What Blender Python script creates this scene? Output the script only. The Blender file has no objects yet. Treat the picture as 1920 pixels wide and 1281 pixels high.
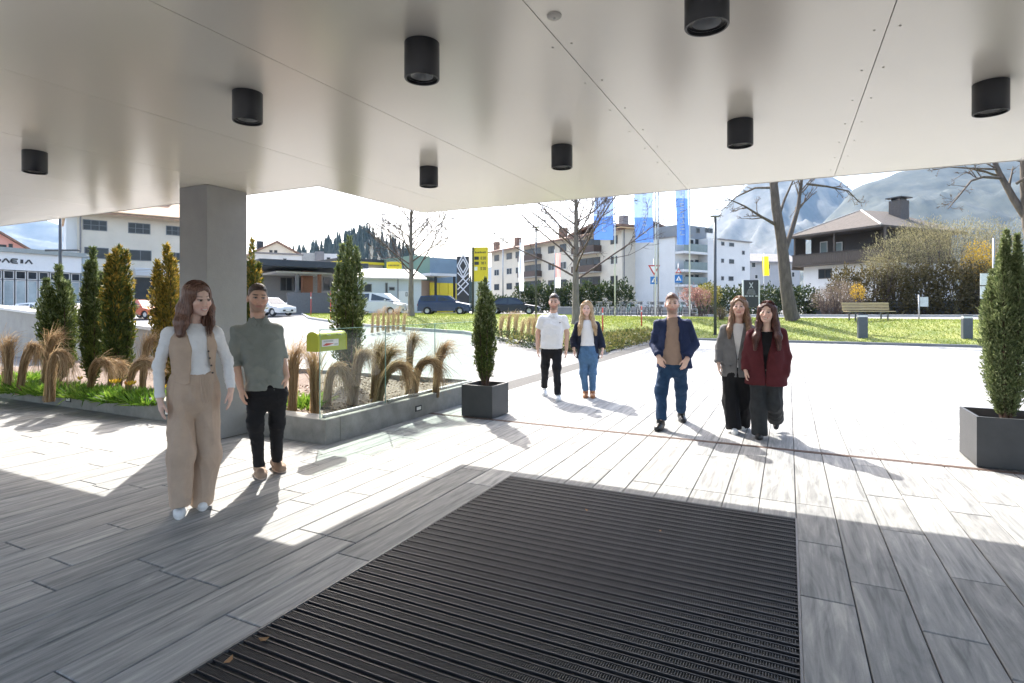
import bpy, bmesh, math, random
import numpy as np
from mathutils import Vector, Matrix, Euler
R = math.radians
rng = np.random.default_rng(7)
random.seed(7)
scene = bpy.context.scene
col = scene.collection

# ------------------------------------------------------------------ camera
F, CX, HY, CAMH = 1053.0, 960.0, 573.0, 1.59     # focal length in photo pixels, horizon row, eye height
cam_d = bpy.data.cameras.new('camera')
cam = bpy.data.objects.new('camera', cam_d); col.objects.link(cam)
cam_d.sensor_width = 36.0
cam_d.lens = 36.0 * F / 1920.0
cam_d.shift_y = -(640.5 - HY) / 1920.0
cam_d.clip_start = 0.05; cam_d.clip_end = 20000
cam.location = (0, 0, CAMH); cam.rotation_euler = (R(90), 0, 0)
scene.camera = cam

# ------------------------------------------------------------------ sun, sky, exposure
SUN = Vector((-0.846, 2.92, 3.0)).normalized()   # towards the sun
sun_el = math.asin(SUN.z); sun_az = math.atan2(SUN.x, SUN.y)
sd = bpy.data.lights.new('sun', 'SUN'); sun = bpy.data.objects.new('sun', sd); col.objects.link(sun)
sd.energy = 3.0; sd.angle = R(0.55); sd.color = (1.0, 0.95, 0.87)
sun.rotation_euler = SUN.to_track_quat('Z', 'Y').to_euler()
sun.location = (0, 0, 60)
world = bpy.data.worlds.new('World'); scene.world = world; world.use_nodes = True
wn = world.node_tree.nodes; wl = world.node_tree.links; wn.clear()
w_out = wn.new('ShaderNodeOutputWorld'); w_bg = wn.new('ShaderNodeBackground')
sky = wn.new('ShaderNodeTexSky'); sky.sky_type = 'NISHITA'; sky.sun_disc = False
sky.sun_elevation = sun_el; sky.sun_rotation = sun_az
sky.air_density = 1.0; sky.dust_density = 4.0; sky.ozone_density = 0.9
w_tc = wn.new('ShaderNodeTexCoord'); w_map = wn.new('ShaderNodeMapping'); w_map.inputs['Scale'].default_value = (1.0, 1.0, 2.2)
w_no = wn.new('ShaderNodeTexNoise'); w_no.inputs['Scale'].default_value = 2.2; w_no.inputs['Detail'].default_value = 8; w_no.inputs['Roughness'].default_value = 0.58
w_cr = wn.new('ShaderNodeValToRGB'); w_cr.color_ramp.elements[0].position = 0.52; w_cr.color_ramp.elements[1].position = 0.80
w_mx = wn.new('ShaderNodeMix'); w_mx.data_type = 'RGBA'; w_mx.inputs['B'].default_value = (6.0, 6.15, 6.4, 1)   # thin bright cloud
wl.new(w_tc.outputs['Generated'], w_map.inputs['Vector']); wl.new(w_map.outputs['Vector'], w_no.inputs['Vector'])
wl.new(w_no.outputs['Fac'], w_cr.inputs['Fac']); wl.new(w_cr.outputs['Color'], w_mx.inputs['Factor'])
wl.new(sky.outputs['Color'], w_mx.inputs['A']); wl.new(w_mx.outputs['Result'], w_bg.inputs['Color'])
w_bg.inputs['Strength'].default_value = 0.13
wl.new(w_bg.outputs['Background'], w_out.inputs['Surface'])
vs = scene.view_settings
vs.view_transform = 'Standard'; vs.look = 'None'; vs.gamma = 1.0; vs.use_curve_mapping = False
vs.exposure = 2.1
cy = scene.cycles
cy.use_denoising = True; cy.max_bounces = 7; cy.diffuse_bounces = 3; cy.glossy_bounces = 3
cy.use_adaptive_sampling = True; cy.adaptive_threshold = 0.02
cy.transmission_bounces = 8; cy.transparent_max_bounces = 16; cy.volume_bounces = 0
cy.caustics_reflective = False; cy.caustics_refractive = False; cy.sample_clamp_indirect = 6

# ------------------------------------------------------------------ measuring helpers
TH = math.atan2(518.0, 1053.0)                    # the paving runs 26 degrees off the view axis
SU, CU = math.sin(TH), math.cos(TH)
def W(u, v, z=0.0):                               # paving frame (u away, v right) -> world
    return Vector((SU * u + CU * v, CU * u - SU * v, z))
def UV(x, y):
    return (SU * x + CU * y, CU * x - SU * y)
def P(px, py, d):                                 # point seen at a photo pixel, at distance d
    return Vector(((px - CX) / F * d, d, CAMH - (py - HY) / F * d))
def sst(t):
    t = np.clip(t, 0, 1); return t * t * (3 - 2 * t)
def terrain(x, y):
    u = SU * x + CU * y; v = CU * x - SU * y
    left = 0.85 * sst((u - 13) / 22.0); right = 0.85 * sst((u - 26.9) / 7.0)
    b = sst((v + 8.0) / 2.4)
    return left * (1 - b) + right * b
def tz(x, y): return float(terrain(np.float64(x), np.float64(y)))
def G(px, py):                                    # ground seen at a pixel
    d = 2.0
    while d < 300:
        p = P(px, py, d)
        if p.z <= tz(p.x, p.y): return p
        d *= 1.004
    return P(px, py, 300)
def GB(px, d):                                    # ground under a pixel column at distance d
    x = (px - CX) / F * d
    return Vector((x, d, tz(x, d)))

# ------------------------------------------------------------------ object helpers
def link(o):
    col.objects.link(o); return o
def thing(name, label, cat, loc=(0, 0, 0), rz=0.0, group=None):
    o = link(bpy.data.objects.new(name, None)); o.empty_display_size = 0.1
    o.location = loc; o.rotation_euler = (0, 0, rz)
    return tag(o, label, cat, group)
def tag(o, label, cat, group=None, kind=None):
    if label: o['label'] = label
    if cat: o['category'] = cat
    if group: o['group'] = group
    if kind: o['kind'] = kind
    return o
def smooth(me, on=True):
    me.polygons.foreach_set('use_smooth', np.full(len(me.polygons), on)); return me
def np_mesh(name, V, Fc, smooth_=False, Q=None):
    """V (n,3); Fc (m,3|4) or a list of such arrays"""
    me = bpy.data.meshes.new(name)
    V = np.ascontiguousarray(V, dtype=np.float32)
    if not isinstance(Fc, list): Fc = [Fc]
    Fc = [np.asarray(f, dtype=np.int32) for f in Fc if len(f)]
    nl = sum(f.size for f in Fc); npol = sum(len(f) for f in Fc)
    me.vertices.add(len(V)); me.vertices.foreach_set('co', V.ravel())
    me.loops.add(nl); me.loops.foreach_set('vertex_index', np.concatenate([f.ravel() for f in Fc]))
    me.polygons.add(npol)
    st = []; a = 0
    for f in Fc:
        k = f.shape[1]; st.append(a + k * np.arange(len(f))); a += f.size
    me.polygons.foreach_set('loop_start', np.concatenate(st).astype(np.int32))
    me.polygons.foreach_set('use_smooth', np.full(npol, bool(smooth_)))
    me.update(calc_edges=True); me.validate()
    return me
def ob(name, me, mt=None, parent=None, loc=None, rot=None, kind=None):
    o = link(bpy.data.objects.new(name, me))
    if mt is not None and len(me.materials) == 0: me.materials.append(mt)
    if parent is not None: o.parent = parent
    if loc is not None: o.location = loc
    if rot is not None: o.rotation_euler = rot
    if kind: o['kind'] = kind
    return o
def copy_tree(o, parent=None):
    c = link(o.copy()); c.parent = parent
    for ch in list(o.children): copy_tree(ch, c)
    return c

class MB:
    """collects boxes, tubes, lathes and prisms into one mesh"""
    def __init__(s): s.V = []; s.F3 = []; s.F4 = []; s.n = 0; s.ng = []
    def add(s, V, F):
        V = np.asarray(V, dtype=float).reshape(-1, 3)
        for f in F:
            f = [i + s.n for i in f]
            (s.F4 if len(f) == 4 else s.F3 if len(f) == 3 else s.ng).append(f)
        s.V.append(V); s.n += len(V); return s
    def box(s, x0, y0, z0, x1, y1, z1, ch=0.0, M=None):
        if ch <= 0:
            V = [(x, y, z) for z in (z0, z1) for y in (y0, y1) for x in (x0, x1)]
            Fc = [(0, 2, 3, 1), (4, 5, 7, 6), (0, 1, 5, 4), (1, 3, 7, 5), (3, 2, 6, 7), (2, 0, 4, 6)]
        else:                                       # chamfered box
            c = min(ch, (x1-x0)*.49, (y1-y0)*.49, (z1-z0)*.49)
            V = []; idx = {}
            X = (x0, x1); Y = (y0, y1); Z = (z0, z1)
            for i in (0, 1):
                for j in (0, 1):
                    for k in (0, 1):
                        sx, sy, sz = (1 - 2*i)*c, (1 - 2*j)*c, (1 - 2*k)*c
                        idx[i, j, k, 'x'] = len(V); V.append((X[i], Y[j]+sy, Z[k]+sz))
                        idx[i, j, k, 'y'] = len(V); V.append((X[i]+sx, Y[j], Z[k]+sz))
                        idx[i, j, k, 'z'] = len(V); V.append((X[i]+sx, Y[j]+sy, Z[k]))
            Fc = []
            def quad(a, b, cc, d): Fc.append((a, b, cc, d))
            for i in (0, 1):
                q = [idx[i, 0, 0, 'x'], idx[i, 1, 0, 'x'], idx[i, 1, 1, 'x'], idx[i, 0, 1, 'x']]
                quad(*(q if i else q[::-1]))
                q = [idx[0, i, 0, 'y'], idx[0, i, 1, 'y'], idx[1, i, 1, 'y'], idx[1, i, 0, 'y']]
                quad(*(q if i else q[::-1]))
                q = [idx[0, 0, i, 'z'], idx[1, 0, i, 'z'], idx[1, 1, i, 'z'], idx[0, 1, i, 'z']]
                quad(*(q if i else q[::-1]))
            for i in (0, 1):
                for j in (0, 1):
                    q = [idx[i, j, 0, 'x'], idx[i, j, 1, 'x'], idx[i, j, 1, 'y'], idx[i, j, 0, 'y']]
                    quad(*(q if i == j else q[::-1]))
                    q = [idx[i, 0, j, 'x'], idx[i, 1, j, 'x'], idx[i, 1, j, 'z'], idx[i, 0, j, 'z']]
                    quad(*(q if i != j else q[::-1]))
                    q = [idx[0, i, j, 'y'], idx[1, i, j, 'y'], idx[1, i, j, 'z'], idx[0, i, j, 'z']]
                    quad(*(q if i == j else q[::-1]))
            for i in (0, 1):
                for j in (0, 1):
                    for k in (0, 1):
                        t = (idx[i, j, k, 'x'], idx[i, j, k, 'y'], idx[i, j, k, 'z'])
                        Fc.append(t if (i + j + k) % 2 else t[::-1])
        if M is not None: V = [tuple(M @ Vector(p)) for p in V]
        return s.add(V, Fc)
    def bar(s, a, b, w, h, up=(0, 0, 1)):           # box between two points, w wide, h high
        a = Vector(a); b = Vector(b); t = (b - a); L = t.length; t.normalize()
        up = Vector(up)
        if abs(t.dot(up)) > .98: up = Vector((1, 0, 0))
        sx = t.cross(up).normalized(); uz = sx.cross(t)
        M = Matrix((sx, t, uz)).transposed().to_4x4(); M.translation = a
        return s.box(-w/2, 0, -h/2, w/2, L, h/2, M=M)
    def tube(s, pts, rad, n=6, cap=True):
        pts = [Vector(p) for p in pts]; k = len(pts)
        if not hasattr(rad, '__len__'): rad = [rad] * k
        V = []; ref = None
        for i in range(k):
            t = (pts[min(i+1, k-1)] - pts[max(i-1, 0)])
            t = t.normalized() if t.length > 1e-9 else Vector((0, 0, 1))
            if ref is None:
                ref = Vector((1, 0, 0)) if abs(t.x) < .8 else Vector((0, 1, 0))
            b = t.cross(ref); b.normalize(); ref = b.cross(t)
            for j in range(n):
                a = 2*math.pi*j/n
                V.append(pts[i] + (ref*math.cos(a) + b*math.sin(a)) * rad[i])
        Fc = []
        for i in range(k-1):
            for j in range(n):
                j2 = (j+1) % n
                Fc.append((i*n+j, i*n+j2, (i+1)*n+j2, (i+1)*n+j))
        if cap and n > 2:
            Fc.append(tuple(range(n))[::-1]); Fc.append(tuple((k-1)*n+j for j in range(n)))
        return s.add([tuple(v) for v in V], Fc)
    def cyl(s, c, r, z0, z1, n=16, r2=None):
        r2 = r if r2 is None else r2
        return s.lathe([(r, z0), (r2, z1)], n, c)
    def lathe(s, prof, n=24, c=(0, 0, 0), cap=True):
        V = []
        for (r, z) in prof:
            for j in range(n):
                a = 2*math.pi*j/n; V.append((c[0]+r*math.cos(a), c[1]+r*math.sin(a), c[2]+z))
        Fc = []
        for i in range(len(prof)-1):
            for j in range(n):
                j2 = (j+1) % n; Fc.append((i*n+j, i*n+j2, (i+1)*n+j2, (i+1)*n+j))
        if cap:
            Fc.append(tuple(range(n))[::-1]); k = (len(prof)-1)*n; Fc.append(tuple(k+j for j in range(n)))
        return s.add(V, Fc)
    def prism(s, poly, z0, z1):                      # polygon in xy, extruded
        n = len(poly)
        V = [(p[0], p[1], z0) for p in poly] + [(p[0], p[1], z1) for p in poly]
        Fc = [tuple(range(n))[::-1], tuple(range(n, 2*n))]
        for i in range(n):
            j = (i+1) % n; Fc.append((i, j, n+j, n+i))
        return s.add(V, Fc)
    def xprism(s, poly, x0, x1, axis=0):             # polygon (a,z) extruded along x (axis 0) or y (axis 1)
        n = len(poly)
        mk = (lambda e, p: (e, p[0], p[1])) if axis == 0 else (lambda e, p: (p[0], e, p[1]))
        V = [mk(x0, p) for p in poly] + [mk(x1, p) for p in poly]
        Fc = [tuple(range(n))[::-1], tuple(range(n, 2*n))]
        for i in range(n):
            j = (i+1) % n; Fc.append((i, j, n+j, n+i))
        return s.add(V, Fc)
    def mesh(s, name, smooth_=False, fix=True):
        me = bpy.data.meshes.new(name)
        V = np.concatenate(s.V) if s.V else np.zeros((0, 3))
        if s.ng or fix:
            me.from_pydata(V.tolist(), [], s.F4 + s.F3 + s.ng)
            if fix:
                bm = bmesh.new(); bm.from_mesh(me); bmesh.ops.recalc_face_normals(bm, faces=bm.faces); bm.to_mesh(me); bm.free()
            if smooth_: smooth(me)
            me.update(); return me
        bpy.data.meshes.remove(me)
        return np_mesh(name, V, [np.array(f) for f in (s.F4, s.F3) if f], smooth_)
    def build(s, name, mt, parent=None, smooth_=False, loc=None, rot=None, fix=True, kind=None, angle=None):
        me = s.mesh(name, smooth_ or angle is not None, fix)
        o = ob(name, me, mt, parent, loc, rot, kind)
        if angle is not None:
            try: me.set_sharp_from_angle(angle=R(angle))
            except Exception: pass
        return o

def ribbons(paths, widths, side=None):
    """flat ribbons; paths (n,k,3), widths (n,k) or scalar"""
    paths = np.asarray(paths); n, k, _ = paths.shape
    w = np.broadcast_to(np.asarray(widths, dtype=float), (n, k))
    t = np.gradient(paths, axis=1); t /= np.linalg.norm(t, axis=2, keepdims=True) + 1e-9
    if side is None: side = rng.normal(size=(n, 1, 3))
    b = np.cross(t, np.broadcast_to(side, t.shape)); b /= np.linalg.norm(b, axis=2, keepdims=True) + 1e-9
    V = np.stack([paths - b*w[..., None]/2, paths + b*w[..., None]/2], axis=2).reshape(-1, 3)
    base = (np.arange(n)*k*2)[:, None] + (np.arange(k-1)*2)[None, :]
    base = base.ravel()
    Q = np.stack([base, base+1, base+3, base+2], axis=1)
    return V, Q
def leaf_quads(pos, dirs, length, width, fold=0.0):
    """one diamond leaf per point"""
    pos = np.asarray(pos); n = len(pos)
    d = dirs/(np.linalg.norm(dirs, axis=1, keepdims=True)+1e-9)
    s_ = np.cross(d, rng.normal(size=(n, 3))); s_ /= np.linalg.norm(s_, axis=1, keepdims=True)+1e-9
    L = (np.asarray(length)*np.ones(n))[:, None]; Wd = (np.asarray(width)*np.ones(n))[:, None]
    V = np.stack([pos, pos+d*L*.45+s_*Wd*.5, pos+d*L, pos+d*L*.45-s_*Wd*.5], axis=1).reshape(-1, 3)
    Q = np.arange(4*n).reshape(n, 4)
    return V, Q

# ------------------------------------------------------------------ materials
MT = {}
def _tree(name):
    m = bpy.data.materials.new(name); m.use_nodes = True
    n = m.node_tree.nodes; l = m.node_tree.links
    return m, n, l, n['Principled BSDF']
def mat(name, c, rough=.6, metal=0.0, var=.12, scale=8.0, bump=.0, bscale=60.0, spec=.5, c2=None, detail=5, stretch=None, coords='Object', trans=0, sub=0, rand=0.0, coat=0, emit=None):
    """principled with a noise-driven tone variation, optional second colour and bump"""
    if name in MT: return MT[name]
    m, n, l, b = _tree(name); MT[name] = m
    b.inputs['Roughness'].default_value = rough; b.inputs['Metallic'].default_value = metal
    b.inputs['Specular IOR Level'].default_value = spec
    if coat: b.inputs['Coat Weight'].default_value = coat; b.inputs['Coat Roughness'].default_value = .05
    tc = n.new('ShaderNodeTexCoord'); mp = n.new('ShaderNodeMapping'); l.new(tc.outputs[coords], mp.inputs['Vector'])
    if stretch: mp.inputs['Scale'].default_value = stretch
    no = n.new('ShaderNodeTexNoise'); no.inputs['Scale'].default_value = scale; no.inputs['Detail'].default_value = detail; no.inputs['Roughness'].default_value = .6
    l.new(mp.outputs['Vector'], no.inputs['Vector'])
    c = np.array(c[:3], float)
    if c2 is None: lo, hi = c*(1-var), np.minimum(c*(1+var), 1)
    else: lo, hi = c, np.array(c2[:3], float)
    cr = n.new('ShaderNodeValToRGB'); cr.color_ramp.elements[0].position = .32; cr.color_ramp.elements[1].position = .68
    cr.color_ramp.elements[0].color = (*lo, 1); cr.color_ramp.elements[1].color = (*hi, 1)
    l.new(no.outputs['Fac'], cr.inputs['Fac'])
    outc = cr.outputs['Color']
    if rand:
        oi = n.new('ShaderNodeObjectInfo'); mr = n.new('ShaderNodeMapRange'); mr.inputs['To Min'].default_value = 1-rand; mr.inputs['To Max'].default_value = 1+rand
        l.new(oi.outputs['Random'], mr.inputs['Value'])
        vm = n.new('ShaderNodeVectorMath'); vm.operation = 'SCALE'; l.new(outc, vm.inputs[0]); l.new(mr.outputs['Result'], vm.inputs['Scale'])
        outc = vm.outputs['Vector']
        add = n.new('ShaderNodeVectorMath'); add.operation = 'ADD'; cmb = n.new('ShaderNodeVectorMath'); cmb.operation = 'SCALE'; cmb.inputs[0].default_value = (13, 17, 11)
        l.new(oi.outputs['Random'], cmb.inputs['Scale']); l.new(tc.outputs[coords], add.inputs[0]); l.new(cmb.outputs['Vector'], add.inputs[1]); l.new(add.outputs['Vector'], mp.inputs['Vector'])
    l.new(outc, b.inputs['Base Color'])
    if bump:
        n2 = n.new('ShaderNodeTexNoise'); n2.inputs['Scale'].default_value = bscale; n2.inputs['Detail'].default_value = 4
        l.new(mp.outputs['Vector'], n2.inputs['Vector'])
        bp = n.new('ShaderNodeBump'); bp.inputs['Strength'].default_value = bump; bp.inputs['Distance'].default_value = .01
        l.new(n2.outputs['Fac'], bp.inputs['Height']); l.new(bp.outputs['Normal'], b.inputs['Normal'])
    if sub:
        b.inputs['Subsurface Weight'].default_value = sub; b.inputs['Subsurface Radius'].default_value = (.01, .004, .002); b.inputs['Subsurface Scale'].default_value = 1
    if emit: b.inputs['Emission Color'].default_value = (*c, 1); b.inputs['Emission Strength'].default_value = emit
    return m
def leaf_mat(name, c1, c2, c3=None, rough=.55, trans=.35, island=True):
    """leaves: a tone per leaf, light passing through"""
    if name in MT: return MT[name]
    m, n, l, b = _tree(name); MT[name] = m
    ge = n.new('ShaderNodeNewGeometry')
    cr = n.new('ShaderNodeValToRGB'); e = cr.color_ramp.elements
    e[0].color = (*c1, 1); e[1].color = (*c2, 1)
    if c3: x = e.new(.5); x.color = (*c2, 1); e[-1].color = (*c3, 1)
    l.new(ge.outputs['Random Per Island'], cr.inputs['Fac'])
    l.new(cr.outputs['Color'], b.inputs['Base Color']); b.inputs['Roughness'].default_value = rough
    b.inputs['Specular IOR Level'].default_value = .35
    tr = n.new('ShaderNodeBsdfTranslucent'); l.new(cr.outputs['Color'], tr.inputs['Color'])
    mx = n.new('ShaderNodeMixShader'); mx.inputs['Fac'].default_value = trans
    out = n['Material Output']; l.new(b.outputs['BSDF'], mx.inputs[1]); l.new(tr.outputs['BSDF'], mx.inputs[2]); l.new(mx.outputs['Shader'], out.inputs['Surface'])
    return m
def glass_mat(name, tint=(.9, .97, .95), rough=0.0, ior=1.45, thin=True, refl=None):
    if name in MT: return MT[name]
    m, n, l, b = _tree(name); MT[name] = m
    n.remove(b)
    tr = n.new('ShaderNodeBsdfTransparent'); tr.inputs['Color'].default_value = (*tint, 1)
    gl = n.new('ShaderNodeBsdfGlossy'); gl.inputs['Roughness'].default_value = max(rough, .01)
    fr = n.new('ShaderNodeFresnel'); fr.inputs['IOR'].default_value = ior
    ge = n.new('ShaderNodeNewGeometry'); fm = n.new('ShaderNodeMath'); fm.operation = 'SUBTRACT'; fm.inputs[0].default_value = 1; l.new(ge.outputs['Backfacing'], fm.inputs[1])
    fx = n.new('ShaderNodeMath'); fx.operation = 'MULTIPLY'; l.new(fr.outputs['Fac'], fx.inputs[0]); l.new(fm.outputs[0], fx.inputs[1])
    mx = n.new('ShaderNodeMixShader'); l.new(fx.outputs[0], mx.inputs['Fac']); l.new(tr.outputs['BSDF'], mx.inputs[1]); l.new(gl.outputs['BSDF'], mx.inputs[2])
    l.new(mx.outputs['Shader'], n['Material Output'].inputs['Surface'])
    return m
# ================================================================== the forecourt
def stone_mat():
    m, n, l, b = _tree('grey_gneiss')
    tc = n.new('ShaderNodeTexCoord'); oi = n.new('ShaderNodeObjectInfo'); at = n.new('ShaderNodeAttribute'); at.attribute_name = 'tone'
    rn = n.new('ShaderNodeMath'); rn.operation = 'ADD'; l.new(oi.outputs['Random'], rn.inputs[0]); l.new(at.outputs['Fac'], rn.inputs[1])
    off = n.new('ShaderNodeVectorMath'); off.operation = 'SCALE'; off.inputs[0].default_value = (7.3, 31.7, 5.1); l.new(rn.outputs[0], off.inputs['Scale'])
    add = n.new('ShaderNodeVectorMath'); add.operation = 'ADD'; l.new(tc.outputs['Object'], add.inputs[0]); l.new(off.outputs[0], add.inputs[1])
    mp = n.new('ShaderNodeMapping'); mp.inputs['Scale'].default_value = (5.5, .8, 1); l.new(add.outputs[0], mp.inputs['Vector'])
    n1 = n.new('ShaderNodeTexNoise'); n1.inputs['Scale'].default_value = 1.7; n1.inputs['Detail'].default_value = 7; n1.inputs['Roughness'].default_value = .62; n1.inputs['Distortion'].default_value = 1.7
    l.new(mp.outputs[0], n1.inputs['Vector'])
    mp2 = n.new('ShaderNodeMapping'); mp2.inputs['Scale'].default_value = (24, 1.4, 1); l.new(add.outputs[0], mp2.inputs['Vector'])
    n2 = n.new('ShaderNodeTexNoise'); n2.inputs['Scale'].default_value = 1.0; n2.inputs['Detail'].default_value = 6; n2.inputs['Distortion'].default_value = 1.2
    l.new(mp2.outputs[0], n2.inputs['Vector'])
    n3 = n.new('ShaderNodeTexNoise'); n3.inputs['Scale'].default_value = 190; n3.inputs['Detail'].default_value = 3; l.new(add.outputs[0], n3.inputs['Vector'])
    mixn = n.new('ShaderNodeMath'); mixn.operation = 'MULTIPLY_ADD'; l.new(n2.outputs['Fac'], mixn.inputs[0]); mixn.inputs[1].default_value = .55
    h1 = n.new('ShaderNodeMath'); h1.operation = 'MULTIPLY'; h1.inputs[1].default_value = .65; l.new(n1.outputs['Fac'], h1.inputs[0]); l.new(h1.outputs[0], mixn.inputs[2])
    cr = n.new('ShaderNodeValToRGB'); e = cr.color_ramp.elements
    e[0].position = .42; e[0].color = (.150, .156, .158, 1); e[1].position = .80; e[1].color = (.42, .416, .402, 1)
    x = e.new(.56); x.color = (.242, .248, .248, 1); x = e.new(.65); x.color = (.290, .293, .290, 1)
    l.new(mixn.outputs[0], cr.inputs['Fac'])
    # tone of the slab
    wn_ = n.new('ShaderNodeTexWhiteNoise'); wn_.noise_dimensions = '1D'; l.new(rn.outputs[0], wn_.inputs['W'])
    mr = n.new('ShaderNodeMapRange'); mr.inputs['To Min'].default_value = .86; mr.inputs['To Max'].default_value = 1.12; l.new(wn_.outputs['Value'], mr.inputs['Value'])
    sp = n.new('ShaderNodeMapRange'); sp.inputs['To Min'].default_value = .86; sp.inputs['To Max'].default_value = 1.14; l.new(n3.outputs['Fac'], sp.inputs['Value'])
    mu = n.new('ShaderNodeMath'); mu.operation = 'MULTIPLY'; l.new(mr.outputs[0], mu.inputs[0]); l.new(sp.outputs[0], mu.inputs[1])
    sc = n.new('ShaderNodeVectorMath'); sc.operation = 'SCALE'; l.new(cr.outputs['Color'], sc.inputs[0]); l.new(mu.outputs[0], sc.inputs['Scale'])
    warm = n.new('ShaderNodeMix'); warm.data_type = 'RGBA'; warm.blend_type = 'MULTIPLY'; warm.inputs['B'].default_value = (1.06, 1.0, .93, 1)
    wf = n.new('ShaderNodeMath'); wf.operation = 'MULTIPLY'; wf.inputs[1].default_value = .4; l.new(wn_.outputs['Color'], wf.inputs[0]); l.new(wf.outputs[0], warm.inputs['Factor'])
    l.new(sc.outputs[0], warm.inputs['A']); l.new(warm.outputs['Result'], b.inputs['Base Color'])
    b.inputs['Roughness'].default_value = .7; b.inputs['Specular IOR Level'].default_value = .22
    bp = n.new('ShaderNodeBump'); bp.inputs['Strength'].default_value = .22; bp.inputs['Distance'].default_value = .004
    l.new(mixn.outputs[0], bp.inputs['Height']); l.new(bp.outputs['Normal'], b.inputs['Normal'])
    return m
M_STONE = stone_mat()
M_GROUT = mat('grout', (.055, .053, .05), .9, var=.3, scale=30)
M_ASPH = mat('pale_asphalt', (.20, .195, .19), .9, var=.14, scale=1.3, bump=.3, bscale=220)
M_CONC = mat('kerb_concrete', (.25, .24, .218), .85, var=.22, scale=5, bump=.35, bscale=90, detail=8)
M_CONC_L = mat('pale_concrete', (.42, .41, .385), .85, var=.12, scale=3, bump=.25, bscale=60)

# ground sheet: fine near, reaching to the valley floor
def ground_sheet():
    us = np.concatenate([np.linspace(-60, 0, 7), np.linspace(4, 60, 57), [70, 85, 110, 150, 220, 320, 500, 800, 1300, 2200, 4000]])
    vv = np.concatenate([[-4000, -2200, -1200, -700, -400, -250, -160, -110, -85, -70], np.linspace(-60, 40, 101), [50, 60, 80, 110, 160, 250, 400, 700, 1200, 2200, 4000]])
    A, B = np.meshgrid(us, vv, indexing='ij')
    X = SU*A + CU*B; Y = CU*A - SU*B
    Z = terrain(X, Y) - .05
    V = np.stack([X, Y, Z], -1).reshape(-1, 3); nu, nv = A.shape
    i = (np.arange(nu-1)[:, None]*nv + np.arange(nv-1)[None, :]).ravel()
    me = np_mesh('ground', V, np.stack([i, i+nv, i+nv+1, i+1], 1), True)
    o = ob('ground', me, M_ASPH); o['kind'] = 'structure'
ground_sheet()

# paving slabs ------------------------------------------------------
PV = 0.26556; PV0 = 0.055
MAT_V0, MAT_V1, MAT_U1 = -2.335, PV0, 4.70
DR0, DR1 = 6.86, 6.93                               # slot drain
KV, KU = -4.75, 4.82                                # planter kerb corner
pav = link(bpy.data.objects.new('pavement', None)); pav.rotation_euler = (0, 0, -TH); pav['kind'] = 'structure'
base = MB(); base.prism([(-16, -3), (20, -3), (20, 26.85), (-5.3, 26.85), (-5.3, 4.9), (-16, 4.9)], -.045, -.016)
base.build('joint_bed', M_GROUT, pav)
plank_cache = {}
def plank_mesh(L, w):
    k = (round(L, 2), round(w, 3))
    if k not in plank_cache:
        L, w = k; g = .0035; c = .004
        V = []
        for (i, z) in ((0., -.03), (0., -c), (c, 0.)):
            V += [(g+i, g+i, z), (w-g-i, g+i, z), (w-g-i, L-g-i, z), (g+i, L-g-i, z)]
        Fq = [(8, 9, 10, 11)]
        for a in (0, 4):
            for j in range(4): Fq.append((a+j, a+(j+1) % 4, a+4+(j+1) % 4, a+4+j))
        me = np_mesh('plank', np.array(V), np.array(Fq)); me.materials.append(M_STONE)
        plank_cache[k] = me
    return plank_cache[k]
def in_view(u, v, L):
    for du in (0, L*.5, L):
        p = W(u+du, v+PV/2)
        if p.y > .9:
            px = CX + p.x/p.y*F; py = HY + CAMH*F/p.y
            if -260 < px < 2180 and py < 1500: return p.y
    return None
rp = random.Random(3)
planks = []
rows = range(int((-15-PV0)//PV), int(19/PV))
for r_ in rows:
    v0 = PV0 + r_*PV; vc = v0+PV/2
    segs = []
    if vc < KV: segs.append((-.8, KU))
    elif MAT_V0 < vc < MAT_V1: segs += [(MAT_U1+.004, DR0), (DR1, 26.8)]
    elif vc > -5.3: segs += [(-.8, DR0), (DR1, 26.8)]
    for (a, b) in segs:
        u = a - (0 if a > 0 else rp.uniform(0, .9))
        first = True
        while u < b - .05:
            L = rp.choice([.8, 1.0, 1.2, 1.4, 1.6, 1.8])
            if first and a > 0: L = rp.choice([.35, .6, .8, 1.1])
            first = False
            if b - (u+L) < .25: L = b - u
            L = round(L, 2)
            d = in_view(u, v0, L)
            if d: planks.append((d, u, v0, L))
            u += L
planks.sort()
for (d, u, v0, L) in planks[:300]:
    o = ob('plank', plank_mesh(L, PV), None, pav, (v0, u, rp.uniform(-.0009, .0009)))
Vs, Fs, tone = [], [], []
nb = 0
for (d, u, v0, L) in planks[300:]:
    me = plank_mesh(L, PV); a = np.empty(len(me.vertices)*3, np.float32); me.vertices.foreach_get('co', a)
    a = a.reshape(-1, 3) + (v0, u, rp.uniform(-.0012, .0012)); q = np.empty(len(me.loops), np.int32); me.loops.foreach_get('vertex_index', q)
    Vs.append(a); Fs.append(q.reshape(-1, 4)+nb); nb += len(a); tone += [rp.random()*9]*len(a)
me = np_mesh('far_planks', np.concatenate(Vs), np.concatenate(Fs))
at = me.attributes.new('tone', 'FLOAT', 'POINT'); at.data.foreach_set('value', np.array(tone, np.float32))
ob('far_planks', me, M_STONE, pav, kind='stuff')

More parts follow.
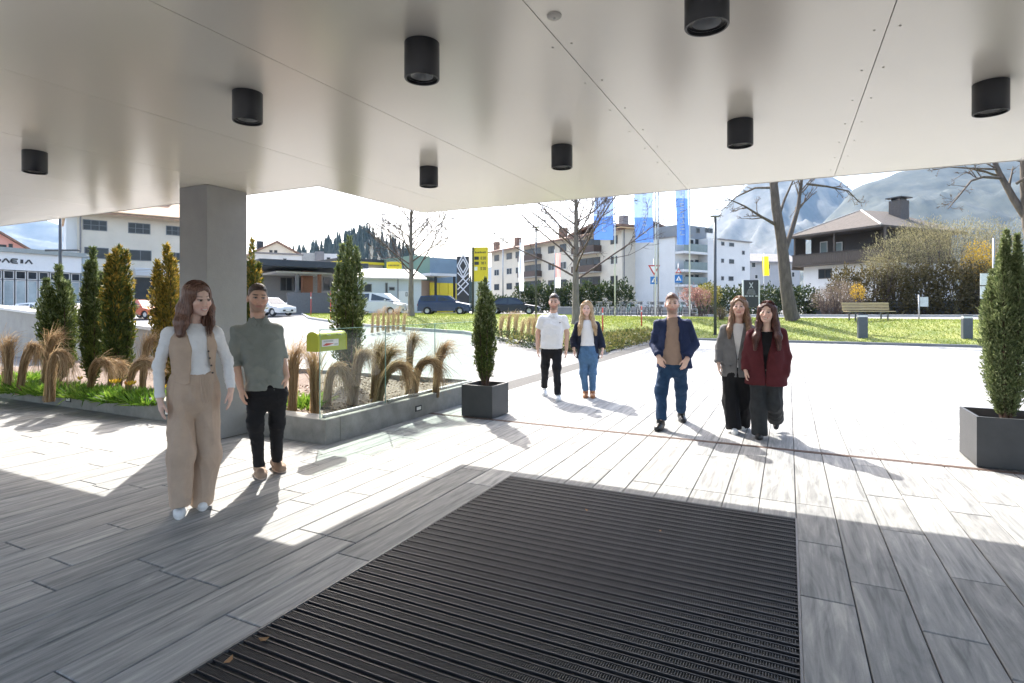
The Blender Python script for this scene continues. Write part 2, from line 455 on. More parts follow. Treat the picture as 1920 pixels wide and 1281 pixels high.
# slot drain with a rust-brown edge
M_RUST = mat('weathered_steel', (.085, .05, .038), .8, var=.35, scale=14, bump=.2, bscale=90, c2=(.16, .11, .09))
dr = thing('slot_drain', 'long rust brown slot drain crossing the paving between the planters', 'drain', W(0, 0), -TH)
for a, b_ in ((DR0+.002, DR0+.026), (DR1-.026, DR1-.002)):
    MB().box(-4.74, a, -.03, 14, b_, .004).build('rail', M_RUST, dr)
MB().box(-4.74, DR0+.026, -.03, 14, DR1-.026, -.008).build('slot', mat('drain_dirt', (.075, .045, .033), .9, var=.4, scale=20), dr)

# entrance mat -------------------------------------------------------
M_RUB = mat('black_rubber', (.021, .021, .023), .55, var=.25, scale=20, bump=.2, bscale=200)
M_ALU = mat('dark_anodised', (.05, .05, .053), .42, .55, var=.2, scale=12)
mt_ = thing('entrance_mat', 'large black ribbed entrance mat let into the grey paving', 'door mat', W(0, 0), -TH)
MB().box(MAT_V0+.002, -.9, -.05, MAT_V1-.002, MAT_U1-.002, -.04).build('mat_well', mat('mat_well_black', (.012, .012, .012), .9, var=.3), mt_)
for (x0, y0, x1, y1) in ((MAT_V0-.004, -.9, MAT_V0+.008, MAT_U1), (MAT_V1-.008, -.9, MAT_V1+.004, MAT_U1), (MAT_V0+.008, MAT_U1-.008, MAT_V1-.008, MAT_U1)):
    MB().box(x0, y0, -.04, x1, y1, .001).build('edge_rail', mat('edge_alu', (.16, .16, .16), .55, .5), mt_)
PITCH = .0605
def tread():
    s_ = MB(); w = MAT_V1-MAT_V0-.02
    # rubber insert with cross ribs between two rails
    s_.box(0, -.0215, -.03, w, .0215, -.011)
    for (yc) in (-.0185, -.0062, .0062, .0185): pass
    return s_, w
s_, w_ = tread()
tm_base = s_.mesh('tread_strip')
tm_base.materials.append(M_RUB)
rails = MB()
for y in (-.0265, .0225): rails.box(0, y, -.03, w_, y+.004, -.002, M=None)
rail_me = rails.mesh('rail'); rail_me.materials.append(M_ALU)
n_rib = int(w_/.0118)
Vr = []; Qr = []
for i in range(n_rib):
    x = .004+i*.0118; hx = .0062; y0, y1 = -.021, .021; zt = -.0035
    k = len(Vr)
    Vr += [(x, y0, -.0115), (x+hx, y0, -.0115), (x+hx, y1, -.0115), (x, y1, -.0115), (x+.0012, y0+.003, zt), (x+hx-.0012, y0+.003, zt), (x+hx-.0012, y1-.003, zt), (x+.0012, y1-.003, zt)]
    Qr += [(k+4, k+5, k+6, k+7)] + [(k+j, k+(j+1) % 4, k+4+(j+1) % 4, k+4+j) for j in range(4)]
rib_me = np_mesh('rib', np.array(Vr), np.array(Qr)); rib_me.materials.append(M_RUB)
u = MAT_U1 - .045
while u > -.8:
    o = ob('tread_strip', tm_base, None, mt_, (MAT_V0+.01, u, 0))
    ob('rail', rail_me, None, o)
    ob('rib', rib_me, None, o, kind='stuff')
    u -= PITCH*1.32

# planter kerb and bed ------------------------------------------------
pl = thing('planter_bed', 'raised planting bed with grey concrete kerb around ornamental grasses', 'planter', W(0, 0), -TH)
KH, KW, BU = .28, .24, 8.75
k = MB(); k.box(-16, KU, -.04, KV, KU+KW, KH, .008); k.build('kerb', M_CONC, pl)
k = MB(); k.box(KV-KW, KU+KW+.001, -.04, KV-.001, BU, KH-.001, .008); k.build('kerb', M_CONC, pl)
k = MB(); k.box(-16, BU-.2, -.04, KV-KW-.001, BU-.001, KH-.003, .008); k.build('kerb', M_CONC, pl)
M_SOIL = mat('bark_soil', (.085, .055, .038), .95, var=.4, scale=22, bump=1.0, bscale=60, c2=(.20, .145, .11))
nx, ny = 120, 50
gx = np.linspace(-15.9, KV-KW+.01, nx); gy = np.linspace(KU+KW-.01, BU-.19, ny)
A, B = np.meshgrid(gx, gy, indexing='ij')
Zs = .2 + .03*np.sin(A*2.1+B)*np.cos(B*2.7) + rng.normal(size=A.shape)*.008
i = (np.arange(nx-1)[:, None]*ny+np.arange(ny-1)[None, :]).ravel()
ob('soil', np_mesh('soil', np.stack([A, B, Zs], -1).reshape(-1, 3), np.stack([i, i+ny, i+ny+1, i+1], 1), True), M_SOIL, pl)
# recessed kerb lights
M_LENS = mat('kerb_lamp_lens', (.75, .73, .68), .25, var=.05)
M_DARKMET = mat('dark_metal', (.035, .037, .04), .4, .6, var=.1)
kl = 0
for (uu, vv_, side) in ((KU, -10.1, 0), (KU, -7.62, 0), (6.62, KV, 1)):
    lab = ['small white recessed light in kerb at far left', 'small white recessed light in kerb behind the woman in beige', 'small framed recessed light in kerb below the glass panels'][kl]; kl += 1
    t = thing('kerb_light', lab, 'light', W(uu, vv_, .12), -TH + (0 if side == 0 else math.pi/2), 'recessed kerb lights')
    MB().box(-.075, -.008, -.04, .075, .01, .04, .004).build('frame', M_DARKMET, t)
    MB().box(-.05, -.012, -.022, .05, -.007, .022, .002).build('lens', M_LENS, t)
# glass balustrade panels on the right-hand kerb
M_GLASS = glass_mat('balustrade_glass', (.85, .925, .90), ior=1.6)
M_GEDGE = mat('glass_edge', (.25, .42, .38), .15, var=.05)
M_STEEL = mat('brushed_steel', (.45, .45, .44), .35, .9, var=.08)
uu = KU+.03; gi = 0
gl_lab = ['first glass panel of the planter, at the kerb corner', 'second glass panel of the planter, behind the lime letterbox', 'glass panel of the planter beside the potted yew']
for i in range(3):
    L = 1.18
    t = thing('glass_panel', ['clear glass balustrade panel at kerb corner carrying the lime letterbox', 'clear glass balustrade panel second from the kerb corner', 'clear glass balustrade panel next to the potted yew'][i], 'glass panel', W(uu, KV-KW/2, KH), -TH, 'glass panels on the planter kerb')
    MB().box(-.006, .008, .0, .006, L-.008, 1.03).build('pane', M_GLASS, t)
    MB().box(-.0065, .008, 1.03, .0065, L-.008, 1.036).build('top_edge', M_GEDGE, t)
    MB().box(-.0065, .004, .0, .0065, .0078, 1.036).build('side_edge', M_GEDGE, t)
    MB().box(-.02, .06, -.001, .02, L-.06, .035, .004).build('base_channel', M_STEEL, t)
    uu += L

# canopy ---------------------------------------------------------------
def soffit_mat():
    m, n, l, b = _tree('satin_soffit')
    tc = n.new('ShaderNodeTexCoord'); no = n.new('ShaderNodeTexNoise'); no.inputs['Scale'].default_value = 1.4; no.inputs['Detail'].default_value = 3
    l.new(tc.outputs['Object'], no.inputs['Vector'])
    cr = n.new('ShaderNodeValToRGB'); cr.color_ramp.elements[0].color = (.83, .79, .71, 1); cr.color_ramp.elements[1].color = (.86, .82, .745, 1); l.new(no.outputs['Fac'], cr.inputs['Fac'])
    l.new(cr.outputs['Color'], b.inputs['Base Color'])
    b.inputs['Metallic'].default_value = .15; b.inputs['Roughness'].default_value = .24
    b.inputs['Specular IOR Level'].default_value = .5
    bp = n.new('ShaderNodeBump'); bp.inputs['Strength'].default_value = .03; bp.inputs['Distance'].default_value = .05
    l.new(no.outputs['Fac'], bp.inputs['Height']); l.new(bp.outputs['Normal'], b.inputs['Normal'])
    return m
M_SOF = soffit_mat()
M_FASC = mat('fascia_alu', (.45, .43, .40), .4, .3, var=.05)
CH = 3.0
can = thing('entrance_canopy', 'broad pale metal entrance canopy overhead with round black downlights', 'canopy', W(0, 0), -TH)
CUL, CUR, CNV, CBK = 4.93, 7.06, -4.97, -1.5  # back edge is out of view, cut short to let skylight underneath
CRV = 5.2  # right end, also unseen, shortened for the same skylight
core = MB(); core.prism([(-22, CBK), (CRV, CBK), (CRV, CUR-.03), (CNV+.03, CUR-.03), (CNV+.03, CUL-.03), (-22, CUL-.03)], CH+.02, CH+.55)
core.build('roof_slab', mat('roof_slab_grey', (.3, .3, .3), .8), can)
joints = [-22] + [-1.10-1.55*i for i in range(13, -1, -1)] + [-1.10+1.55*i for i in range(1, 12)]
joints = sorted([j for j in joints if -22 < j < CRV-.3]) ; joints = [-22]+joints+[CRV]
joints.append(CNV); joints = sorted(set(joints))
for a, b_ in zip(joints[:-1], joints[1:]):
    u1 = CUR if (a+b_)/2 > CNV else CUL
    if b_ - a < .02: continue
    g0 = 0 if a in (-22, CNV) else .0025
    g1 = 0 if b_ in (CRV, CNV) else .0025
    edges = [CBK, u1-.9, u1] if u1 == CUL else [CBK, u1]
    for c0, c1 in zip(edges[:-1], edges[1:]):
        MB().box(a+g0, c0+.0015, CH, b_-g1, c1-(.0015 if c1 != u1 else 0), CH+.018).build('soffit_panel', M_SOF, can)
for (x0, y0, x1, y1) in ((-22, CUL, CNV-.002, CUL+.012), (CNV-.012, CUL+.0125, CNV, CUR), (CNV-.012, CUR+.0005, CRV, CUR+.012), (CRV+.0005, CBK, CRV+.012, CUR+.012), (-22, CBK-.012, CRV+.012, CBK-.0005)):
    MB().box(x0, y0, CH-.004, x1, y1, CH+.56).build('fascia', M_FASC, can)
riv = MB(); riv.lathe([(.006, 0), (.006, -.003), (.003, -.005)], 8); riv_me = riv.mesh('rivet'); riv_me.materials.append(mat('rivet_grey', (.56, .53, .48), .35, .2))
for vj in (-1.10, .45):
    for k_ in range(11):
        for s_ in (-.055, .055):
            ob('rivet', riv_me, None, can, (vj+s_, 1.2+k_*.55, CH))
# downlights
M_BLK = mat('black_powder_coat', (.008, .009, .013), .38, var=.15, scale=9)
M_REFL = mat('lamp_reflector', (.86, .86, .84), .35, .25, var=.04)
dl_ = [(2.69, -6.2, 'at far left of the canopy'), (2.57, -3.22, 'above the grey column, left of centre'), (2.50, -1.77, 'large, nearest the middle of the canopy'), (2.58, -.32, 'cut off by the top edge of the picture'),
       (4.78, -3.30, 'small, above the bare tree'), (4.66, -1.80, 'small, in the middle above the white polo man'), (4.62, -.33, 'right of centre above the navy blazer man'), (4.53, 1.15, 'at far right above the big potted yew')]
proto = None
for (u, v, lab) in dl_:
    if proto is None:
        t = thing('downlight', '', 'light')
        MB().lathe([(.094, 0), (.094, -.188), (.091, -.192), (.083, -.192), (.082, -.175), (.06, -.175)], 40, cap=False).build('housing', M_BLK, t, angle=40)
        MB().lathe([(.0815, -.1755), (.078, -.171), (.058, -.128), (.03, -.108), (.001, -.106)], 32, cap=False).build('reflector', M_REFL, t, smooth_=True)
        MB().lathe([(.001, -.108), (.019, -.11), (.019, -.121), (.001, -.123)], 16, cap=False).build('lamp', mat('lamp_glass', (.8, .8, .78), .2), t, smooth_=True)
        proto = t
    else: t = copy_tree(proto)
    t.location = W(u, v, CH-.0005); tag(t, 'black cylindrical ceiling downlight ' + lab, 'light', 'black downlights under the canopy')
p = P(1039, 29, 1.41*F/(HY-29)); 
t = thing('motion_sensor', 'small round white sensor disc on the canopy joint', 'sensor', (p.x, p.y, CH))
MB().lathe([(.036, 0), (.036, -.006), (.03, -.012), (.012, -.014)], 28).build('cover', mat('white_plastic', (.62, .60, .56), .4, var=.03), t, angle=40)
MB().lathe([(.008, -.0145), (.006, -.018), (.001, -.019)], 16).build('lens', M_STEEL, t)

# column
M_COL = mat('grey_render', (.30, .302, .305), .8, var=.10, scale=2.0, bump=.25, bscale=55, detail=8)
t = thing('column', 'square grey rendered column carrying the canopy beside the planter', 'column', W(4.55, -6.3), -TH)
MB().box(-.25, -.27, 0.002, .25, .27, CH-.001, .006).build('shaft', M_COL, t)
MB().box(-.255, -.275, -.02, .255, .275, .004).build('foot_joint', M_GROUT, t)
# ================================================================== buildings
M_PANE = mat('window_glass', (.030, .036, .042), .12, var=.3, scale=.4, spec=.3)
M_PANE_G = mat('greenish_glass', (.17, .22, .22), .12, var=.15, scale=.6, spec=.4)
M_WFR = mat('white_frame', (.55, .54, .52), .5, var=.05)
M_BFR = mat('brown_frame', (.06, .045, .035), .6, var=.15)
M_GFR = mat('grey_frame', (.16, .165, .17), .5, var=.08)
class Fac:
    """a building: local x along the facade (left to right in the photo), y into the building"""
    def __init__(s, name, label, cat, px0, d0, px1, d1, group=None, zb=None):
        a = GB(px0, d0); b = GB(px1, d1)
        t = Vector((b.x-a.x, b.y-a.y, 0)); s.L = t.length; s.t = t/s.L
        s.z0 = min(a.z, b.z)-.1 if zb is None else zb
        s.o = Vector((a.x, a.y, s.z0)); s.n = Vector((s.t.y, -s.t.x, 0))
        s.root = thing(name, label, cat, s.o, math.atan2(s.t.y, s.t.x), group)
        s.inv = None
    def hit(s, px, py, y=0.0, side=None):
        """facade coordinates (along, up) seen at a pixel; side=x for an end wall at local x"""
        r = Vector(((px-CX)/F, 1, -(py-HY)/F)); c = Vector((0, 0, CAMH))
        if side is None:
            n = s.n; p0 = s.o - s.n*y
        else:
            n = s.t; p0 = s.o + s.t*side
        k = (p0-c).dot(n)/r.dot(n); q = c + r*k - s.o
        return (q.dot(s.t) if side is None else -q.dot(s.n), q.z)
    def z(s, px, py, y=0.0): return s.hit(px, py, y)[1]
    def wall(s, x0, x1, y0, y1, h, mt, z0=-1.0, name='wall', ch=0):
        return MB().box(x0, y0, z0, x1, y1, h, ch).build(name, mt, s.root)
    def window(s, px0, py0, px1, py1, fr=None, pane=None, mull=1, trans=0, y=0.0, side=None, name='window', sill=False):
        a0, zt = s.hit(px0, py0, y, side); a1, zb = s.hit(px1, py1, y, side)
        x0, x1 = min(a0, a1), max(a0, a1); z0_, z1 = min(zb, zt), max(zb, zt)
        return s.win_at(x0, x1, z0_, z1, fr, pane, mull, trans, y, side, name, sill)
    def win_at(s, x0, x1, z0_, z1, fr=None, pane=None, mull=1, trans=0, y=0.0, side=None, name='window', sill=False):
        fr = fr or M_WFR; pane = pane or M_PANE; w = .07; f = MB()
        y = y if side is None else 0
        f.box(x0, y-.05, z0_, x0+w, y+.02, z1); f.box(x1-w, y-.05, z0_, x1, y+.02, z1)
        f.box(x0+w, y-.05, z0_, x1-w, y+.02, z0_+w); f.box(x0+w, y-.05, z1-w, x1-w, y+.02, z1)
        for i in range(mull):
            xm = x0+(x1-x0)*(i+1)/(mull+1); f.box(xm-.03, y-.045, z0_+w, xm+.03, y+.02, z1-w)
        for i in range(trans):
            zm = z0_+(z1-z0_)*(i+1)/(trans+1); f.box(x0+w, y-.044, zm-.02, x1-w, y+.02, zm+.02)
        if sill: f.box(x0-.1, y-.14, z0_-.06, x1+.1, y+.02, z0_-.001)
        p = MB().box(x0+w*.5, y-.02, z0_+w*.5, x1-w*.5, y+.015, z1-w*.5)
        if side is not None:                         # turn onto the end wall
            M = Matrix(((0, -1, 0), (1, 0, 0), (0, 0, 1)))
            sg = 1
            for m_ in (f, p):
                m_.V = [np.stack([side - sg*v[:, 1], v[:, 0], v[:, 2]], 1) for v in m_.V]
        o = f.build(name, fr, s.root); p.build('pane', pane, o)
        return o
def gable_roof(root, x0, x1, y0, y1, ze, zr, mt, over=.6, along='x', th=.18, name='roof'):
    m = MB()
    if along == 'x':
        ym = (y0+y1)/2; sl = (zr-ze)/(ym-y0)
        poly = [(y0-over, ze-sl*over), (ym, zr), (y1+over, ze-sl*over), (y1+over, ze-sl*over+th), (ym, zr+th), (y0-over, ze-sl*over+th)]
        m.xprism(poly, x0-over, x1+over, 0)
    else:
        xm = (x0+x1)/2; sl = (zr-ze)/(xm-x0)
        poly = [(x0-over, ze-sl*over), (xm, zr), (x1+over, ze-sl*over), (x1+over, ze-sl*over+th), (xm, zr+th), (x0-over, ze-sl*over+th)]
        m.xprism(poly, y0-over, y1+over, 1)
    return m.build(name, mt, root)
def gable_fill(root, x0, x1, y0, y1, ze, zr, mt, along='x'):
    m = MB()
    if along == 'x': m.xprism([(y0, ze), (y1, ze), ((y0+y1)/2, zr-.01)], x0, x1, 0)
    else: m.xprism([(x0, ze), (x1, ze), ((x0+x1)/2, zr-.01)], y0, y1, 1)
    return m.build('gable', mt, root)
M_CREAM = mat('cream_render', (.64, .58, .48), .85, var=.06, scale=.6, bump=.1)
M_WHITE = mat('white_render', (.66, .66, .65), .85, var=.05, scale=.5, bump=.1)
M_PINK = mat('pink_render', (.58, .30, .25), .85, var=.06, scale=.6)
M_TILE = mat('brown_roof_tiles', (.20, .12, .085), .8, var=.25, scale=3, bump=.6, bscale=14)
M_TILE_R = mat('tan_roof_tiles', (.34, .21, .13), .8, var=.2, scale=3, bump=.6, bscale=14)
M_GREYR = mat('grey_roof', (.23, .22, .22), .75, var=.15, scale=2, bump=.3)
M_PEACH = mat('peach_eave_boards', (.62, .44, .26), .7, var=.08, scale=2)

# cream three-storey block behind the yews
b = Fac('apartment_block', 'cream three storey block with dark windows behind the column and yews', 'building', 145, 58, 425, 67)
H = b.z(300, 409)
b.wall(0, b.L, 0, 12, H, M_CREAM)
b.wall(-.9, -.002, .6, 12, H-.4, M_WHITE, name='side_wall')
MB().tube([(.25, -.09, 0), (.25, -.09, H-.2)], .07, 8).build('downpipe', M_GREYR, b.root)
MB().box(-1.2, -1.15, H+.002, b.L+.6, 12.5, H+.10).build('eave_soffit', M_PEACH, b.root)
gable_roof(b.root, 0, b.L, 0, 12, H+.32, H+3.3, M_TILE_R, 1.2)
x_, z_ = b.hit(312, 392, 4)
MB().box(x_-.5, 3.4, H+.5, x_+.5, 4.4, H+3.0).build('chimney', M_TILE, b.root)
for (r0, sill) in (((155, 411, 201, 434), 0), ((240, 417, 282, 440), 0), ((311, 423, 345, 443), 0), ((375, 428, 405, 446), 0), ((158, 463, 204, 486), 0), ((242, 468, 284, 490), 0), ((313, 473, 346, 494), 0)):
    b.window(*r0, fr=M_GFR, mull=2 if r0[1] < 450 else 1, trans=1 if r0[1] < 450 else 0)
x0, z1 = b.hit(252, 520); x1, _ = b.hit(345, 520)
MB().box(x0, -.03, .9, x1, .02, z1).build('shop_opening', M_PANE, b.root)
za = b.z(280, 503, -1.2); zb_ = b.z(280, 519, -1.2)
for i in range(5):
    MB().bar((x0, -.1-.25*i, za-(za-zb_)*i/5), (x1, -.1-.25*i, za-(za-zb_)*i/5), .2, .12).build('awning_slat', M_WHITE, b.root)

# glazed showroom at the far left with the sign letters
b = Fac('showroom', 'low white glazed showroom with dark sign letters at far left', 'building', -150, 42, 152, 52)
H = b.z(100, 479)
zf = b.z(100, 510)
b.wall(0, b.L, .35, 14, H-.02, M_WHITE, z0=zf, name='wall')
b.wall(0, b.L, 2.2, 14, zf-.002, M_GFR, name='back_wall')
MB().box(-.2, -.1, zf, b.L, .34, H).build('fascia', mat('fascia_white', (.68, .69, .69), .4, var=.03), b.root)
MB().box(-.4, -.35, H+.002, b.L+.5, 14.2, H+.38).build('roof_edge', mat('roof_edge_grey', (.27, .30, .29), .5, var=.08), b.root)
MB().box(b.L+.01, -.2, -1, b.L+.9, 13, H-.01).build('end_wall', mat('blue_grey_panel', (.33, .40, .45), .5, var=.05), b.root)
nW = 13
for i in range(nW):
    xa = b.L*i/nW; xb = b.L*(i+1)/nW
    zt = zf-.05; zm = zt-.75
    b.win_at(xa+.05, xb-.05, zm+.03, zt, M_WFR, M_PANE, 0, 0, .1, name='top_light')
    b.win_at(xa+.05, xb-.05, .25, zm-.03, M_WFR, mat('showroom_glass', (.36, .42, .43), .08, var=.25, scale=.5, spec=.8), 0, 0, .1)
def letters(text, root, mt, x, z, pitch, size, sx=1.6, y=-.13, ext=.03, name='letter', rot=(R(90), 0, 0)):
    for i, c in enumerate(text):
        cu = bpy.data.curves.new('letter', 'FONT'); cu.body = c; cu.size = size; cu.extrude = ext; cu.resolution_u = 3; cu.align_x = 'CENTER'; cu.offset = .012*size
        tmp = bpy.data.objects.new('tmp', cu); col.objects.link(tmp)
        me = bpy.data.meshes.new_from_object(tmp); bpy.data.objects.remove(tmp)
        o = ob(name, me, mt, root, (x+i*pitch, y, z), rot); o.scale = (sx, 1, 1)
xs = [b.hit(p_, 490, -.13)[0] for p_ in (-6, 11, 26.5, 41, 54)]
zl = b.z(40, 494, -.13)
M_INK = mat('sign_dark', (.03, .032, .035), .5)
# wide sign letters drawn as bars: D A C I A
def glyph(strokes, x, wd, hh):
    m = MB()
    for (ax, az, bx, bz) in strokes:
        m.bar((x+ax*wd, -.13, zl+az*hh), (x+bx*wd, -.13, zl+bz*hh), .10, .055, up=(0, 1, 0))
    m.build('letter', M_INK, b.root)
GL = {'D': [(-.5, .5, .1, .5), (-.5, 0, .1, 0), (.1, .5, .5, .25), (.1, 0, .5, .25)], 'A': [(-.5, 0, -.02, .5), (.5, 0, .02, .5)], 'C': [(-.25, .5, .5, .5), (-.25, 0, .5, 0), (-.25, .5, -.5, .25), (-.5, .25, -.25, 0), (-.4, .25, .35, .25)], 'I': [(-.08, 0, -.08, .5), (.08, 0, .08, .5)]}
for c, x in zip('DACIA', xs): glyph(GL[c], x, .50, .66)

# pink gabled house beyond the showroom
b = Fac('gabled_house', 'pink gabled house showing above the showroom at far left', 'house', -60, 78, 52, 84)
ze = b.z(50, 469); xr = b.L*.52
b.wall(0, b.L, 0, 10, ze, M_PINK)
zr = b.z(5, 438)
gable_fill(b.root, 0, b.L, 0, 10, ze, zr, M_PINK, 'y'); gable_roof(b.root, 0, b.L, 0, 10, ze, zr, M_TILE, .5, 'y', .3)
b.window(-5, 458, 12, 467, M_BFR, mull=1); b.window(16, 457, 24, 467, M_BFR, mull=0)
MB().box(xr-.5, 2, zr-1, xr+.6, 3, zr+1.2).build('chimney', M_TILE, b.root)

# ---- petrol station and garages, middle left
M_NAVY = mat('navy_fascia', (.022, .03, .042), .4, var=.1)
M_YEL = mat('sign_yellow', (.72, .56, .02), .45, var=.03)
M_BRICK = mat('red_brick_pier', (.34, .16, .09), .8, var=.2, scale=10)
b = Fac('filling_station', 'petrol station with long navy canopy fascia left of the dark yew', 'building', 470, 50, 668, 56)
z1 = b.z(520, 491); z0_ = b.z(520, 503)
MB().box(0, -3, z0_, b.L, 6, z1, .02).build('canopy_fascia', M_NAVY, b.root)
x0, zz = b.hit(512, 509); x1, _ = b.hit(615, 509); zz2 = b.z(560, 514)
MB().box(x0, -1, zz2, x1, 4, zz).build('canopy_roof', M_WHITE, b.root)
for p_ in (554, 596):
    x, _ = b.hit(p_, 540); MB().box(x-.14, -.6, -1, x+.14, -.3, zz2-.002).build('post', M_GREYR if p_ == 554 else M_BRICK, b.root)
xa, _ = b.hit(583, 540); xb, _ = b.hit(603, 540); MB().box(xa, 2.5, -1, xb, 3, z0_-.002).build('pier', M_BRICK, b.root)
xa, _ = b.hit(505, 540); MB().box(xa, 5, -1, b.L-.2, 5.6, z0_-.003).build('back_wall', mat('station_grey', (.30, .29, .28), .8, var=.1), b.root)
for (p0, p1) in ((525, 548), (550, 580), (606, 632)):
    b.window(p0, 520, p1, 546, M_GFR, mull=1, y=4.98)
xa, z5 = b.hit(530, 549); xb, _ = b.hit(640, 549)
MB().box(xa, -1.6, -1, xb, -1.3, z5).build('low_wall', mat('station_wall_grey', (.20, .19, .19), .85, var=.1), b.root)

b = Fac('gabled_house', 'cream gabled house with two small windows above the petrol station', 'house', 470, 92, 566, 96)
ze = b.z(560, 481); zr = b.z(512, 455)
b.wall(0, b.L, 0, 9, ze, M_CREAM); gable_fill(b.root, 0, b.L, 0, 9, ze, zr, M_CREAM, 'y'); gable_roof(b.root, 0, b.L, 0, 9, ze, zr, M_TILE, .5, 'y', .35)
b.window(505, 469, 511, 477, M_BFR, mull=0); b.window(514, 469, 520, 477, M_BFR, mull=0)
xa, zt = b.hit(484, 450); xb, _ = b.hit(496, 450); MB().box(xa, 1.5, ze, xb, 3, zt).build('chimney', M_INK, b.root)
b = Fac('flat_roof_block', 'low white flat roofed block just above the navy fascia', 'building', 478, 76, 566, 79)
b.wall(0, b.L, 0, 8, b.z(520, 477), M_WHITE)
MB().box(-.2, -.2, b.z(520, 477)+.002, b.L+.2, 8.2, b.z(520, 477)+.2).build('roof_edge', M_GREYR, b.root)
b.window(492, 484, 500, 490, mull=0); b.window(530, 484, 538, 490, mull=0)
b = Fac('service_block', 'pale grey stepped block with dark shaft behind the petrol station', 'building', 566, 82, 632, 84)
b.wall(0, b.L*.38, 0, 6, b.z(575, 474), M_CONC_L); b.wall(b.L*.38+.01, b.L*.62, -.3, 6, b.z(600, 472), M_GREYR, name='shaft'); b.wall(b.L*.62+.01, b.L, 0, 6, b.z(620, 476), M_WHITE)
b.window(612, 482, 620, 489, mull=0)

b = Fac('garage_hall', 'beige hall with black roof edge and thin yellow band', 'building', 640, 64, 768, 70)
zt = b.z(700, 487); zb_ = b.z(700, 497)
b.wall(0, b.L, 0, 10, zb_, mat('beige_panel', (.52, .46, .38), .7, var=.05, scale=.5))
MB().box(-.3, -.4, zb_+.3, b.L+.3, 10.3, zt).build('roof_edge', M_INK, b.root)
MB().box(-.3, -.42, zb_+.002, b.L+.3, 10, zb_+.29).build('yellow_band', M_YEL, b.root)
for p_ in (672, 700): b.window(p_, 505, p_+16, 511, M_WFR, mull=1)

b = Fac('workshop', 'pale blue grey workshop with white pitched roof behind the white car', 'building', 668, 50, 790, 53)
zt = b.z(700, 521)
M_PALE = mat('pale_blue_cladding', (.46, .50, .52), .6, var=.05, scale=.8)
b.wall(0, b.L, 0, 6, zt, M_PALE)
gable_roof(b.root, 0, b.L, 0, 6, zt+.02, zt+.9, mat('pale_sheet_roof', (.60, .56, .52), .5, var=.06), .4, 'x', .15)
for r0 in ((722, 530, 727, 550), (729, 538, 740, 545), (682, 532, 697, 548), (760, 548, 764, 556)): b.window(*r0, fr=M_GFR, mull=0)
x0, _ = b.hit(745, 545); MB().box(x0, -.03, -.4, x0+1.3, .02, b.z(745, 546)).build('door', M_WHITE, b.root)
MB().tube([(b.hit(746, 540)[0], -.06, 0), (b.hit(746, 540)[0], -.06, zt)], .05, 6).build('downpipe', M_GREYR, b.root)

b = Fac('warehouse', 'warehouse wall, green above and brown below, beside bare tree trunk', 'building', 773, 62, 862, 66)
zt = b.z(790, 480); zm = b.z(790, 526)
M_GREEN = mat('green_cladding', (.15, .235, .18), .6, var=.06, scale=.6); M_BLUEC = mat('slate_blue_cladding', (.15, .22, .28), .6, var=.08, scale=.6)
x1 = b.hit(806, 500)[0]; x2 = b.hit(852, 500)[0]
b.wall(0, x1, 0, 9, zt, M_GREEN, z0=zm); b.wall(x1+.01, b.L, .4, 9, b.z(840, 484), M_BLUEC, z0=-1, name='wall')
b.wall(0, x1+.8, -.05, 8, zm-.003, mat('brown_cladding', (.36, .26, .19), .7, var=.06, scale=.6), name='lower_wall')
xa, za = b.hit(803, 512, -3); xb, zb_ = b.hit(852, 519, -3)
MB().box(xa, -3.4, zb_, xb, .3, za).build('canopy_roof', M_WHITE, b.root)
xa, za = b.hit(806, 530, -.4); xb, zb_ = b.hit(856, 556, -.4)
for i in range(3):
    MB().box(xa+(xb-xa)*i/3+.03, -.45, -1, xa+(xb-xa)*(i+1)/3-.03, -.3, za).build('yellow_panel', M_YEL, b.root)
for p_ in (815, 850):
    x, _ = b.hit(p_, 530, -3); MB().box(x-.1, -3.3, -1, x+.1, -3.1, zb_+6 if False else b.z(p_, 519, -3)).build('post', M_DARKMET, b.root)

# ---- apartments on the right of centre
b = Fac('apartment_building', 'long cream apartment building with dark balconies behind the bare tree', 'building', 921, 112, 1166, 78)
def ztop(px):
    return 430 + (1178-px)*(473-430)/(1178-922)
H = b.z(1040, ztop(1040))
b.wall(0, b.L, 0, 11, H, M_CREAM)
b.wall(-9, -.002, 2, 10, H*.78, mat('pale_blue_render', (.50, .55, .62), .8, var=.04, scale=.5), name='side_wing')
gable_roof(b.root, 0, b.L-.6, 0, 11, H+.02, H+1.3, M_TILE, 1.0, 'x', .3)
M_BALC = mat('dark_balcony_wood', (.075, .05, .038), .75, var=.2, scale=4)
fl = H/4
for k_ in range(4):
    for (p0, p1, kind) in ((927, 936, 0), (950, 960, 0), (967, 977, 0), (983, 1016, 1), (1028, 1040, 0), (1050, 1062, 0), (1085, 1128, 1), (1145, 1158, 0)):
        xa, _ = b.hit(p0, 500); xb, _ = b.hit(p1, 500); z = fl*k_
        if kind == 0: b.win_at(xa, xb, z+1.0, z+2.2, M_BFR if k_ % 2 else M_WFR, None, 1)
        elif k_ > 0:
            m = MB(); m.box(xa, -1.4, z-.02, xb, -.01, z+.12); m.build('balcony_slab', M_CONC_L, b.root)
            m = MB(); m.box(xa, -1.45, z+.13, xb, -1.38, z+1.1); m.box(xa, -1.379, z+.13, xa+.06, -.01, z+1.1); m.box(xb-.06, -1.379, z+.13, xb, -.01, z+1.1)
            m.build('balcony_rail', M_BALC, b.root)
            b.win_at(xa+.3, xb-.3, z+.15, z+2.3, M_BFR, None, 2)
for p_ in (935, 975, 1060):
    x, _ = b.hit(p_, 470, 5); MB().box(x-.6, 4, H+1, x+.6, 5, H+3.0).build('chimney', M_TILE, b.root)
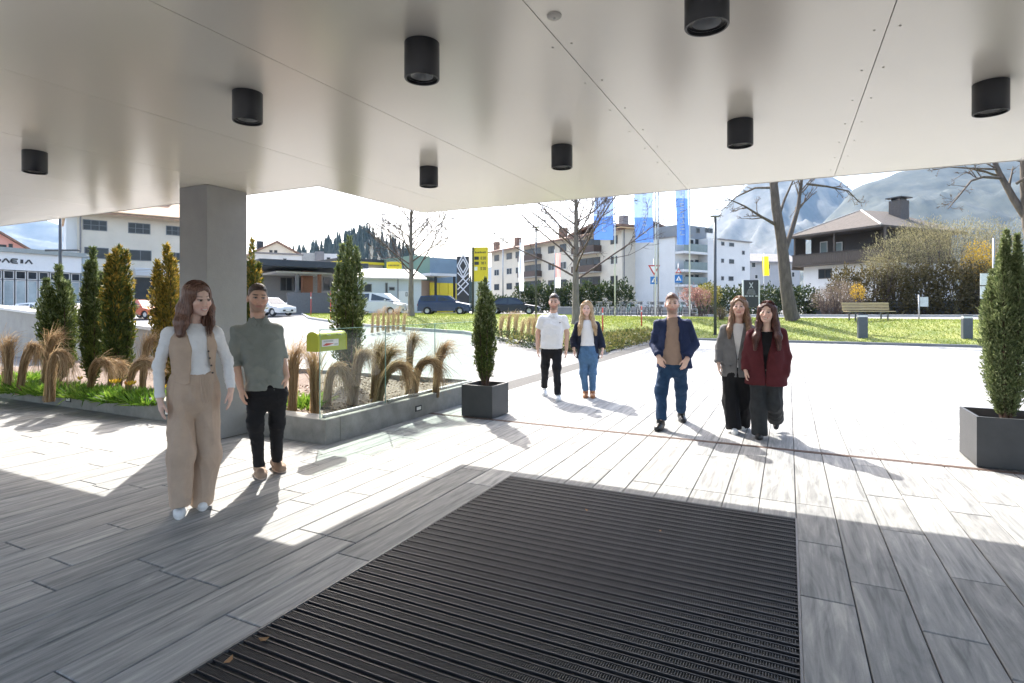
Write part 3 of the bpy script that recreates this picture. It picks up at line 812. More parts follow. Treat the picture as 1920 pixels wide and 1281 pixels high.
b2 = Fac('apartment_building', 'cream gable block with paired slim windows behind the three blue flags', 'building', 1166, 78, 1284, 83)
H2 = b2.z(1225, 433)
b2.wall(0.01, b2.L, 0, 12, H2, M_CREAM)
MB().box(-.9, -1.0, H2+.003, b2.L+.4, 13, H2+.12).build('eave_soffit', M_PEACH, b2.root)
gable_roof(b2.root, 0, b2.L, 0, 12, H2+.34, H2+1.2, M_TILE, .9, 'x', .3)
x, _ = b2.hit(1166, 410, 3)
MB().box(x-.1, 2.6, H2+.6, x+.9, 3.6, H2+2.4).build('chimney', M_GREYR, b2.root)
for (r0) in ((1211, 449, 1220, 461), (1247, 453, 1251.5, 467), (1257, 454, 1261.5, 467), (1211, 489, 1219.5, 502), (1247, 492, 1251.5, 508), (1257, 492, 1261.5, 508), (1211, 527, 1219.5, 543), (1247, 530, 1251.5, 546), (1257, 530, 1261.5, 546)):
    b2.window(*r0, fr=M_WFR, mull=1 if r0[2]-r0[0] > 6 else 0, sill=True)
MB().tube([(.35, -.08, 0), (.35, -.08, H2)], .07, 8).build('downpipe', M_GREYR, b2.root)
for k_, (p0, p1, y0, y1) in enumerate(((1275, 1286, 472, 487), (1279, 1291, 476, 492))):
    xa, za = b2.hit(p0, y0, -1.2); xb, zb_ = b2.hit(p1, y1, -1.2)
    MB().box(xa, -1.3, zb_, xb, -.01-k_*.6, za).build('balcony', M_BALC, b2.root)

b = Fac('modern_apartments', 'white modern apartment building with grey penthouse and glass balconies', 'building', 1283, 72, 1406, 80)
H = b.z(1345, 449)
xm, _ = b.hit(1327, 500)
b.wall(xm, b.L, 0, 11, H, M_WHITE); b.wall(0, xm-.01, 1.5, 11, H, M_WHITE)
xa, _ = b.hit(1296, 430); xb, _ = b.hit(1346, 430)
b.wall(xa, xb, 1.8, 9, b.z(1325, 421), mat('penthouse_grey', (.21, .23, .25), .7, var=.05), z0=H+.002, name='penthouse')
MB().box(-.2, -.25, H+.001, xa-.01, 11, H+.15).build('roof_edge', M_GREYR, b.root); MB().box(xb+.01, -.25, H+.001, b.L+.2, 11, H+.15).build('roof_edge', M_GREYR, b.root)
b.window(1305, 427, 1312, 438, M_GFR, mull=0, y=1.8); b.window(1322, 427, 1336, 438, M_GFR, mull=1, y=1.8)
for (r0) in ((1352, 453, 1358, 461), (1367, 455, 1376, 463), (1352, 485, 1357, 493), (1367, 486, 1376, 495), (1352, 518, 1357, 526), (1366, 518, 1375, 527), (1391, 470, 1396, 478), (1391, 500, 1396, 508)):
    b.window(*r0, fr=M_GFR, mull=0)
for (yt, yb) in ((447, 472), (486, 506), (514, 534)):
    b.window(1285, yt+1, 1300, yb, M_GFR, mull=1, y=1.48); b.window(1303, yt+1, 1321, yb, M_GFR, mull=1, y=1.48)
    z0_ = b.z(1305, yb, 0); MB().box(0, .0, z0_-.3, xm-.02, 1.45, z0_).build('balcony_slab', M_WHITE, b.root)
    MB().box(.02, .02, z0_+.002, xm-.04, .07, z0_+1.0).build('balcony_glass', M_PANE_G, b.root)

b = Fac('grey_house', 'plain grey house between the white apartments and the chalet', 'house', 1406, 98, 1500, 100)
H = b.z(1440, 492); b.wall(0, b.L, 0, 8, H, mat('grey_house_render', (.40, .40, .41), .8, var=.06, scale=.5))
gable_roof(b.root, 0, b.L, 0, 8, H+.02, H+1.6, M_GREYR, .5, 'x', .3)
for r0 in ((1409, 491, 1417, 502), (1415, 515, 1421, 523), (1437, 495, 1444, 505), (1460, 495, 1467, 505), (1484, 510, 1490, 520)): b.window(*r0, fr=M_WFR, mull=0)

# ---- dark timber chalet
b = Fac('timber_chalet', 'dark timber chalet with balcony, shallow hipped roof and black chimney', 'house', 1507, 55, 1652, 48)
ze = b.z(1600, 433); zfl = b.z(1560, 497); zrail = b.z(1560, 476)
M_TIM = mat('dark_timber', (.040, .030, .024), .7, var=.3, scale=6, stretch=(8, 8, 1)); M_TIM2 = mat('weathered_timber', (.085, .068, .055), .75, var=.25, scale=5, stretch=(9, 9, 1))
Wd = 10.0
b.wall(0, b.L, 0, Wd, zfl, M_WHITE, name='lower_wall')
b.wall(.1, b.L-.1, .9, Wd-.1, ze+.2, M_TIM, z0=zfl+.01, name='upper_wall')
MB().box(-.5, -.9, zfl+.002, b.L+.9, .89, zfl+.2).build('balcony_floor', M_TIM2, b.root)
nb_ = 46
for i in range(nb_):
    x = -.5+(b.L+1.38)*i/nb_
    MB().box(x, -.95, zfl+.21, x+(b.L+1.4)/nb_-.02, -.91, zrail).build('balcony_board', M_TIM2, b.root)
MB().box(-.55, -1.0, zrail+.002, b.L+.95, -.86, zrail+.1).build('handrail', M_TIM, b.root)
for x in (-.4, b.L*.5, b.L+.8): MB().box(x, -.88, zrail+.11, x+.16, -.72, ze).build('post', M_TIM2, b.root)
# shaped timber end piece on the left of the balcony
MB().xprism([(-.95, zfl-.3), (.9, zfl-.3), (.9, ze+.2), (-.3, ze+.2)], -.62, -.52, 0).build('side_screen', M_TIM2, b.root)
b.window(1538, 454, 1552, 478, M_WFR, M_PANE_G, 0, y=.88, name='balcony_door'); b.window(1566, 455, 1580, 475, M_WFR, M_PANE_G, 0, y=.88)
b.window(1535, 505, 1560, 522, M_BFR, None, 1)
ov = .8
zr = ze + 2.3
xa, xb, ya, yb = -ov, b.L+ov, -ov-.4, Wd+ov
rx = (xa+xb)/2
def hip(z, t, grow=0):
    return [(xa-grow, ya-grow, z), (xb+grow, ya-grow, z), (xb+grow, yb+grow, z), (xa-grow, yb+grow, z)]
m = MB(); apex0, apex1 = (rx-.2, ya+4.4, zr), (rx+.2, yb-4.4, zr)
V = hip(ze-.1, 0) + hip(ze+.08, 0) + [apex0, apex1]
m.add(V, [(0, 1, 2, 3), (0, 1, 5, 4), (1, 2, 6, 5), (2, 3, 7, 6), (3, 0, 4, 7), (4, 5, 8), (5, 6, 9, 8), (6, 7, 9), (7, 4, 8, 9)])
rf = m.build('roof', mat('weathered_shingle', (.085, .072, .064), .95, var=.2, scale=4, bump=.8, bscale=22), b.root)
MB().tube([(xb, ya, ze+.1), apex0], .09, 6).build('hip_ridge', M_CONC_L, rf); MB().tube([(xa, ya, ze+.1), apex0], .07, 6).build('hip_ridge', M_GREYR, rf)
cx_ = rx+1.6; MB().box(cx_-.55, 5.2, ze+1, cx_+.55, 6.4, zr+.75).build('chimney', mat('chimney_grey', (.10, .09, .085), .8), rf)
MB().box(cx_-.75, 5.0, zr+.95, cx_+.75, 6.6, zr+1.05).build('chimney_cap', M_INK, rf)
for s_ in (-.4, .4): MB().box(cx_+s_-.05, 5.4, zr+.752, cx_+s_+.05, 6.2, zr+.948).build('chimney_post', M_INK, rf)

# ================================================================== hills and mountains
M_FOREST = mat('forest_slope', (.006, .014, .014), .95, var=.5, scale=.03, bump=1.0, bscale=.09, coords='Object', detail=9, c2=(.05, .058, .045))
M_ROCK = mat('rock_slope', (.02, .028, .025), .95, scale=.006, bump=.8, bscale=.03, detail=9, c2=(.13, .13, .125))
def fbm(x, y, oct_=6, seed=0):
    rs = np.random.default_rng(seed); out = np.zeros_like(x); a = 1.0; f = 1.0
    for o_ in range(oct_):
        for _ in range(3):
            k = rs.normal(size=2)*f; ph = rs.uniform(0, 6.28); out += a*np.sin(k[0]*x+k[1]*y+ph)/3
        a *= .55; f *= 1.9
    return out
def ridge(name, prof, dist, foot, mt, rough, seed, label_kind='structure', nx=340, ny=72, zfoot=0, deep=1.6):
    """a mountain whose skyline follows the measured profile at its real distance"""
    px = np.array([p[0] for p in prof]); py = np.array([p[1] for p in prof])
    s = np.linspace(px[0], px[-1], nx); crest = CAMH + (HY - np.interp(s, px, py))/F*dist
    t = np.linspace(0, 1, ny)
    S, T = np.meshgrid(s, t, indexing='ij'); C_ = np.repeat(crest[:, None], ny, 1)
    depth = foot + (dist-foot)*np.minimum(T*2, 1) + np.maximum(T*2-1, 0)*(deep*dist-dist)
    up = np.where(T <= .5, (T*2)**1.25, 1-(T*2-1)*1.0)
    X = (S-CX)/F*dist*(.55+.45*depth/dist); 
    n_ = fbm(X/dist*26, depth/dist*26, 9, seed); n_ = n_*.5-np.abs(fbm(X/dist*34, depth/dist*20, 7, seed+1))+.4
    wob = np.sin(np.pi*np.clip(T*2, 0, 1))*rough*2.2 + rough*.35*(T > .05)
    Z = zfoot + (C_-zfoot)*up + n_*wob
    V = np.stack([X, depth + n_*rough*.8, Z], -1).reshape(-1, 3); i = (np.arange(nx-1)[:, None]*ny+np.arange(ny-1)[None, :]).ravel()
    o = ob(name, np_mesh(name, V, np.stack([i, i+ny, i+ny+1, i+1], 1), True), mt); o['kind'] = 'structure'
    return o
ridge('mountain', [(1150, 560), (1260, 470), (1330, 420), (1400, 345), (1440, 318), (1500, 300), (1545, 322), (1575, 338), (1598, 358), (1640, 400), (1720, 470), (1800, 560)], 2600, 1300, M_ROCK, 30, 3)
ridge('mountain', [(1330, 560), (1430, 520), (1500, 470), (1560, 400), (1605, 352), (1660, 330), (1720, 310), (1800, 292), (1920, 262), (2100, 220), (2350, 200), (2600, 260)], 1500, 500, M_FOREST, 14, 5)
ridge('mountain', [(-700, 420), (-400, 380), (-150, 372), (0, 392), (60, 405), (140, 425), (230, 455), (330, 520), (420, 565)], 3600, 2200, M_ROCK, 30, 8)
HILL = [(430, 560), (520, 500), (570, 482), (620, 466), (665, 446), (700, 440), (740, 458), (790, 488), (840, 512), (900, 542), (960, 566)]
ridge('hill', HILL, 330, 190, M_FOREST, 2.0, 9)
# spruce wood on the hill: one mass of far conifers
rs = np.random.default_rng(4); Vt, Ft = [], []; nbase = 0
hp = np.array(HILL)
for i in range(900):
    px = rs.uniform(450, 900); dd = 330*(1-.36*rs.random()**1.3)
    crest = CAMH+(HY-np.interp(px, hp[:, 0], hp[:, 1]))/F*330
    tt = (dd-190)/140*.5; zb_ = max(crest*(tt*2)**1.25, .5)-1
    h = rs.uniform(5, 9) if px > 690 else rs.uniform(5.5, 12); r = h*rs.uniform(.13, .19)
    x = (px-CX)/F*330*(.55+.45*dd/330)
    lv = 5
    for k_ in range(lv):
        za, zc = zb_+h*(.06+.86*k_/lv), zb_+h*min(1, .06+.86*(k_+1.75)/lv); rr = r*(1-k_/lv)**.8
        n = 7; ph = rs.uniform(0, 6)
        ring = [(x+rr*rs.uniform(.7, 1.25)*math.cos(ph+6.283*j/n), dd+rr*math.sin(ph+6.283*j/n), za-rs.uniform(0, .05)*h) for j in range(n)]
        Vt += ring+[(x, dd, zc)]; Ft += [(nbase+j, nbase+(j+1) % n, nbase+n) for j in range(n)]; nbase += n+1
ob('spruce_wood', np_mesh('spruce_wood', np.array(Vt), np.array(Ft)), leaf_mat('spruce', (.035, .055, .045), (.085, .10, .075), trans=.05), kind='stuff')  # tree colours lightened to stand in for distance haze
bpy.data.objects['spruce_wood']['label'] = 'dark spruce wood covering the hill behind the petrol station'; bpy.data.objects['spruce_wood']['category'] = 'wood'

# air: pale haze round the whole valley
hz = MB().box(-5200, -60, -1.2, 5200, 6000, 930)
o = hz.build('haze', None); o['kind'] = 'stuff'
m, n, l, bs = _tree('haze'); n.remove(bs); pv = n.new('ShaderNodeVolumePrincipled')
pv.inputs['Color'].default_value = (.36, .62, 1.0, 1); pv.inputs['Density'].default_value = .00008; pv.inputs['Anisotropy'].default_value = .1
l.new(pv.outputs['Volume'], n['Material Output'].inputs['Volume']); o.data.materials.append(m)
# ================================================================== lawns and planting
M_LAWN = mat('lawn_soil', (.10, .145, .022), .9, var=.3, scale=.7, bump=.6, bscale=60, c2=(.24, .25, .06))
M_BLADE = leaf_mat('grass_blades', (.13, .19, .022), (.21, .265, .04), (.31, .31, .10), trans=.45)
def poly_mesh_grid(name, poly, step, lift, mt, kind='structure', mound=0.0):
    """grid clipped to a polygon (world xy), laid on the terrain"""
    poly = np.array(poly); x0, y0 = poly.min(0); x1, y1 = poly.max(0)
    bm = bmesh.new(); vs_ = [bm.verts.new((p[0], p[1], 0)) for p in poly]; bm.faces.new(vs_)
    for ax, lo, hi in ((0, x0, x1), (1, y0, y1)):
        for c in np.arange(lo+step, hi, step):
            no = [0, 0, 0]; no[ax] = 1; co = [0, 0, 0]; co[ax] = c
            bmesh.ops.bisect_plane(bm, geom=bm.verts[:]+bm.edges[:]+bm.faces[:], plane_co=co, plane_no=no)
    for v in bm.verts: v.co.z = tz(v.co.x, v.co.y)+lift
    bmesh.ops.recalc_face_normals(bm, faces=bm.faces)
    for f in bm.faces:
        if f.normal.z < 0: f.normal_flip()
    me = bpy.data.meshes.new(name); bm.to_mesh(me); bm.free(); smooth(me)
    o = ob(name, me, mt); 
    if kind: o['kind'] = kind
    return o
def inside(poly, x, y):
    poly = np.asarray(poly); n = len(poly); r = np.zeros(len(x), bool); j = n-1
    for i in range(n):
        xi, yi = poly[i]; xj, yj = poly[j]
        c = ((yi > y) != (yj > y)) & (x < (xj-xi)*(y-yi)/(yj-yi+1e-12)+xi); r ^= c; j = i
    return r
def blades(name, label, poly, n, h, mt, near=None, width=.012, lift=0.0):
    poly = np.asarray(poly); x0, y0 = poly.min(0); x1, y1 = poly.max(0)
    X = rng.uniform(x0, x1, n*3); Y = rng.uniform(y0, y1, n*3); k = inside(poly, X, Y); X, Y = X[k][:n], Y[k][:n]
    m_ = len(X); Z = terrain(X, Y)+lift
    hh = h*rng.uniform(.5, 1.3, m_); lean = rng.normal(size=(m_, 2))*.45
    w = width*(1+.02*np.hypot(X, Y)); a = rng.uniform(0, 6.28, m_)
    dx, dy = np.cos(a)*w/2, np.sin(a)*w/2
    V = np.stack([np.stack([X-dx, Y-dy, Z], 1), np.stack([X+dx, Y+dy, Z], 1), np.stack([X+lean[:, 0]*hh, Y+lean[:, 1]*hh, Z+hh], 1)], 1).reshape(-1, 3)
    o = ob(name, np_mesh(name, V, np.arange(3*m_).reshape(-1, 3)), mt, kind='stuff'); tag(o, label, 'grass'); return o
def xy(p): return (p.x, p.y)
def up(u, v): return xy(W(u, v))
lawn_r = [up(26.95, -5.8), up(26.95, 26), up(34.5, 26), up(35.5, 8), up(36.5, -2), up(36.5, -9), up(33, -11), up(26.95, -8)]
poly_mesh_grid('lawn', lawn_r, 1.0, .0, M_LAWN)
blades('lawn_grass', 'short sunlit grass on the bank with the bench', lawn_r, 52000, .07, M_BLADE, width=.02)
# kerb along the lawn
kb = MB().box(-5.9, 26.80, -.04, 26, 26.94, .10, .01); o = kb.build('lawn_kerb', M_GFR, None, loc=W(0, 0), rot=(0, 0, -TH)); o['kind'] = 'structure'
# round island lawn on the left, its near edge curving round the drive
edge_px = [(566, 589), (580, 597), (620, 603), (690, 611), (780, 618), (870, 624), (940, 637), (1000, 648), (1060, 655), (1135, 661)]
near_e = [G(*p) for p in edge_px]
far_e = [GB(1200, 31), GB(1190, 37), GB(1040, 44), GB(870, 50), GB(700, 56), GB(600, 58), GB(566, 54)]
isl = [xy(p) for p in near_e]+[up(18.6, -5.65), up(26.9, -5.9)]+[xy(p) for p in far_e]
poly_mesh_grid('lawn', isl, 1.0, .012, M_LAWN)
blades('lawn_grass', 'short bright grass on the island lawn around the two slim bare trees', isl, 48000, .07, M_BLADE, width=.02, lift=.012)
m = MB()
for a, b_ in zip(near_e[:-1], near_e[1:]):
    m.bar((a.x, a.y, a.z-.02), (b_.x, b_.y, b_.z-.02), .16, .22)
o = m.build('island_kerb', M_CONC_L); o['kind'] = 'structure'

# ---- bare trees
M_BARK = mat('bark', (.105, .085, .068), .9, var=.35, scale=9, bump=1.0, bscale=26, stretch=(1, 1, .25))
M_BARK_L = mat('pale_bark', (.17, .145, .12), .9, var=.3, scale=9, bump=.8, bscale=26, stretch=(1, 1, .25))
M_TWIG = mat('twigs', (.095, .068, .058), .85, var=.25, scale=5)
def bare_tree(label, base, height, r0, spec, seed, lean=(0, 0), m_tr=M_BARK, trunk_pts=None, twig=M_TWIG, name='bare_tree'):
    """spec: list of limb dicts; limbs fork into branches and twigs"""
    rr = random.Random(seed)
    t = thing(name, label, 'tree', base)
    tr = MB(); br = MB(); tw = MB()
    def grow(p, d, L, r, lev, mb):
        n = 5 if lev < 2 else 4 if lev == 2 else 3
        pts = [p.copy()]; rad = [r]; q = p.copy(); dd = d.copy()
        for i in range(n):
            dd = (dd + Vector((rr.gauss(0, .13), rr.gauss(0, .13), rr.gauss(.05, .1)))*(.8 if lev < 2 else 1.2)).normalized()
            q = q + dd*(L/n); pts.append(q.copy()); rad.append(r*(1-(i+1)/n*.72))
        mb.tube(pts, rad, 6 if lev < 1 else 5 if lev == 1 else 3, cap=False)
        return pts, rad
    def sub(pts, rad, L, lev, cnt, spread):
        if lev > spec.get('levels', 3): return
        k = len(pts)
        for i in range(cnt):
            f = rr.uniform(.25, .98); j = min(int(f*(k-1)), k-2); a = f*(k-1)-j
            p = pts[j].lerp(pts[j+1], a); d = (pts[j+1]-pts[j]).normalized()
            ax = Vector((rr.gauss(0, 1), rr.gauss(0, 1), rr.gauss(0, 1))).cross(d).normalized()
            ang = rr.uniform(.45, spread); nd = (d*math.cos(ang)+ax*math.sin(ang)); nd.z += spec.get('upw', .15); nd.normalize()
            ll = L*rr.uniform(.35, .62)*(1.05-f*.45); r_ = max(rad[j]*rr.uniform(.4, .6), spec.get('rmin', .006))
            pp, rd = grow(p, nd, ll, r_, lev, br if lev < 3 else tw)
            sub(pp, rd, ll, lev+1, spec['counts'][min(lev, len(spec['counts'])-1)], spread)
    tp = trunk_pts or [(lean[0]*height*f*f, lean[1]*height*f*f, height*f) for f in (0, .04, .15, .35, .6, .82, 1)]
    tp = [Vector(p) + Vector((rr.gauss(0, .02), rr.gauss(0, .02), 0))*(i > 1) for i, p in enumerate(tp)]
    z = [p.z/tp[-1].z for p in tp]
    rad = [r0*(1.45 if f == 0 else 1.12 if f < .06 else 1)*(1-.78*f**1.2) for f in z]
    tr.tube(tp, rad, 10, cap=False)
    for i in range(spec['limbs']):
        f = spec['f0']+(1-spec['f0'])*(i+rr.random()*.8)/spec['limbs']*.95; zz = f*tp[-1].z
        j = max(k for k in range(len(tp)-1) if tp[k].z <= zz); a = (zz-tp[j].z)/(tp[j+1].z-tp[j].z); p = tp[j].lerp(tp[j+1], a)
        az = i*2.4+rr.uniform(-.5, .5); el = spec['el']+rr.uniform(-.15, .2)+f*.25
        d = Vector((math.cos(az)*math.cos(el), math.sin(az)*math.cos(el), math.sin(el)))
        L = spec['len']*(1.1-.75*(f-spec['f0'])/(1-spec['f0']))*rr.uniform(.8, 1.15)
        pp, rd = grow(p, d, L, r0*spec.get('lr', .34)*(1.15-f*.7), 1, br)
        sub(pp, rd, L, 2, spec['counts'][0], spec.get('spread', .95))
    for lb in spec.get('extra', []):
        pts = [Vector(p) for p in lb['pts']]; rd = [lb['r']*(1-.75*i/(len(pts)-1)) for i in range(len(pts))]
        tr.tube(pts, rd, 8, cap=False); sub(pts, rd, lb['L'], 2, lb.get('n', 8), .95)
    tr.build('trunk', m_tr, t, smooth_=True, fix=False); br.build('crown', twig if spec.get('tw') else m_tr, t, smooth_=True, fix=False)
    if tw.n: tw.build('twigs', twig, t, fix=False, kind='stuff')
    return t
slim = dict(limbs=26, f0=.27, el=.52, len=4.8, counts=[10, 7, 3, 3], levels=4, lr=.32, upw=.14, rmin=.017, tw=1)
g = GB(771, 40); bare_tree('slim bare tree with spreading twigs in front of the workshop', g, 9.2, .21, slim, 11, m_tr=M_BARK_L)
slim2 = dict(limbs=26, f0=.25, el=.42, len=4.9, counts=[10, 7, 3, 3], levels=4, lr=.32, upw=.10, rmin=.0125, tw=1)
g = GB(1080, 29); bare_tree('slim bare tree standing behind the blonde woman and man in white', g, 8.6, .19, slim2, 23, m_tr=M_BARK_L)
# big two-stemmed tree on the bank
d_ = 29.5; g = GB(1487, d_); k_ = d_/F
def lp(px, py, dy=0): return ((px-1487)*k_, dy, CAMH-(py-HY)*k_-g.z)
ext = [dict(pts=[lp(1472, 470), lp(1490, 430, .3), lp(1505, 390, .5), lp(1515, 340, .7), lp(1522, 270, .8), lp(1530, 180, .9)], r=.15, L=3.4, n=12),
       dict(pts=[lp(1452, 420), lp(1420, 408, -.4), lp(1385, 392, -.8), lp(1345, 378, -1.1)], r=.09, L=2.0, n=8),
       dict(pts=[lp(1462, 400), lp(1480, 370, .5), lp(1500, 335, .8), lp(1520, 290, 1)], r=.08, L=1.9, n=7),
       dict(pts=[lp(1452, 352), lp(1425, 348, .6), lp(1395, 362, 1), lp(1365, 392, 1.3)], r=.07, L=1.7, n=8),
       dict(pts=[lp(1512, 345), lp(1545, 352, -.3), lp(1580, 362, -.5), lp(1600, 385, -.6)], r=.07, L=1.7, n=8)]
tp = [lp(1487, 600), lp(1482, 585), lp(1475, 545), lp(1471, 500), lp(1465, 450), lp(1455, 390), lp(1450, 330), lp(1448, 260), lp(1452, 190), lp(1455, 140)]
bare_tree('large bare two stemmed tree leaning over the bank beside the dark board', g, 13, .33, dict(limbs=9, f0=.55, el=.4, len=3.4, counts=[7, 6, 3], levels=4, lr=.3, upw=.08, rmin=.013, extra=ext), 31, trunk_pts=tp)
# tree at the right edge
d_ = 24.0; g = GB(1965, d_); k_ = d_/F
def lp(px, py, dy=0): return ((px-1965)*k_, dy, CAMH-(py-HY)*k_-g.z)
ext = [dict(pts=[lp(1932, 420), lp(1912, 370, .3), lp(1893, 320, .5), lp(1880, 270, .7), lp(1870, 200, .8)], r=.17, L=3, n=9),
       dict(pts=[lp(1890, 330, .4), lp(1850, 330, .2), lp(1810, 342, -.3), lp(1775, 375, -.6), lp(1750, 398, -.8)], r=.07, L=2.2, n=9),
       dict(pts=[lp(1886, 312, .5), lp(1850, 306, .9), lp(1820, 300, 1.2), lp(1790, 305, 1.4)], r=.05, L=1.6, n=7),
       dict(pts=[lp(1905, 345), lp(1917, 330, -.4), lp(1940, 315, -.8)], r=.06, L=1.4, n=5)]
tp = [lp(1965, 610), lp(1960, 560), lp(1945, 480), lp(1932, 420), lp(1925, 350), lp(1922, 280), lp(1920, 180), lp(1925, 100)]
bare_tree('bare tree with thick forked limbs at the right picture edge', g, 12, .36, dict(limbs=7, f0=.5, el=.35, len=3, counts=[7, 6, 3], levels=4, lr=.3, upw=.05, rmin=.011, extra=ext), 41, trunk_pts=tp)

# ---- upright yews
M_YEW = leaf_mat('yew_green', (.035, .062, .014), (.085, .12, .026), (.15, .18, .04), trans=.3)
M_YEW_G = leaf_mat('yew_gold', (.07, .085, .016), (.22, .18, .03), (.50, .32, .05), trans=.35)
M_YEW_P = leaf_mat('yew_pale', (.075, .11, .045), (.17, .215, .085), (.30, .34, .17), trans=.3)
M_YTRUNK = mat('yew_stem', (.085, .055, .04), .9, var=.3, scale=12)
def yew(label, base, h, r, n, mt, seed, z0=.12, leafL=.05, leafW=.014, stems=9, mt2=None, pinch=.5, name='upright_yew', shoots=None):
    rs = np.random.default_rng(seed); t = thing(name, label, 'shrub', base)
    m = MB(); P_, D_ = [], []
    tops = []
    for i in range(stems):
        a = 6.283*i/stems+rs.uniform(-.4, .4); rad = r*rs.uniform(.5, .78)*(i > 0); hh = h*rs.uniform(.70, .98) if i else h
        bx, by = math.cos(a)*rad, math.sin(a)*rad
        pts = [(bx*.15, by*.15, 0), (bx*.7, by*.7, h*.22), (bx*1.0, by*1.0, hh*.6), (bx*.86, by*.86, hh*.94)]
        m.tube(pts, [.022, .016, .010, .004], 5, cap=False)
        tops.append((bx, by, hh))
        k = int(n*1.7/stems); f = rs.uniform(0, 1, k)**.85
        px_ = np.interp(f, [0, .22, .6, 1], [p[0] for p in pts]); py_ = np.interp(f, [0, .22, .6, 1], [p[1] for p in pts])
        zz = z0*h + f*(hh*1.0-z0*h)
        own = r*.42*np.clip(np.minimum((1.02-f)*3.4, .45+f*3.5), .05, 1)*(1+.28*np.sin(zz*17/h*2+i)+.15*np.sin(zz*41+i*2))
        aa = rs.uniform(0, 6.283, k); q = own*np.sqrt(rs.uniform(.12, 1, k))
        pos = np.stack([px_+np.cos(aa)*q, py_+np.sin(aa)*q, zz], 1)
        dr = np.stack([np.cos(aa)*.55, np.sin(aa)*.55, np.full(k, .95)], 1)+rs.normal(size=(k, 3))*.42
        P_.append(pos); D_.append(dr)
    P_ = np.concatenate(P_); D_ = np.concatenate(D_)
    V, Q = leaf_quads(P_, D_, leafL*rs.uniform(.6, 1.4, len(P_)), leafW*rs.uniform(.7, 1.3, len(P_)))
    m.build('trunk', M_YTRUNK, t, fix=False)
    if mt2 is None: ob('crown', np_mesh('crown', V, Q), mt, t)
    else:                                            # second leaf colour on the upper and outer shoots
        me = np_mesh('crown', V, Q); me.materials.append(mt); me.materials.append(mt2)
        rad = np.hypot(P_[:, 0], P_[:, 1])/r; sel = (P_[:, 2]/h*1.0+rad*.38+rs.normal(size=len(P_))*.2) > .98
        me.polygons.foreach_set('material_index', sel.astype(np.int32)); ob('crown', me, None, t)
    return t
BZ = .2
def bedp(px, d, z=BZ): 
    p = GB(px, d); return Vector((p.x, p.y, z))
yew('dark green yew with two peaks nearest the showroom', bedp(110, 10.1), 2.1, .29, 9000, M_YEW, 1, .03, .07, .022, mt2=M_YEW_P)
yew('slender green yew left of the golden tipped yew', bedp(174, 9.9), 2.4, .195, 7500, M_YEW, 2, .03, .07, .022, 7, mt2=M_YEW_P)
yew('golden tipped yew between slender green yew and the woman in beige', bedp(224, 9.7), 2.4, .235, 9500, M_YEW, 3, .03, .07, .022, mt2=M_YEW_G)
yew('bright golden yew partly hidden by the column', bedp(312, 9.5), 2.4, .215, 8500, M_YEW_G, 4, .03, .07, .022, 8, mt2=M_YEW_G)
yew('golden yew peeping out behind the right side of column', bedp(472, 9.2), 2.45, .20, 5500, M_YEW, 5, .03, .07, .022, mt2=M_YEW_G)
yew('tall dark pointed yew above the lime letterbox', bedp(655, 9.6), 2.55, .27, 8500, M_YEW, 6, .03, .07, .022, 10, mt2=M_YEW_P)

# ---- square planters with yews
M_POT = mat('anthracite_planter', (.045, .047, .05), .5, var=.15, scale=4, bump=.1, bscale=120)
def pot(label, u0, v0, s=.5, h=.47):
    t = thing('square_planter', label, 'planter', W(u0+s/2, v0+s/2), -TH, 'square anthracite planters')
    a = s/2; m = MB(); w = .025
    V = []
    for (r_, z) in ((a, .012), (a, h), (a-w, h), (a-w, h-.16)): V += [(-r_, -r_, z), (r_, -r_, z), (r_, r_, z), (-r_, r_, z)]
    Fq = [(3, 2, 1, 0)]+[(k*4+j, k*4+(j+1) % 4, k*4+4+(j+1) % 4, k*4+4+j) for k in range(3) for j in range(4)]
    m.add(V, Fq); m.build('box', M_POT, t)
    MB().box(-a+w+.001, -a+w+.001, h-.19, a-w-.001, a-w-.001, h-.13).build('soil', M_SOIL, t)
    for sx in (-1, 1):
        for sy in (-1, 1): MB().box(sx*(a-.06)-.02, sy*(a-.06)-.02, .0, sx*(a-.06)+.02, sy*(a-.06)+.02, .012).build('foot', M_BLK, t)
    return t
pot('anthracite square planter at the end of the glass panels', 6.90, -4.2, .5, .46)
pot('anthracite square planter cut by the right picture edge', 6.96, 1.66, .62, .50)
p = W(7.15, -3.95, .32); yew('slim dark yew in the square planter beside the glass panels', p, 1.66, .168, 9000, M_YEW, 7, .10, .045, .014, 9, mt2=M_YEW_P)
p = W(7.27, 1.97, .36); yew('big pale green yew in the planter at right edge', p, 1.98, .195, 24000, M_YEW_P, 8, .06, .036, .013, 12, mt2=M_YEW_P)

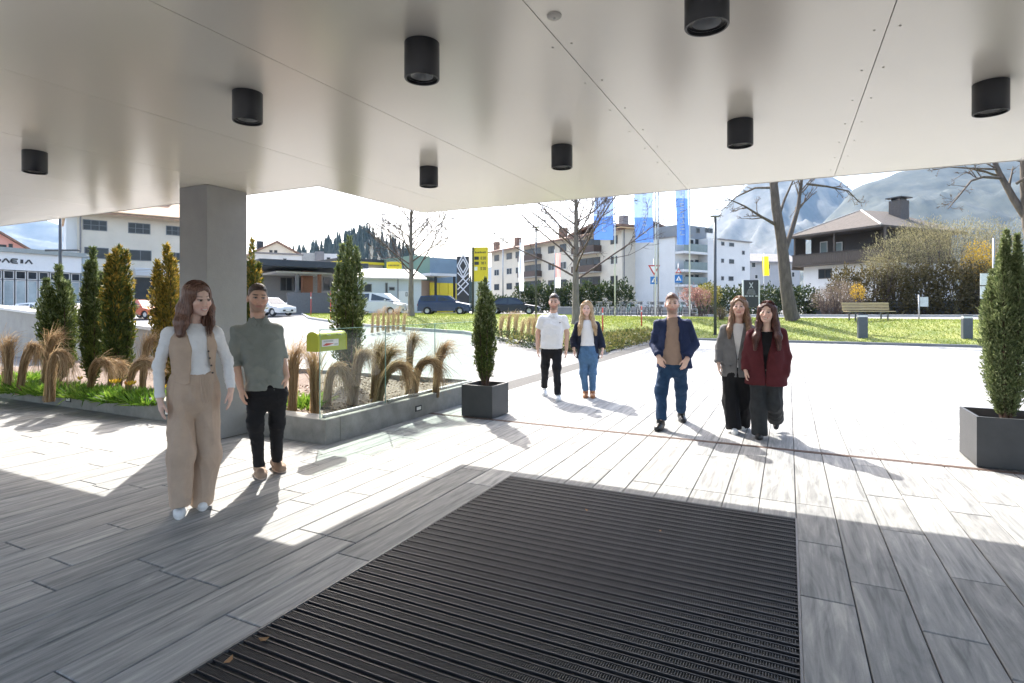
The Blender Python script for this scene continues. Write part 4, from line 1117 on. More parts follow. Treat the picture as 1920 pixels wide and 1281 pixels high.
# ---- dried ornamental grasses, tied and bent over
M_DRY = leaf_mat('dry_grass', (.21, .13, .065), (.38, .265, .145), (.55, .42, .27), trans=.35, rough=.7)
def grass_bundle(label, base, pts, r, n, seed, mt=None, grp='dried grass bundles in the planter', fray=1.0, name='dried_grass'):
    """pts: centre line relative to base"""
    rs = np.random.default_rng(seed); t = thing(name, label, 'grass', base, 0, grp)
    pts = np.array(pts, float); s = np.concatenate([[0], np.cumsum(np.linalg.norm(np.diff(pts, axis=0), axis=1))]); s /= s[-1]
    k = 12; f = np.linspace(0, 1, k)
    # smooth centre line
    c = np.stack([np.interp(f, s, pts[:, j]) for j in range(3)], 1)
    for _ in range(2): c[1:-1] = (c[:-2]+2*c[1:-1]+c[2:])/4
    off = rs.normal(size=(n, 3)); off /= np.linalg.norm(off, axis=1, keepdims=True); off *= (rs.random((n, 1))**.5)
    prof = r*(np.interp(f, [0, .12, .45, .75, 1], [.95, .75, .72, .95, 1.5]))
    path = c[None]+off[:, None]*prof[None, :, None]*np.array([1, 1, .8]) + np.cumsum(rs.normal(size=(n, k, 3)), 1)*.0065
    end = rs.uniform(.72, 1.12, n)
    tt = np.clip(f[None]*end[:, None], 0, 1)
    idx = tt*(k-1); i0 = np.minimum(idx.astype(int), k-2); a = (idx-i0)[..., None]
    rows = np.arange(n)[:, None]; path = path[rows, i0]*(1-a)+path[rows, i0+1]*a
    wild = rs.normal(size=(n, 1, 3))*.085*fray*np.clip((f-.6)/.4, 0, 1)[None, :, None]**1.5
    path = path+wild; path[:, :, 2] = np.maximum(path[:, :, 2], .0)
    V, Q = ribbons(path, .0065*np.interp(f, [0, .7, 1], [1.1, 1, .35]))
    ob('blades', np_mesh('blades', V, Q), mt or M_DRY, t)
    j = 4; tie = MB(); ring = [tuple(c[j]+np.array([math.cos(a)*prof[j]*1.0, math.sin(a)*prof[j]*1.0, 0])) for a in np.linspace(0, 6.283, 13)]
    tie.tube(ring, .006, 4, cap=False); tie.build('twine', mat('twine', (.30, .22, .13), .9), t, fix=False)
    return t
def bundle_px(label, d, pxs, r, n, seed, **kw):
    b0 = P(pxs[0][0], pxs[0][1], d); b0.z = BZ; pts = []
    for i, q in enumerate(pxs):
        p = P(q[0], q[1], d)+Vector((0, (q[2] if len(q) > 2 else 0), 0)); pts.append((p.x-b0.x, p.y-b0.y, max(p.z-b0.z, 0) if i else 0))
    return grass_bundle(label, b0, pts, r, n, seed, **kw)
LB = [('leftmost dried grass bundle, nearly upright at picture edge', 9.0, [(14, 705), (15, 668), (15, 640), (17, 630), (24, 640)], .11),
      ('small dried grass hoop second from the left edge', 8.8, [(36, 700), (48, 665), (62, 640), (74, 640), (66, 690)], .075),
      ('dried grass bundle leaning right before the two peaked yew', 9.2, [(82, 700), (90, 660), (100, 632), (112, 618), (120, 632)], .08),
      ('thick dried grass hoop drooping over the kerb', 8.1, [(92, 712), (96, 668), (112, 650), (126, 658), (121, 715)], .10),
      ('low dried grass arch under the slender green yew', 8.6, [(166, 702), (176, 680), (192, 670), (206, 680), (212, 705)], .06),
      ('bare low arch of dried stems under golden yew', 8.9, [(205, 706), (212, 680), (224, 676), (232, 690), (235, 706)], .05),
      ('tousled dried grass bundle beside the bright golden yew', 8.8, [(266, 702), (272, 660), (280, 630), (284, 624), (288, 640)], .07),
      ('dried grass arch behind the elbow of woman in beige', 8.3, [(236, 712), (250, 685), (272, 674), (290, 678), (296, 700)], .06),
      ('upright brown grass bundle behind the man in grey shirt', 7.3, [(548, 775), (550, 720), (552, 668), (556, 645), (566, 648)], .09),
      ('upright brown grass bundle under the lime letterbox', 7.1, [(591, 778), (590, 730), (590, 690), (588, 660), (584, 650)], .085),
      ('wide pale grass hoop left of the glass corner yew shadow', 7.7, [(612, 750), (618, 705), (630, 676), (648, 690), (656, 735)], .10),
      ('tall pale grass clump behind the first glass panel', 7.9, [(660, 745), (668, 690), (678, 655), (688, 650), (694, 690)], .12),
      ('pale grass bundle with drooping tip behind the glass', 8.3, [(700, 740), (705, 690), (710, 650), (716, 638), (724, 652)], .09),
      ('curved grass bundle arching right behind the glass', 8.1, [(706, 735), (716, 690), (728, 660), (742, 650), (754, 664)], .08),
      ('big front grass hoop pressed against the second glass panel', 7.7, [(706, 745), (720, 705), (740, 678), (762, 682), (768, 725)], .10),
      ('tallest grass bundle behind the glass, tip nodding right', 8.4, [(766, 700), (768, 665), (772, 635), (780, 622), (787, 640)], .075),
      ('round open grass hoop at the right end of the bed', 8.2, [(776, 725), (782, 690), (800, 668), (824, 678), (826, 720)], .075),
      ('feathery grass bundle leaning right at end of the bed', 8.5, [(816, 705), (822, 675), (830, 650), (838, 640), (846, 655)], .085)]
for i, (lab, d_, px_, r_) in enumerate(LB): bundle_px(lab, d_, px_, r_*.74, 260, 100+i, fray=1.0)
# bundles on the island lawn
for i, px in enumerate((698, 708, 718, 727, 737, 746, 757)):
    d_ = 27.0+(i % 3)*.5; g = GB(px, d_); h = 1.05+.12*((i*7) % 3)
    grass_bundle(['leftmost', 'second', 'third', 'middle', 'fifth', 'sixth', 'rightmost'][i]+' tied straw bundle in the row before the workshop', g, [(0, 0, 0), (.02, 0, h*.5), (.05, 0, h*.92), (.12, 0, h), (.2, 0, h*.86)], .13, 70, 200+i, grp='straw bundles on the island lawn')
for i, (px, py, h) in enumerate(((938, 632, .95), (952, 634, 1.1), (966, 636, 1.15), (978, 640, .9), (990, 642, 1.05), (1000, 638, .95), (1012, 645, .8))):
    g = G(px, py); 
    grass_bundle(['leftmost', 'second', 'third', 'middle', 'fifth', 'sixth', 'rightmost'][i]+' tied straw bundle in the group beside the potted yew', g, [(0, 0, 0), (.03, 0, h*.5), (.08, 0, h*.93), (.16, 0, h), (.27, 0, h*.8)], .14, 90, 220+i, grp='straw bundles by the drive')

# ---- leafy ground cover in the bed
M_GCOV = leaf_mat('fresh_leaves', (.06, .14, .015), (.14, .27, .025), (.25, .36, .05), trans=.45)
def cover(name, label, spots, mt, hh, wd, per):
    P_ = []
    for (c, rad, k) in spots:
        a = rng.uniform(0, 6.283, k); q = rad*np.sqrt(rng.random(k))
        x = c.x+np.cos(a)*q; y = c.y+np.sin(a)*q*.7
        d = np.stack([np.cos(a)*.6, np.sin(a)*.6, np.ones(k)], 1)+rng.normal(size=(k, 3))*.35; d /= np.linalg.norm(d, axis=1, keepdims=True)
        L = hh*rng.uniform(.5, 1.25, k); f = np.linspace(0, 1, 4)
        path = np.stack([x, y, np.full(k, BZ)], 1)[:, None]+d[:, None]*(L[:, None]*f[None])[..., None]
        path[:, :, 2] -= (f**2*.25)[None]*L[:, None]; P_.append(path)
    path = np.concatenate(P_); V, Q = ribbons(path, wd*np.array([.7, 1, .8, .1])[None])
    o = ob(name, np_mesh(name, V, Q), mt, kind='stuff'); tag(o, label, 'ground cover')
sp = []
for px in list(range(-40, 300, 9)):
    d_ = rng.uniform(7.75, 8.3) + max(0, (300-px)/300*1.35); sp.append((bedp(px, d_), .22, 130 if not 50 < px < 60 else 60))
for (px, d_) in ((30, 10.2), (45, 10.4), (58, 10.3), (20, 10.0), (572, 7.6), (580, 7.8), (568, 7.9)): sp.append((bedp(px, d_), .22, 150))
cover('ground_cover', 'fresh green strap leaves growing along the front of the planter', sp, M_GCOV, .25, .02, 1)
# a few yellow flowers
fl = 0
for i, (px, d_) in enumerate(((210, 8.35), (216, 8.3), (222, 8.4), (238, 8.15), (244, 8.1), (250, 8.2), (306, 7.8), (150, 8.7))):
    p = bedp(px, d_); t = thing('flower', ['yellow flower, leftmost of the trio under the golden yew', 'yellow flower in the middle of the trio under golden yew', 'yellow flower, rightmost of the trio under golden yew', 'orange tinted flower left of the woman in beige', 'middle yellow flower left of the woman in beige', 'yellow flower closest to the woman in beige', 'yellow flower behind the hip of woman in beige', 'single yellow flower at left in the leaves'][i], 'flower', p, rng.uniform(0, 6), 'yellow flowers in the planter')
    MB().tube([(0, 0, 0), (.01, 0, .12), (0, .01, .24)], .004, 4).build('stem', mat('stem_green', (.09, .17, .03), .6), t, fix=False)
    m = MB()
    for j in range(6):
        a = 6.283*j/6; c, s = math.cos(a), math.sin(a)
        m.add([(0, .01, .235), (c*.03-s*.02, s*.03+c*.02, .26), (c*.045, s*.045, .30), (c*.03+s*.02, s*.03-c*.02, .26)], [(0, 1, 2, 3)])
    m.build('petals', mat('petal_yellow' if i != 3 else 'petal_orange', (.75, .50, .04) if i != 3 else (.7, .28, .05), .6), t, fix=False)
# clippings and bark chips on the soil behind the glass
n_ = 1500; u_ = rng.uniform(KU+KW, BU-.25, n_); v_ = rng.uniform(-7.5, KV-KW, n_)
pos = np.stack([SU*u_+CU*v_, CU*u_-SU*v_, np.full(n_, BZ+.03)], 1); dr = rng.normal(size=(n_, 3))*np.array([1, 1, .25])
V, Q = leaf_quads(pos, dr, rng.uniform(.03, .07, n_), .02); o = ob('bark_chips', np_mesh('bark_chips', V, Q), leaf_mat('bark_chip', (.20, .12, .075), (.36, .25, .17), trans=0), kind='stuff'); tag(o, 'pale bark chips strewn over the planter soil', 'mulch')

# ---- low shrub strip along the paving edge, hedges, big bushes
def bush(name, label, cat, boxes, n, L, Wl, mt, seed, sticks=0, grp=None, twig_mt=None, dirb=(0, 0, .4)):
    """boxes: list of (centre, radii): leaves fill ellipsoids, denser near the skin"""
    rs = np.random.default_rng(seed); c0 = Vector(boxes[0][0]); base = Vector((c0.x, c0.y, tz(c0.x, c0.y)))
    t = thing(name, label, cat, base, 0, grp); P_, D_ = [], []
    vol = np.array([b_[1][0]*b_[1][1]+b_[1][0]*b_[1][2] for b_ in boxes]); vol = vol/vol.sum()
    for (c, r), f in zip(boxes, vol):
        k = int(n*f); d = rs.normal(size=(k, 3)); d /= np.linalg.norm(d, axis=1, keepdims=True); q = rs.random((k, 1))**.33
        q *= 1+.22*np.sin(d[:, :1]*9+d[:, 2:]*7+seed)*np.cos(d[:, 1:2]*8)
        p = np.array([c[0]-base.x, c[1]-base.y, c[2]-base.z])+d*q*np.array(r); P_.append(p); D_.append(d+np.array(dirb)+rs.normal(size=(k, 3))*.5)
    P_ = np.concatenate(P_); D_ = np.concatenate(D_); keep = P_[:, 2] > -.05; P_, D_ = P_[keep], D_[keep]
    V, Q = leaf_quads(P_, D_, L*rs.uniform(.6, 1.5, len(P_)), Wl*rs.uniform(.7, 1.3, len(P_))); ob('foliage', np_mesh('foliage', V, Q), mt, t)
    m = MB()
    for i in range(max(sticks, 6)):
        c, r = boxes[i % len(boxes)]; d = rs.normal(size=3); d[2] = abs(d[2])+.4; d /= np.linalg.norm(d)
        e = np.array([c[0]-base.x, c[1]-base.y, c[2]-base.z])+d*np.array(r)*rs.uniform(.8, 1.15); s_ = np.array([c[0]-base.x+rs.normal()*.2*r[0], c[1]-base.y, 0]); mid = (s_+e)/2+rs.normal(size=3)*.15*r[2]
        m.tube([tuple(s_), tuple(mid), tuple(e)], [.05*min(1, L*6), .03*min(1, L*6), .008], 4, cap=False)
    m.build('stems', twig_mt or M_TWIG, t, fix=False)
    return t
M_HEDGE = leaf_mat('hedge_green', (.02, .035, .012), (.045, .07, .02), (.08, .10, .03), trans=.2)
M_HEDGE_B = leaf_mat('hedge_brown', (.06, .05, .02), (.11, .09, .035), (.175, .14, .06), trans=.3)
M_WILLOW = leaf_mat('willow_pale', (.13, .12, .06), (.24, .22, .11), (.38, .34, .20), trans=.4)
M_FORS = leaf_mat('forsythia', (.42, .26, .02), (.62, .42, .03), (.5, .33, .08), trans=.4)
M_DRYSH = leaf_mat('dry_shrub', (.15, .125, .09), (.26, .21, .15), (.33, .24, .2), trans=.3)
M_LOWSH = leaf_mat('low_shrub', (.05, .075, .02), (.15, .16, .035), (.27, .22, .08), trans=.35)
for i in range(9):
    u_ = 18.4+i*1.0; p = W(u_, -5.9-.15*(i % 2)-.25*(8-i)/8, .22); p.z = tz(p.x, p.y)*.4+.2
    bush('low_shrub', ['nearest low shrub at the tip of the planting strip beside the paving', 'second low shrub along the paving edge', 'third low shrub along the paving edge', 'fourth low shrub along the paving edge', 'middle low shrub along the paving edge', 'sixth low shrub along the paving edge', 'seventh low shrub along the paving edge', 'eighth low shrub along the paving edge', 'last low shrub of the strip, next to the lawn kerb'][i], 'shrub', [((p.x, p.y, p.z), (.75, .6, .34))], 1100, .085, .045, M_LOWSH, 300+i, grp='low shrubs beside the paving')
for i, (px, py) in enumerate(((955, 641), (980, 648), (1008, 654), (1040, 657), (1075, 660), (1110, 661))):
    p = G(px, py); bush('low_shrub', ['leftmost', 'second', 'third', 'fourth', 'fifth', 'rightmost'][i]+' small shrub on the drive side of the planting strip', 'shrub', [((p.x, p.y+.4, p.z+.14), (.6, .5, .3))], 700, .08, .04, M_LOWSH if i % 2 else M_HEDGE, 320+i, grp='small shrubs beside the drive')
def hedge(label, px0, d0, px1, d1, h, mt, n, seed, th=.9, L=.16):
    a = GB(px0, d0); b_ = GB(px1, d1); k = max(3, int((b_-a).length/1.6)); bx = []
    rs = random.Random(seed)
    for i in range(k+1):
        p = a.lerp(b_, i/k); bx.append(((p.x, p.y, tz(p.x, p.y)+h*.5), ((b_-a).length/k*.75, th, h*.58*rs.uniform(.92, 1.1))))
    return bush('hedge', label, 'hedge', bx, n, L, L*.6, mt, seed, sticks=14)
hedge('clipped dark green hedge before the cream apartment building', 985, 62, 1166, 58, 2.9, M_HEDGE, 9000, 401, L=.28)
hedge('clipped dark green hedge behind the dark sign board', 1330, 45, 1512, 47, 2.2, M_HEDGE, 9000, 402, L=.2)
hedge('tall olive brown hedge above the stone wall', 1585, 46, 1838, 42, 3.7, M_HEDGE_B, 14000, 403, 1.3, .2)
hedge('low olive hedge right of the olive brown hedge', 1845, 43, 2050, 40, 3.0, M_HEDGE_B, 7000, 404, 1.0, .2)
def wpx(px, py, d): 
    p = P(px, py, d); return (p.x, p.y, p.z)
bush('willow_bush', 'huge pale olive twiggy bush hiding right half of the chalet', 'bush', [(wpx(1760, 480, 45), (4.2, 2.5, 2.8)), (wpx(1680, 490, 45), (2.6, 2, 2.3)), (wpx(1655, 505, 44.5), (1.3, 1.3, 1.4)), (wpx(1820, 470, 46), (2.8, 2, 2.6)), (wpx(1730, 445, 46), (2.0, 1.6, 1.5)), (wpx(1870, 480, 46), (2.5, 2, 3))], 30000, .16, .035, M_WILLOW, 410, 90, dirb=(0, 0, .9))
bush('forsythia', 'orange yellow flowering bush right of the pale olive bush', 'bush', [(wpx(1835, 500, 43), (1.2, 1, 1.9)), (wpx(1850, 520, 43), (1.0, .8, 1.2))], 3500, .12, .07, M_FORS, 411, 20)
bush('dry_shrub', 'leafless greyish shrub at the left end of stone wall', 'shrub', [(wpx(1570, 555, 42), (1.2, .9, 1.2)), (wpx(1545, 562, 42), (.9, .8, .9)), (wpx(1595, 557, 42), (1.0, .8, 1.1))], 5000, .14, .02, M_DRYSH, 412, 60, dirb=(0, 0, 1.1))
bush('forsythia', 'small yellow flowering bush low in the hedge', 'bush', [(wpx(1608, 548, 41), (.5, .4, .6))], 500, .1, .06, M_FORS, 413)
bush('flowering_shrub', 'pink flowering shrub left of the tall lamp post', 'shrub', [(wpx(1297, 555, 40), (.8, .6, .7)), (wpx(1315, 558, 40), (.7, .6, .6))], 1800, .12, .06, leaf_mat('pink_bloom', (.28, .12, .10), (.45, .25, .22), (.30, .2, .12), trans=.3), 414, 20)
bush('yellow_shrub', 'yellow green shrub beside the tall lamp post', 'shrub', [(wpx(1328, 552, 41), (.9, .6, .8))], 1500, .12, .06, leaf_mat('lime_bloom', (.18, .17, .03), (.32, .28, .05), trans=.3), 415)
bush('dark_shrub', 'small dark shrub at the foot of tall lamp post', 'shrub', [(wpx(1352, 590, 31), (.35, .3, .45))], 700, .09, .03, M_HEDGE_B, 416, 14)
hedge('low hedge along the street left of the cream apartments', 905, 58, 960, 60, 1.6, M_HEDGE, 2500, 417, .7, .25)
# ================================================================== street furniture
M_POLE = mat('galvanised_pole', (.36, .37, .37), .45, .6, var=.1)
M_POLE_W = mat('white_pole', (.70, .71, .71), .4, var=.04)
M_POLE_D = mat('dark_grey_pole', (.07, .075, .08), .45, .3, var=.1)
M_RED = mat('red_paint', (.50, .055, .03), .5, var=.1)
M_SIGNW = mat('sign_white', (.78, .78, .76), .4, var=.03)
M_SIGNB = mat('sign_blue', (.02, .16, .42), .4, var=.05)
def pole(t, h, r, mt, name='pole', x=0, y=0, z0=-.3):
    return MB().tube([(x, y, z0), (x, y, h)], [r, r*.85], 10).build(name, mt, t, smooth_=True)
# lamp posts
def lamp(label, g, h, r=.055, head=.45, mt=M_POLE_D):
    t = thing('lamp_post', label, 'lamp post', g)
    pole(t, h, r, mt); MB().box(-head/2, -.12, h+.001, head/2, .12, h+.07, .02).build('lamp_head', mt, t)
    MB().box(-head/2+.04, -.09, h-.012, head/2-.04, .09, h, .003).build('diffuser', M_SIGNW, t)
    MB().cyl((0, 0, 0), .11, -.05, .03, 14).build('base_plate', mt, t)
    return t
g = G(1341, 628); lamp('tall dark lamp post standing between the navy blazer man and board', g, CAMH-(407-HY)/F*g.y-g.z, .075)
g = G(1005, 600); lamp('slim dark lamp post behind the man in white polo', g, CAMH-(427-HY)/F*g.y-g.z, .06)
g = GB(943, 60); lamp('thin distant lamp post left of the cream apartments', g, CAMH-(448-HY)/F*g.y-g.z, .07, .9, M_POLE)
g = GB(113, 30); t = thing('lamp_post', 'dark lamp post with crossbar before the showroom', 'lamp post', g)
hh = CAMH-(380-HY)/F*30-g.z; pole(t, hh, .085, M_POLE_D); zc = CAMH-(470-HY)/F*30-g.z
MB().box(-.8, -.05, zc-.04, 1.0, .05, zc+.06, .01).build('crossbar', M_POLE_D, t); MB().box(-.5, -.15, hh+.001, .5, .15, hh+.08, .02).build('lamp_head', M_POLE_D, t)
g = GB(1388, 50); lamp('short dark post lamp by the hedge left of the board', g, 2.6, .09, .34)
# flags
M_FLAG = mat('flag_blue', (.06, .24, .62), .75, var=.08, scale=1.2)
M_FLAG2 = mat('flag_light_blue', (.24, .46, .82), .75, var=.08, scale=1.2)
def flag_mat(name, c, tr=.5):
    m = mat(name, c, .75, var=.06, scale=1.5); n = m.node_tree.nodes; l = m.node_tree.links; b = n['Principled BSDF']
    t = n.new('ShaderNodeBsdfTranslucent'); t.inputs['Color'].default_value = (*c, 1); mx = n.new('ShaderNodeMixShader'); mx.inputs['Fac'].default_value = tr
    l.new(b.outputs['BSDF'], mx.inputs[1]); l.new(t.outputs['BSDF'], mx.inputs[2]); l.new(mx.outputs['Shader'], n['Material Output'].inputs['Surface']); return m
M_F1 = flag_mat('flag_cloth_light', (.33, .46, .76), .3); M_F2 = flag_mat('flag_cloth_deep', (.10, .22, .58), .3); M_F3 = flag_mat('flag_cloth_white', (.72, .76, .80)); M_FY = flag_mat('flag_cloth_yellow', (.72, .55, .02))
def flag(label, px_pole, d, x0, x1, ytop, ybot, seed, m_pole=M_POLE_W, deep=.22, pole_px=None, tcol=(.42, .62), htop=None, marks=True, m1=None, m2=None, r=.05, nmk=14):
    g = GB(px_pole, d); k = d/F; t = thing('flag', label, 'flag', g, 0, 'blue banners on poles' if m1 is None else None)
    top = CAMH-(ytop-HY)*k-g.z; bot = CAMH-(ybot-HY)*k-g.z; xa = (x0-px_pole)*k; xb = (x1-px_pole)*k
    pole(t, top+.35, r, m_pole)
    MB().bar((0, 0, top-.02), (xa, 0, top-.02), .03, .03).build('top_arm', m_pole, t)
    rs = np.random.default_rng(seed); ph = rs.uniform(0, 6, 4); nx, nz = 14, 44
    def surf(f, z_, off=0.0):
        xx = xa+(xb-xa)*f + .05*np.sin(z_*1.3+ph[0])*(1-f)
        yy = .07*np.sin(f*7+z_*.8+ph[1])+.05*np.sin(f*3-z_*1.7+ph[2]) + off
        return xx, yy
    def sheet(z0_, z1_, mt, name, f0=0., f1=1., off=0., n1=nx, n2=nz):
        f, z_ = np.meshgrid(np.linspace(f0, f1, n1), np.linspace(z0_, z1_, n2), indexing='ij'); x_, y_ = surf(f, z_, off)
        V = np.stack([x_, y_, z_], -1).reshape(-1, 3); i = (np.arange(n1-1)[:, None]*n2+np.arange(n2-1)[None, :]).ravel()
        return ob(name, np_mesh(name, V, np.stack([i, i+n2, i+n2+1, i+1], 1), True), mt, t)
    zs = bot+(top-bot)*deep
    c = sheet(zs, top, m1 or M_F1, 'banner'); sheet(bot, zs, m2 or M_F2, 'banner_foot')
    if marks:                                          # white upright lettering, too blurred to read
        z = bot+.22*(top-bot)*.35; rr = random.Random(seed); w = tcol[1]-tcol[0]; step = (top-z)/nmk
        m_ = []
        sheet(z, z+step*.2, M_F3, 'letter_mark', tcol[0], tcol[1], -.012, 4, 3)
        sheet(z, z+step*.75, M_F3, 'letter_mark', tcol[0], tcol[0]+w*.3, -.013, 3, 4)
        z += step
        while z < top-.2:
            kind = rr.randrange(3)
            sheet(z, z+step*.25, M_F3, 'letter_mark', tcol[0], tcol[1], -.012, 4, 3)
            if kind > 0: sheet(z+step*.25, z+step*.75, M_F3, 'letter_mark', tcol[0]+w*.3*(kind-1)*2, tcol[0]+w*.3*(kind-1)*2+w*.35, -.012, 3, 3)
            if kind < 2: sheet(z+step*.5, z+step*.72, M_F3, 'letter_mark', tcol[0]+.02, tcol[1]-.02, -.014, 4, 3)
            z += step
    return t
flag('left blue banner half hidden by bare twigs', 1153, 38, 1114, 1150, 250, 450, 1)
flag('middle blue banner with white upright lettering', 1229, 37, 1190, 1225, 240, 455, 2, M_POLE_W)
flag('right narrow blue banner with white lettering', 1293, 36, 1268, 1291, 230, 459, 3, M_POLE_W, .38, tcol=(.3, .62), nmk=20)
g = GB(1234, 39); t = thing('flagpole', 'grey flagpole just right of the middle blue banner', 'pole', g); pole(t, 12.5, .06, M_POLE); MB().lathe([(.07, 12.5), (.09, 12.56), (.05, 12.64), (.001, 12.66)], 12).build('cap', M_POLE, t)
flag('small yellow banner in front of the grey house', 1432, 62, 1430, 1442, 481, 517, 6, M_POLE_W, .1, marks=False, m1=M_FY, m2=M_FY, r=.035)
flag('white and red narrow banner behind the slim bare tree', 1040, 52, 1041, 1051, 475, 540, 8, M_POLE, .3, marks=False, m1=flag_mat('flag_cloth_pink', (.62, .35, .33)), m2=M_F3, r=.05)
flag('plain white narrow banner left of the slim lamp post', 975, 58, 973, 982, 455, 546, 9, M_POLE, .3, marks=False, m1=flag_mat('flag_cloth_pale', (.55, .60, .66)), m2=M_F3, r=.05)
# traffic signs
def tri(s, y, th, down=False):
    h = s*.866; pts = [(-s/2, -h/3), (s/2, -h/3), (0, h*2/3)]
    if down: pts = [(x, -z) for x, z in pts]
    m = MB(); m.xprism(pts, y-th, y, 1); return m
def crossing(t, z, s=.62, y=-.07):
    MB().box(-s/2, y-.02, z-s/2, s/2, y, z+s/2, .004).build('crossing_sign', M_SIGNB, t)
    o = tri(s*.72, y-.021, .004).build('triangle', M_SIGNW, t, loc=(0, 0, z-.03)); 
    m = MB(); m.bar((0, y-.03, z+.08), (0, y-.03, z-.06), .05, .01, up=(0, 1, 0)); m.bar((0, y-.03, z-.05), (.07, y-.03, z-.17), .035, .01, up=(0, 1, 0)); m.bar((0, y-.03, z-.05), (-.07, y-.03, z-.17), .035, .01, up=(0, 1, 0)); m.build('pictogram', M_INK, t)
g = GB(1226, 43); k = 43/F; t = thing('road_sign', 'give way triangle above blue crossing sign before cream gable block', 'road sign', g)
pole(t, CAMH-(490-HY)*k-g.z+.2, .04, M_POLE); z = CAMH-(504-HY)*k-g.z
tri(.92, -.06, .02, True).build('give_way_border', M_RED, t, loc=(0, 0, z)); tri(.60, -.081, .006, True).build('give_way_face', M_SIGNW, t, loc=(0, 0, z))
crossing(t, CAMH-(526-HY)*k-g.z, .58)
g = GB(1272, 52); k = 52/F; t = thing('road_sign', 'smaller crossing sign with warning triangle right of the give way sign', 'road sign', g)
pole(t, CAMH-(500-HY)*k-g.z+.3, .05, M_POLE); z = CAMH-(509-HY)*k-g.z
tri(.55, -.06, .02).build('warning_border', M_RED, t, loc=(0, 0, z)); tri(.3, -.081, .006).build('warning_face', M_SIGNW, t, loc=(0, 0, z)); crossing(t, CAMH-(523-HY)*k-g.z, .72)
# dark notice board
g = GB(1408, 33); k = 33/F; t = thing('notice_board', 'dark notice board with pale crossed emblem on white posts', 'sign', g)
zb_ = CAMH-(576-HY)*k-g.z; zt = CAMH-(525-HY)*k-g.z; hw = 15*k
for s_ in (-1, 1): MB().box(s_*hw-.04, -.04, -.2, s_*hw+.04, .04, zt, .006).build('post', M_POLE_W, t)
MB().box(-hw+.042, -.03, zb_, hw-.042, .0, zt-.01).build('panel', mat('board_black', (.03, .032, .036), .5, var=.2, scale=5), t)
ym = -.035; zc = zt-.32
M_EMB = mat('emblem_grey', (.45, .46, .48), .5)
for (a, b_) in (((-.1, zc-.16), (.1, zc+.16)), ((.1, zc-.16), (-.1, zc+.16))): 
    MB().bar((a[0], ym-(.004 if a[0] < 0 else .0), a[1]), (b_[0], ym-(.004 if a[0] < 0 else .0), b_[1]), .05, .008, up=(0, 1, 0)).build('emblem', M_EMB, t)
MB().xprism([(-.3, zc-.55), (.3, zc-.55), (.17, zc-.22), (-.17, zc-.22)], ym-.004, ym+.004, 1).build('picture', mat('board_picture', (.12, .125, .13), .5, var=.3, scale=9), t)
for (x0, x1, zz) in ((-.38, -.2, zc-.66), (-.14, -.02, zc-.66), (.02, .14, zc-.66), (.24, .38, zc-.66)): MB().box(x0, ym-.004, zz, x1, ym+.004, zz+.06).build('caption_mark', M_EMB, t)
# totem signs
g = GB(868, 58); k = 58/F; t = thing('totem_sign', 'tall black totem with white nested diamond pattern', 'sign', g, R(8))
zt = CAMH-(481-HY)*k-g.z; hw = 11.5*k
MB().box(-hw, -.25, -.2, hw, .25, zt, .03).build('pylon', mat('totem_black', (.02, .022, .03), .35, var=.08), t)
M_TW = mat('totem_white', (.62, .62, .66), .4, var=.03)
def dia(zc, w, h, th=.13):
    m = MB()
    for (a, b_) in (((0, h), (w, 0)), ((w, 0), (0, -h)), ((0, -h), (-w, 0)), ((-w, 0), (0, h))):
        m.bar((a[0], -.262, zc+a[1]), (b_[0], -.262, zc+b_[1]), th, .02, up=(0, 1, 0))
    m.build('diamond', M_TW, t)
dia(zt-1.0, hw*.62, .72, .12); dia(zt-1.0, hw*.95, 1.18, .12)
for i in range(3):
    z = zt-2.6-i*.55
    for s_ in (-1, 1): MB().bar((-s_*hw*.9, -.262-.004*(s_ > 0), z-.3), (s_*hw*.9, -.262-.004*(s_ > 0), z+.9), .11, .02, up=(0, 1, 0)).build('stripe', M_TW, t) if i % 2 == 0 or s_ > 0 else None
g = GB(902, 46); k = 46/F; t = thing('price_totem', 'yellow fuel price totem with dark number rows', 'sign', g, R(-10))
zt = CAMH-(464-HY)*k-g.z; zb_ = CAMH-(528-HY)*k-g.z; hw = 13*k
MB().box(-hw-.16, -.2, -.2, -hw, .2, zt+.02, .01).build('post', mat('totem_olive', (.05, .05, .03), .5), t)
MB().box(-hw+.002, -.16, zb_, hw, .16, zt, .01).build('panel', M_YEL, t)
MB().box(-hw+.01, -.14, 0, hw-.02, .14, zb_-.01).build('foot_panel', mat('totem_pale', (.55, .56, .55), .5), t)
for i, py in enumerate((484.5, 494, 504)):
    z = CAMH-(py-HY)*k-g.z
    if i < 2: MB().box(-hw+.05, -.175, z-.13, -hw+.42, -.165, z+.13).build('name_plate', M_INK, t)
    else: MB().box(-hw+.05, -.175, z-.15, -hw+.3, -.165, z+.15).build('name_plate', M_SIGNW, t)
    for j in range(3):                                # number row, digits as segment bars
        x = .02+j*.155
        for (a, b_) in (((0, -.1), (0, .1)), ((.08, -.1), (.08, .1)), ((0, .1), (.08, .1)), ((0, -.1), (.08, -.1)))[(j+i) % 2:4-(i == 1)]:
            MB().bar((x+a[0], -.17, z+a[1]), (x+b_[0], -.17, z+b_[1]+.001), .035, .01, up=(0, 1, 0)).build('digit_segment', M_INK, t)
z = CAMH-(474-HY)*k-g.z
for j in range(7): MB().box(-hw+.08+j*.135, -.175, z-.06, -hw+.18+j*.135, -.165, z+(.06 if j % 3 else .09)).build('header_mark', mat('header_ink', (.16, .13, .02), .5), t)
g = GB(739, 52); k = 52/F; t = thing('hanging_sign', 'small yellow sign board left of the bare trunk', 'sign', g)
zt = CAMH-(491-HY)*k-g.z; zb_ = CAMH-(505-HY)*k-g.z; pole(t, zt+.05, .05, M_POLE, x=.3)
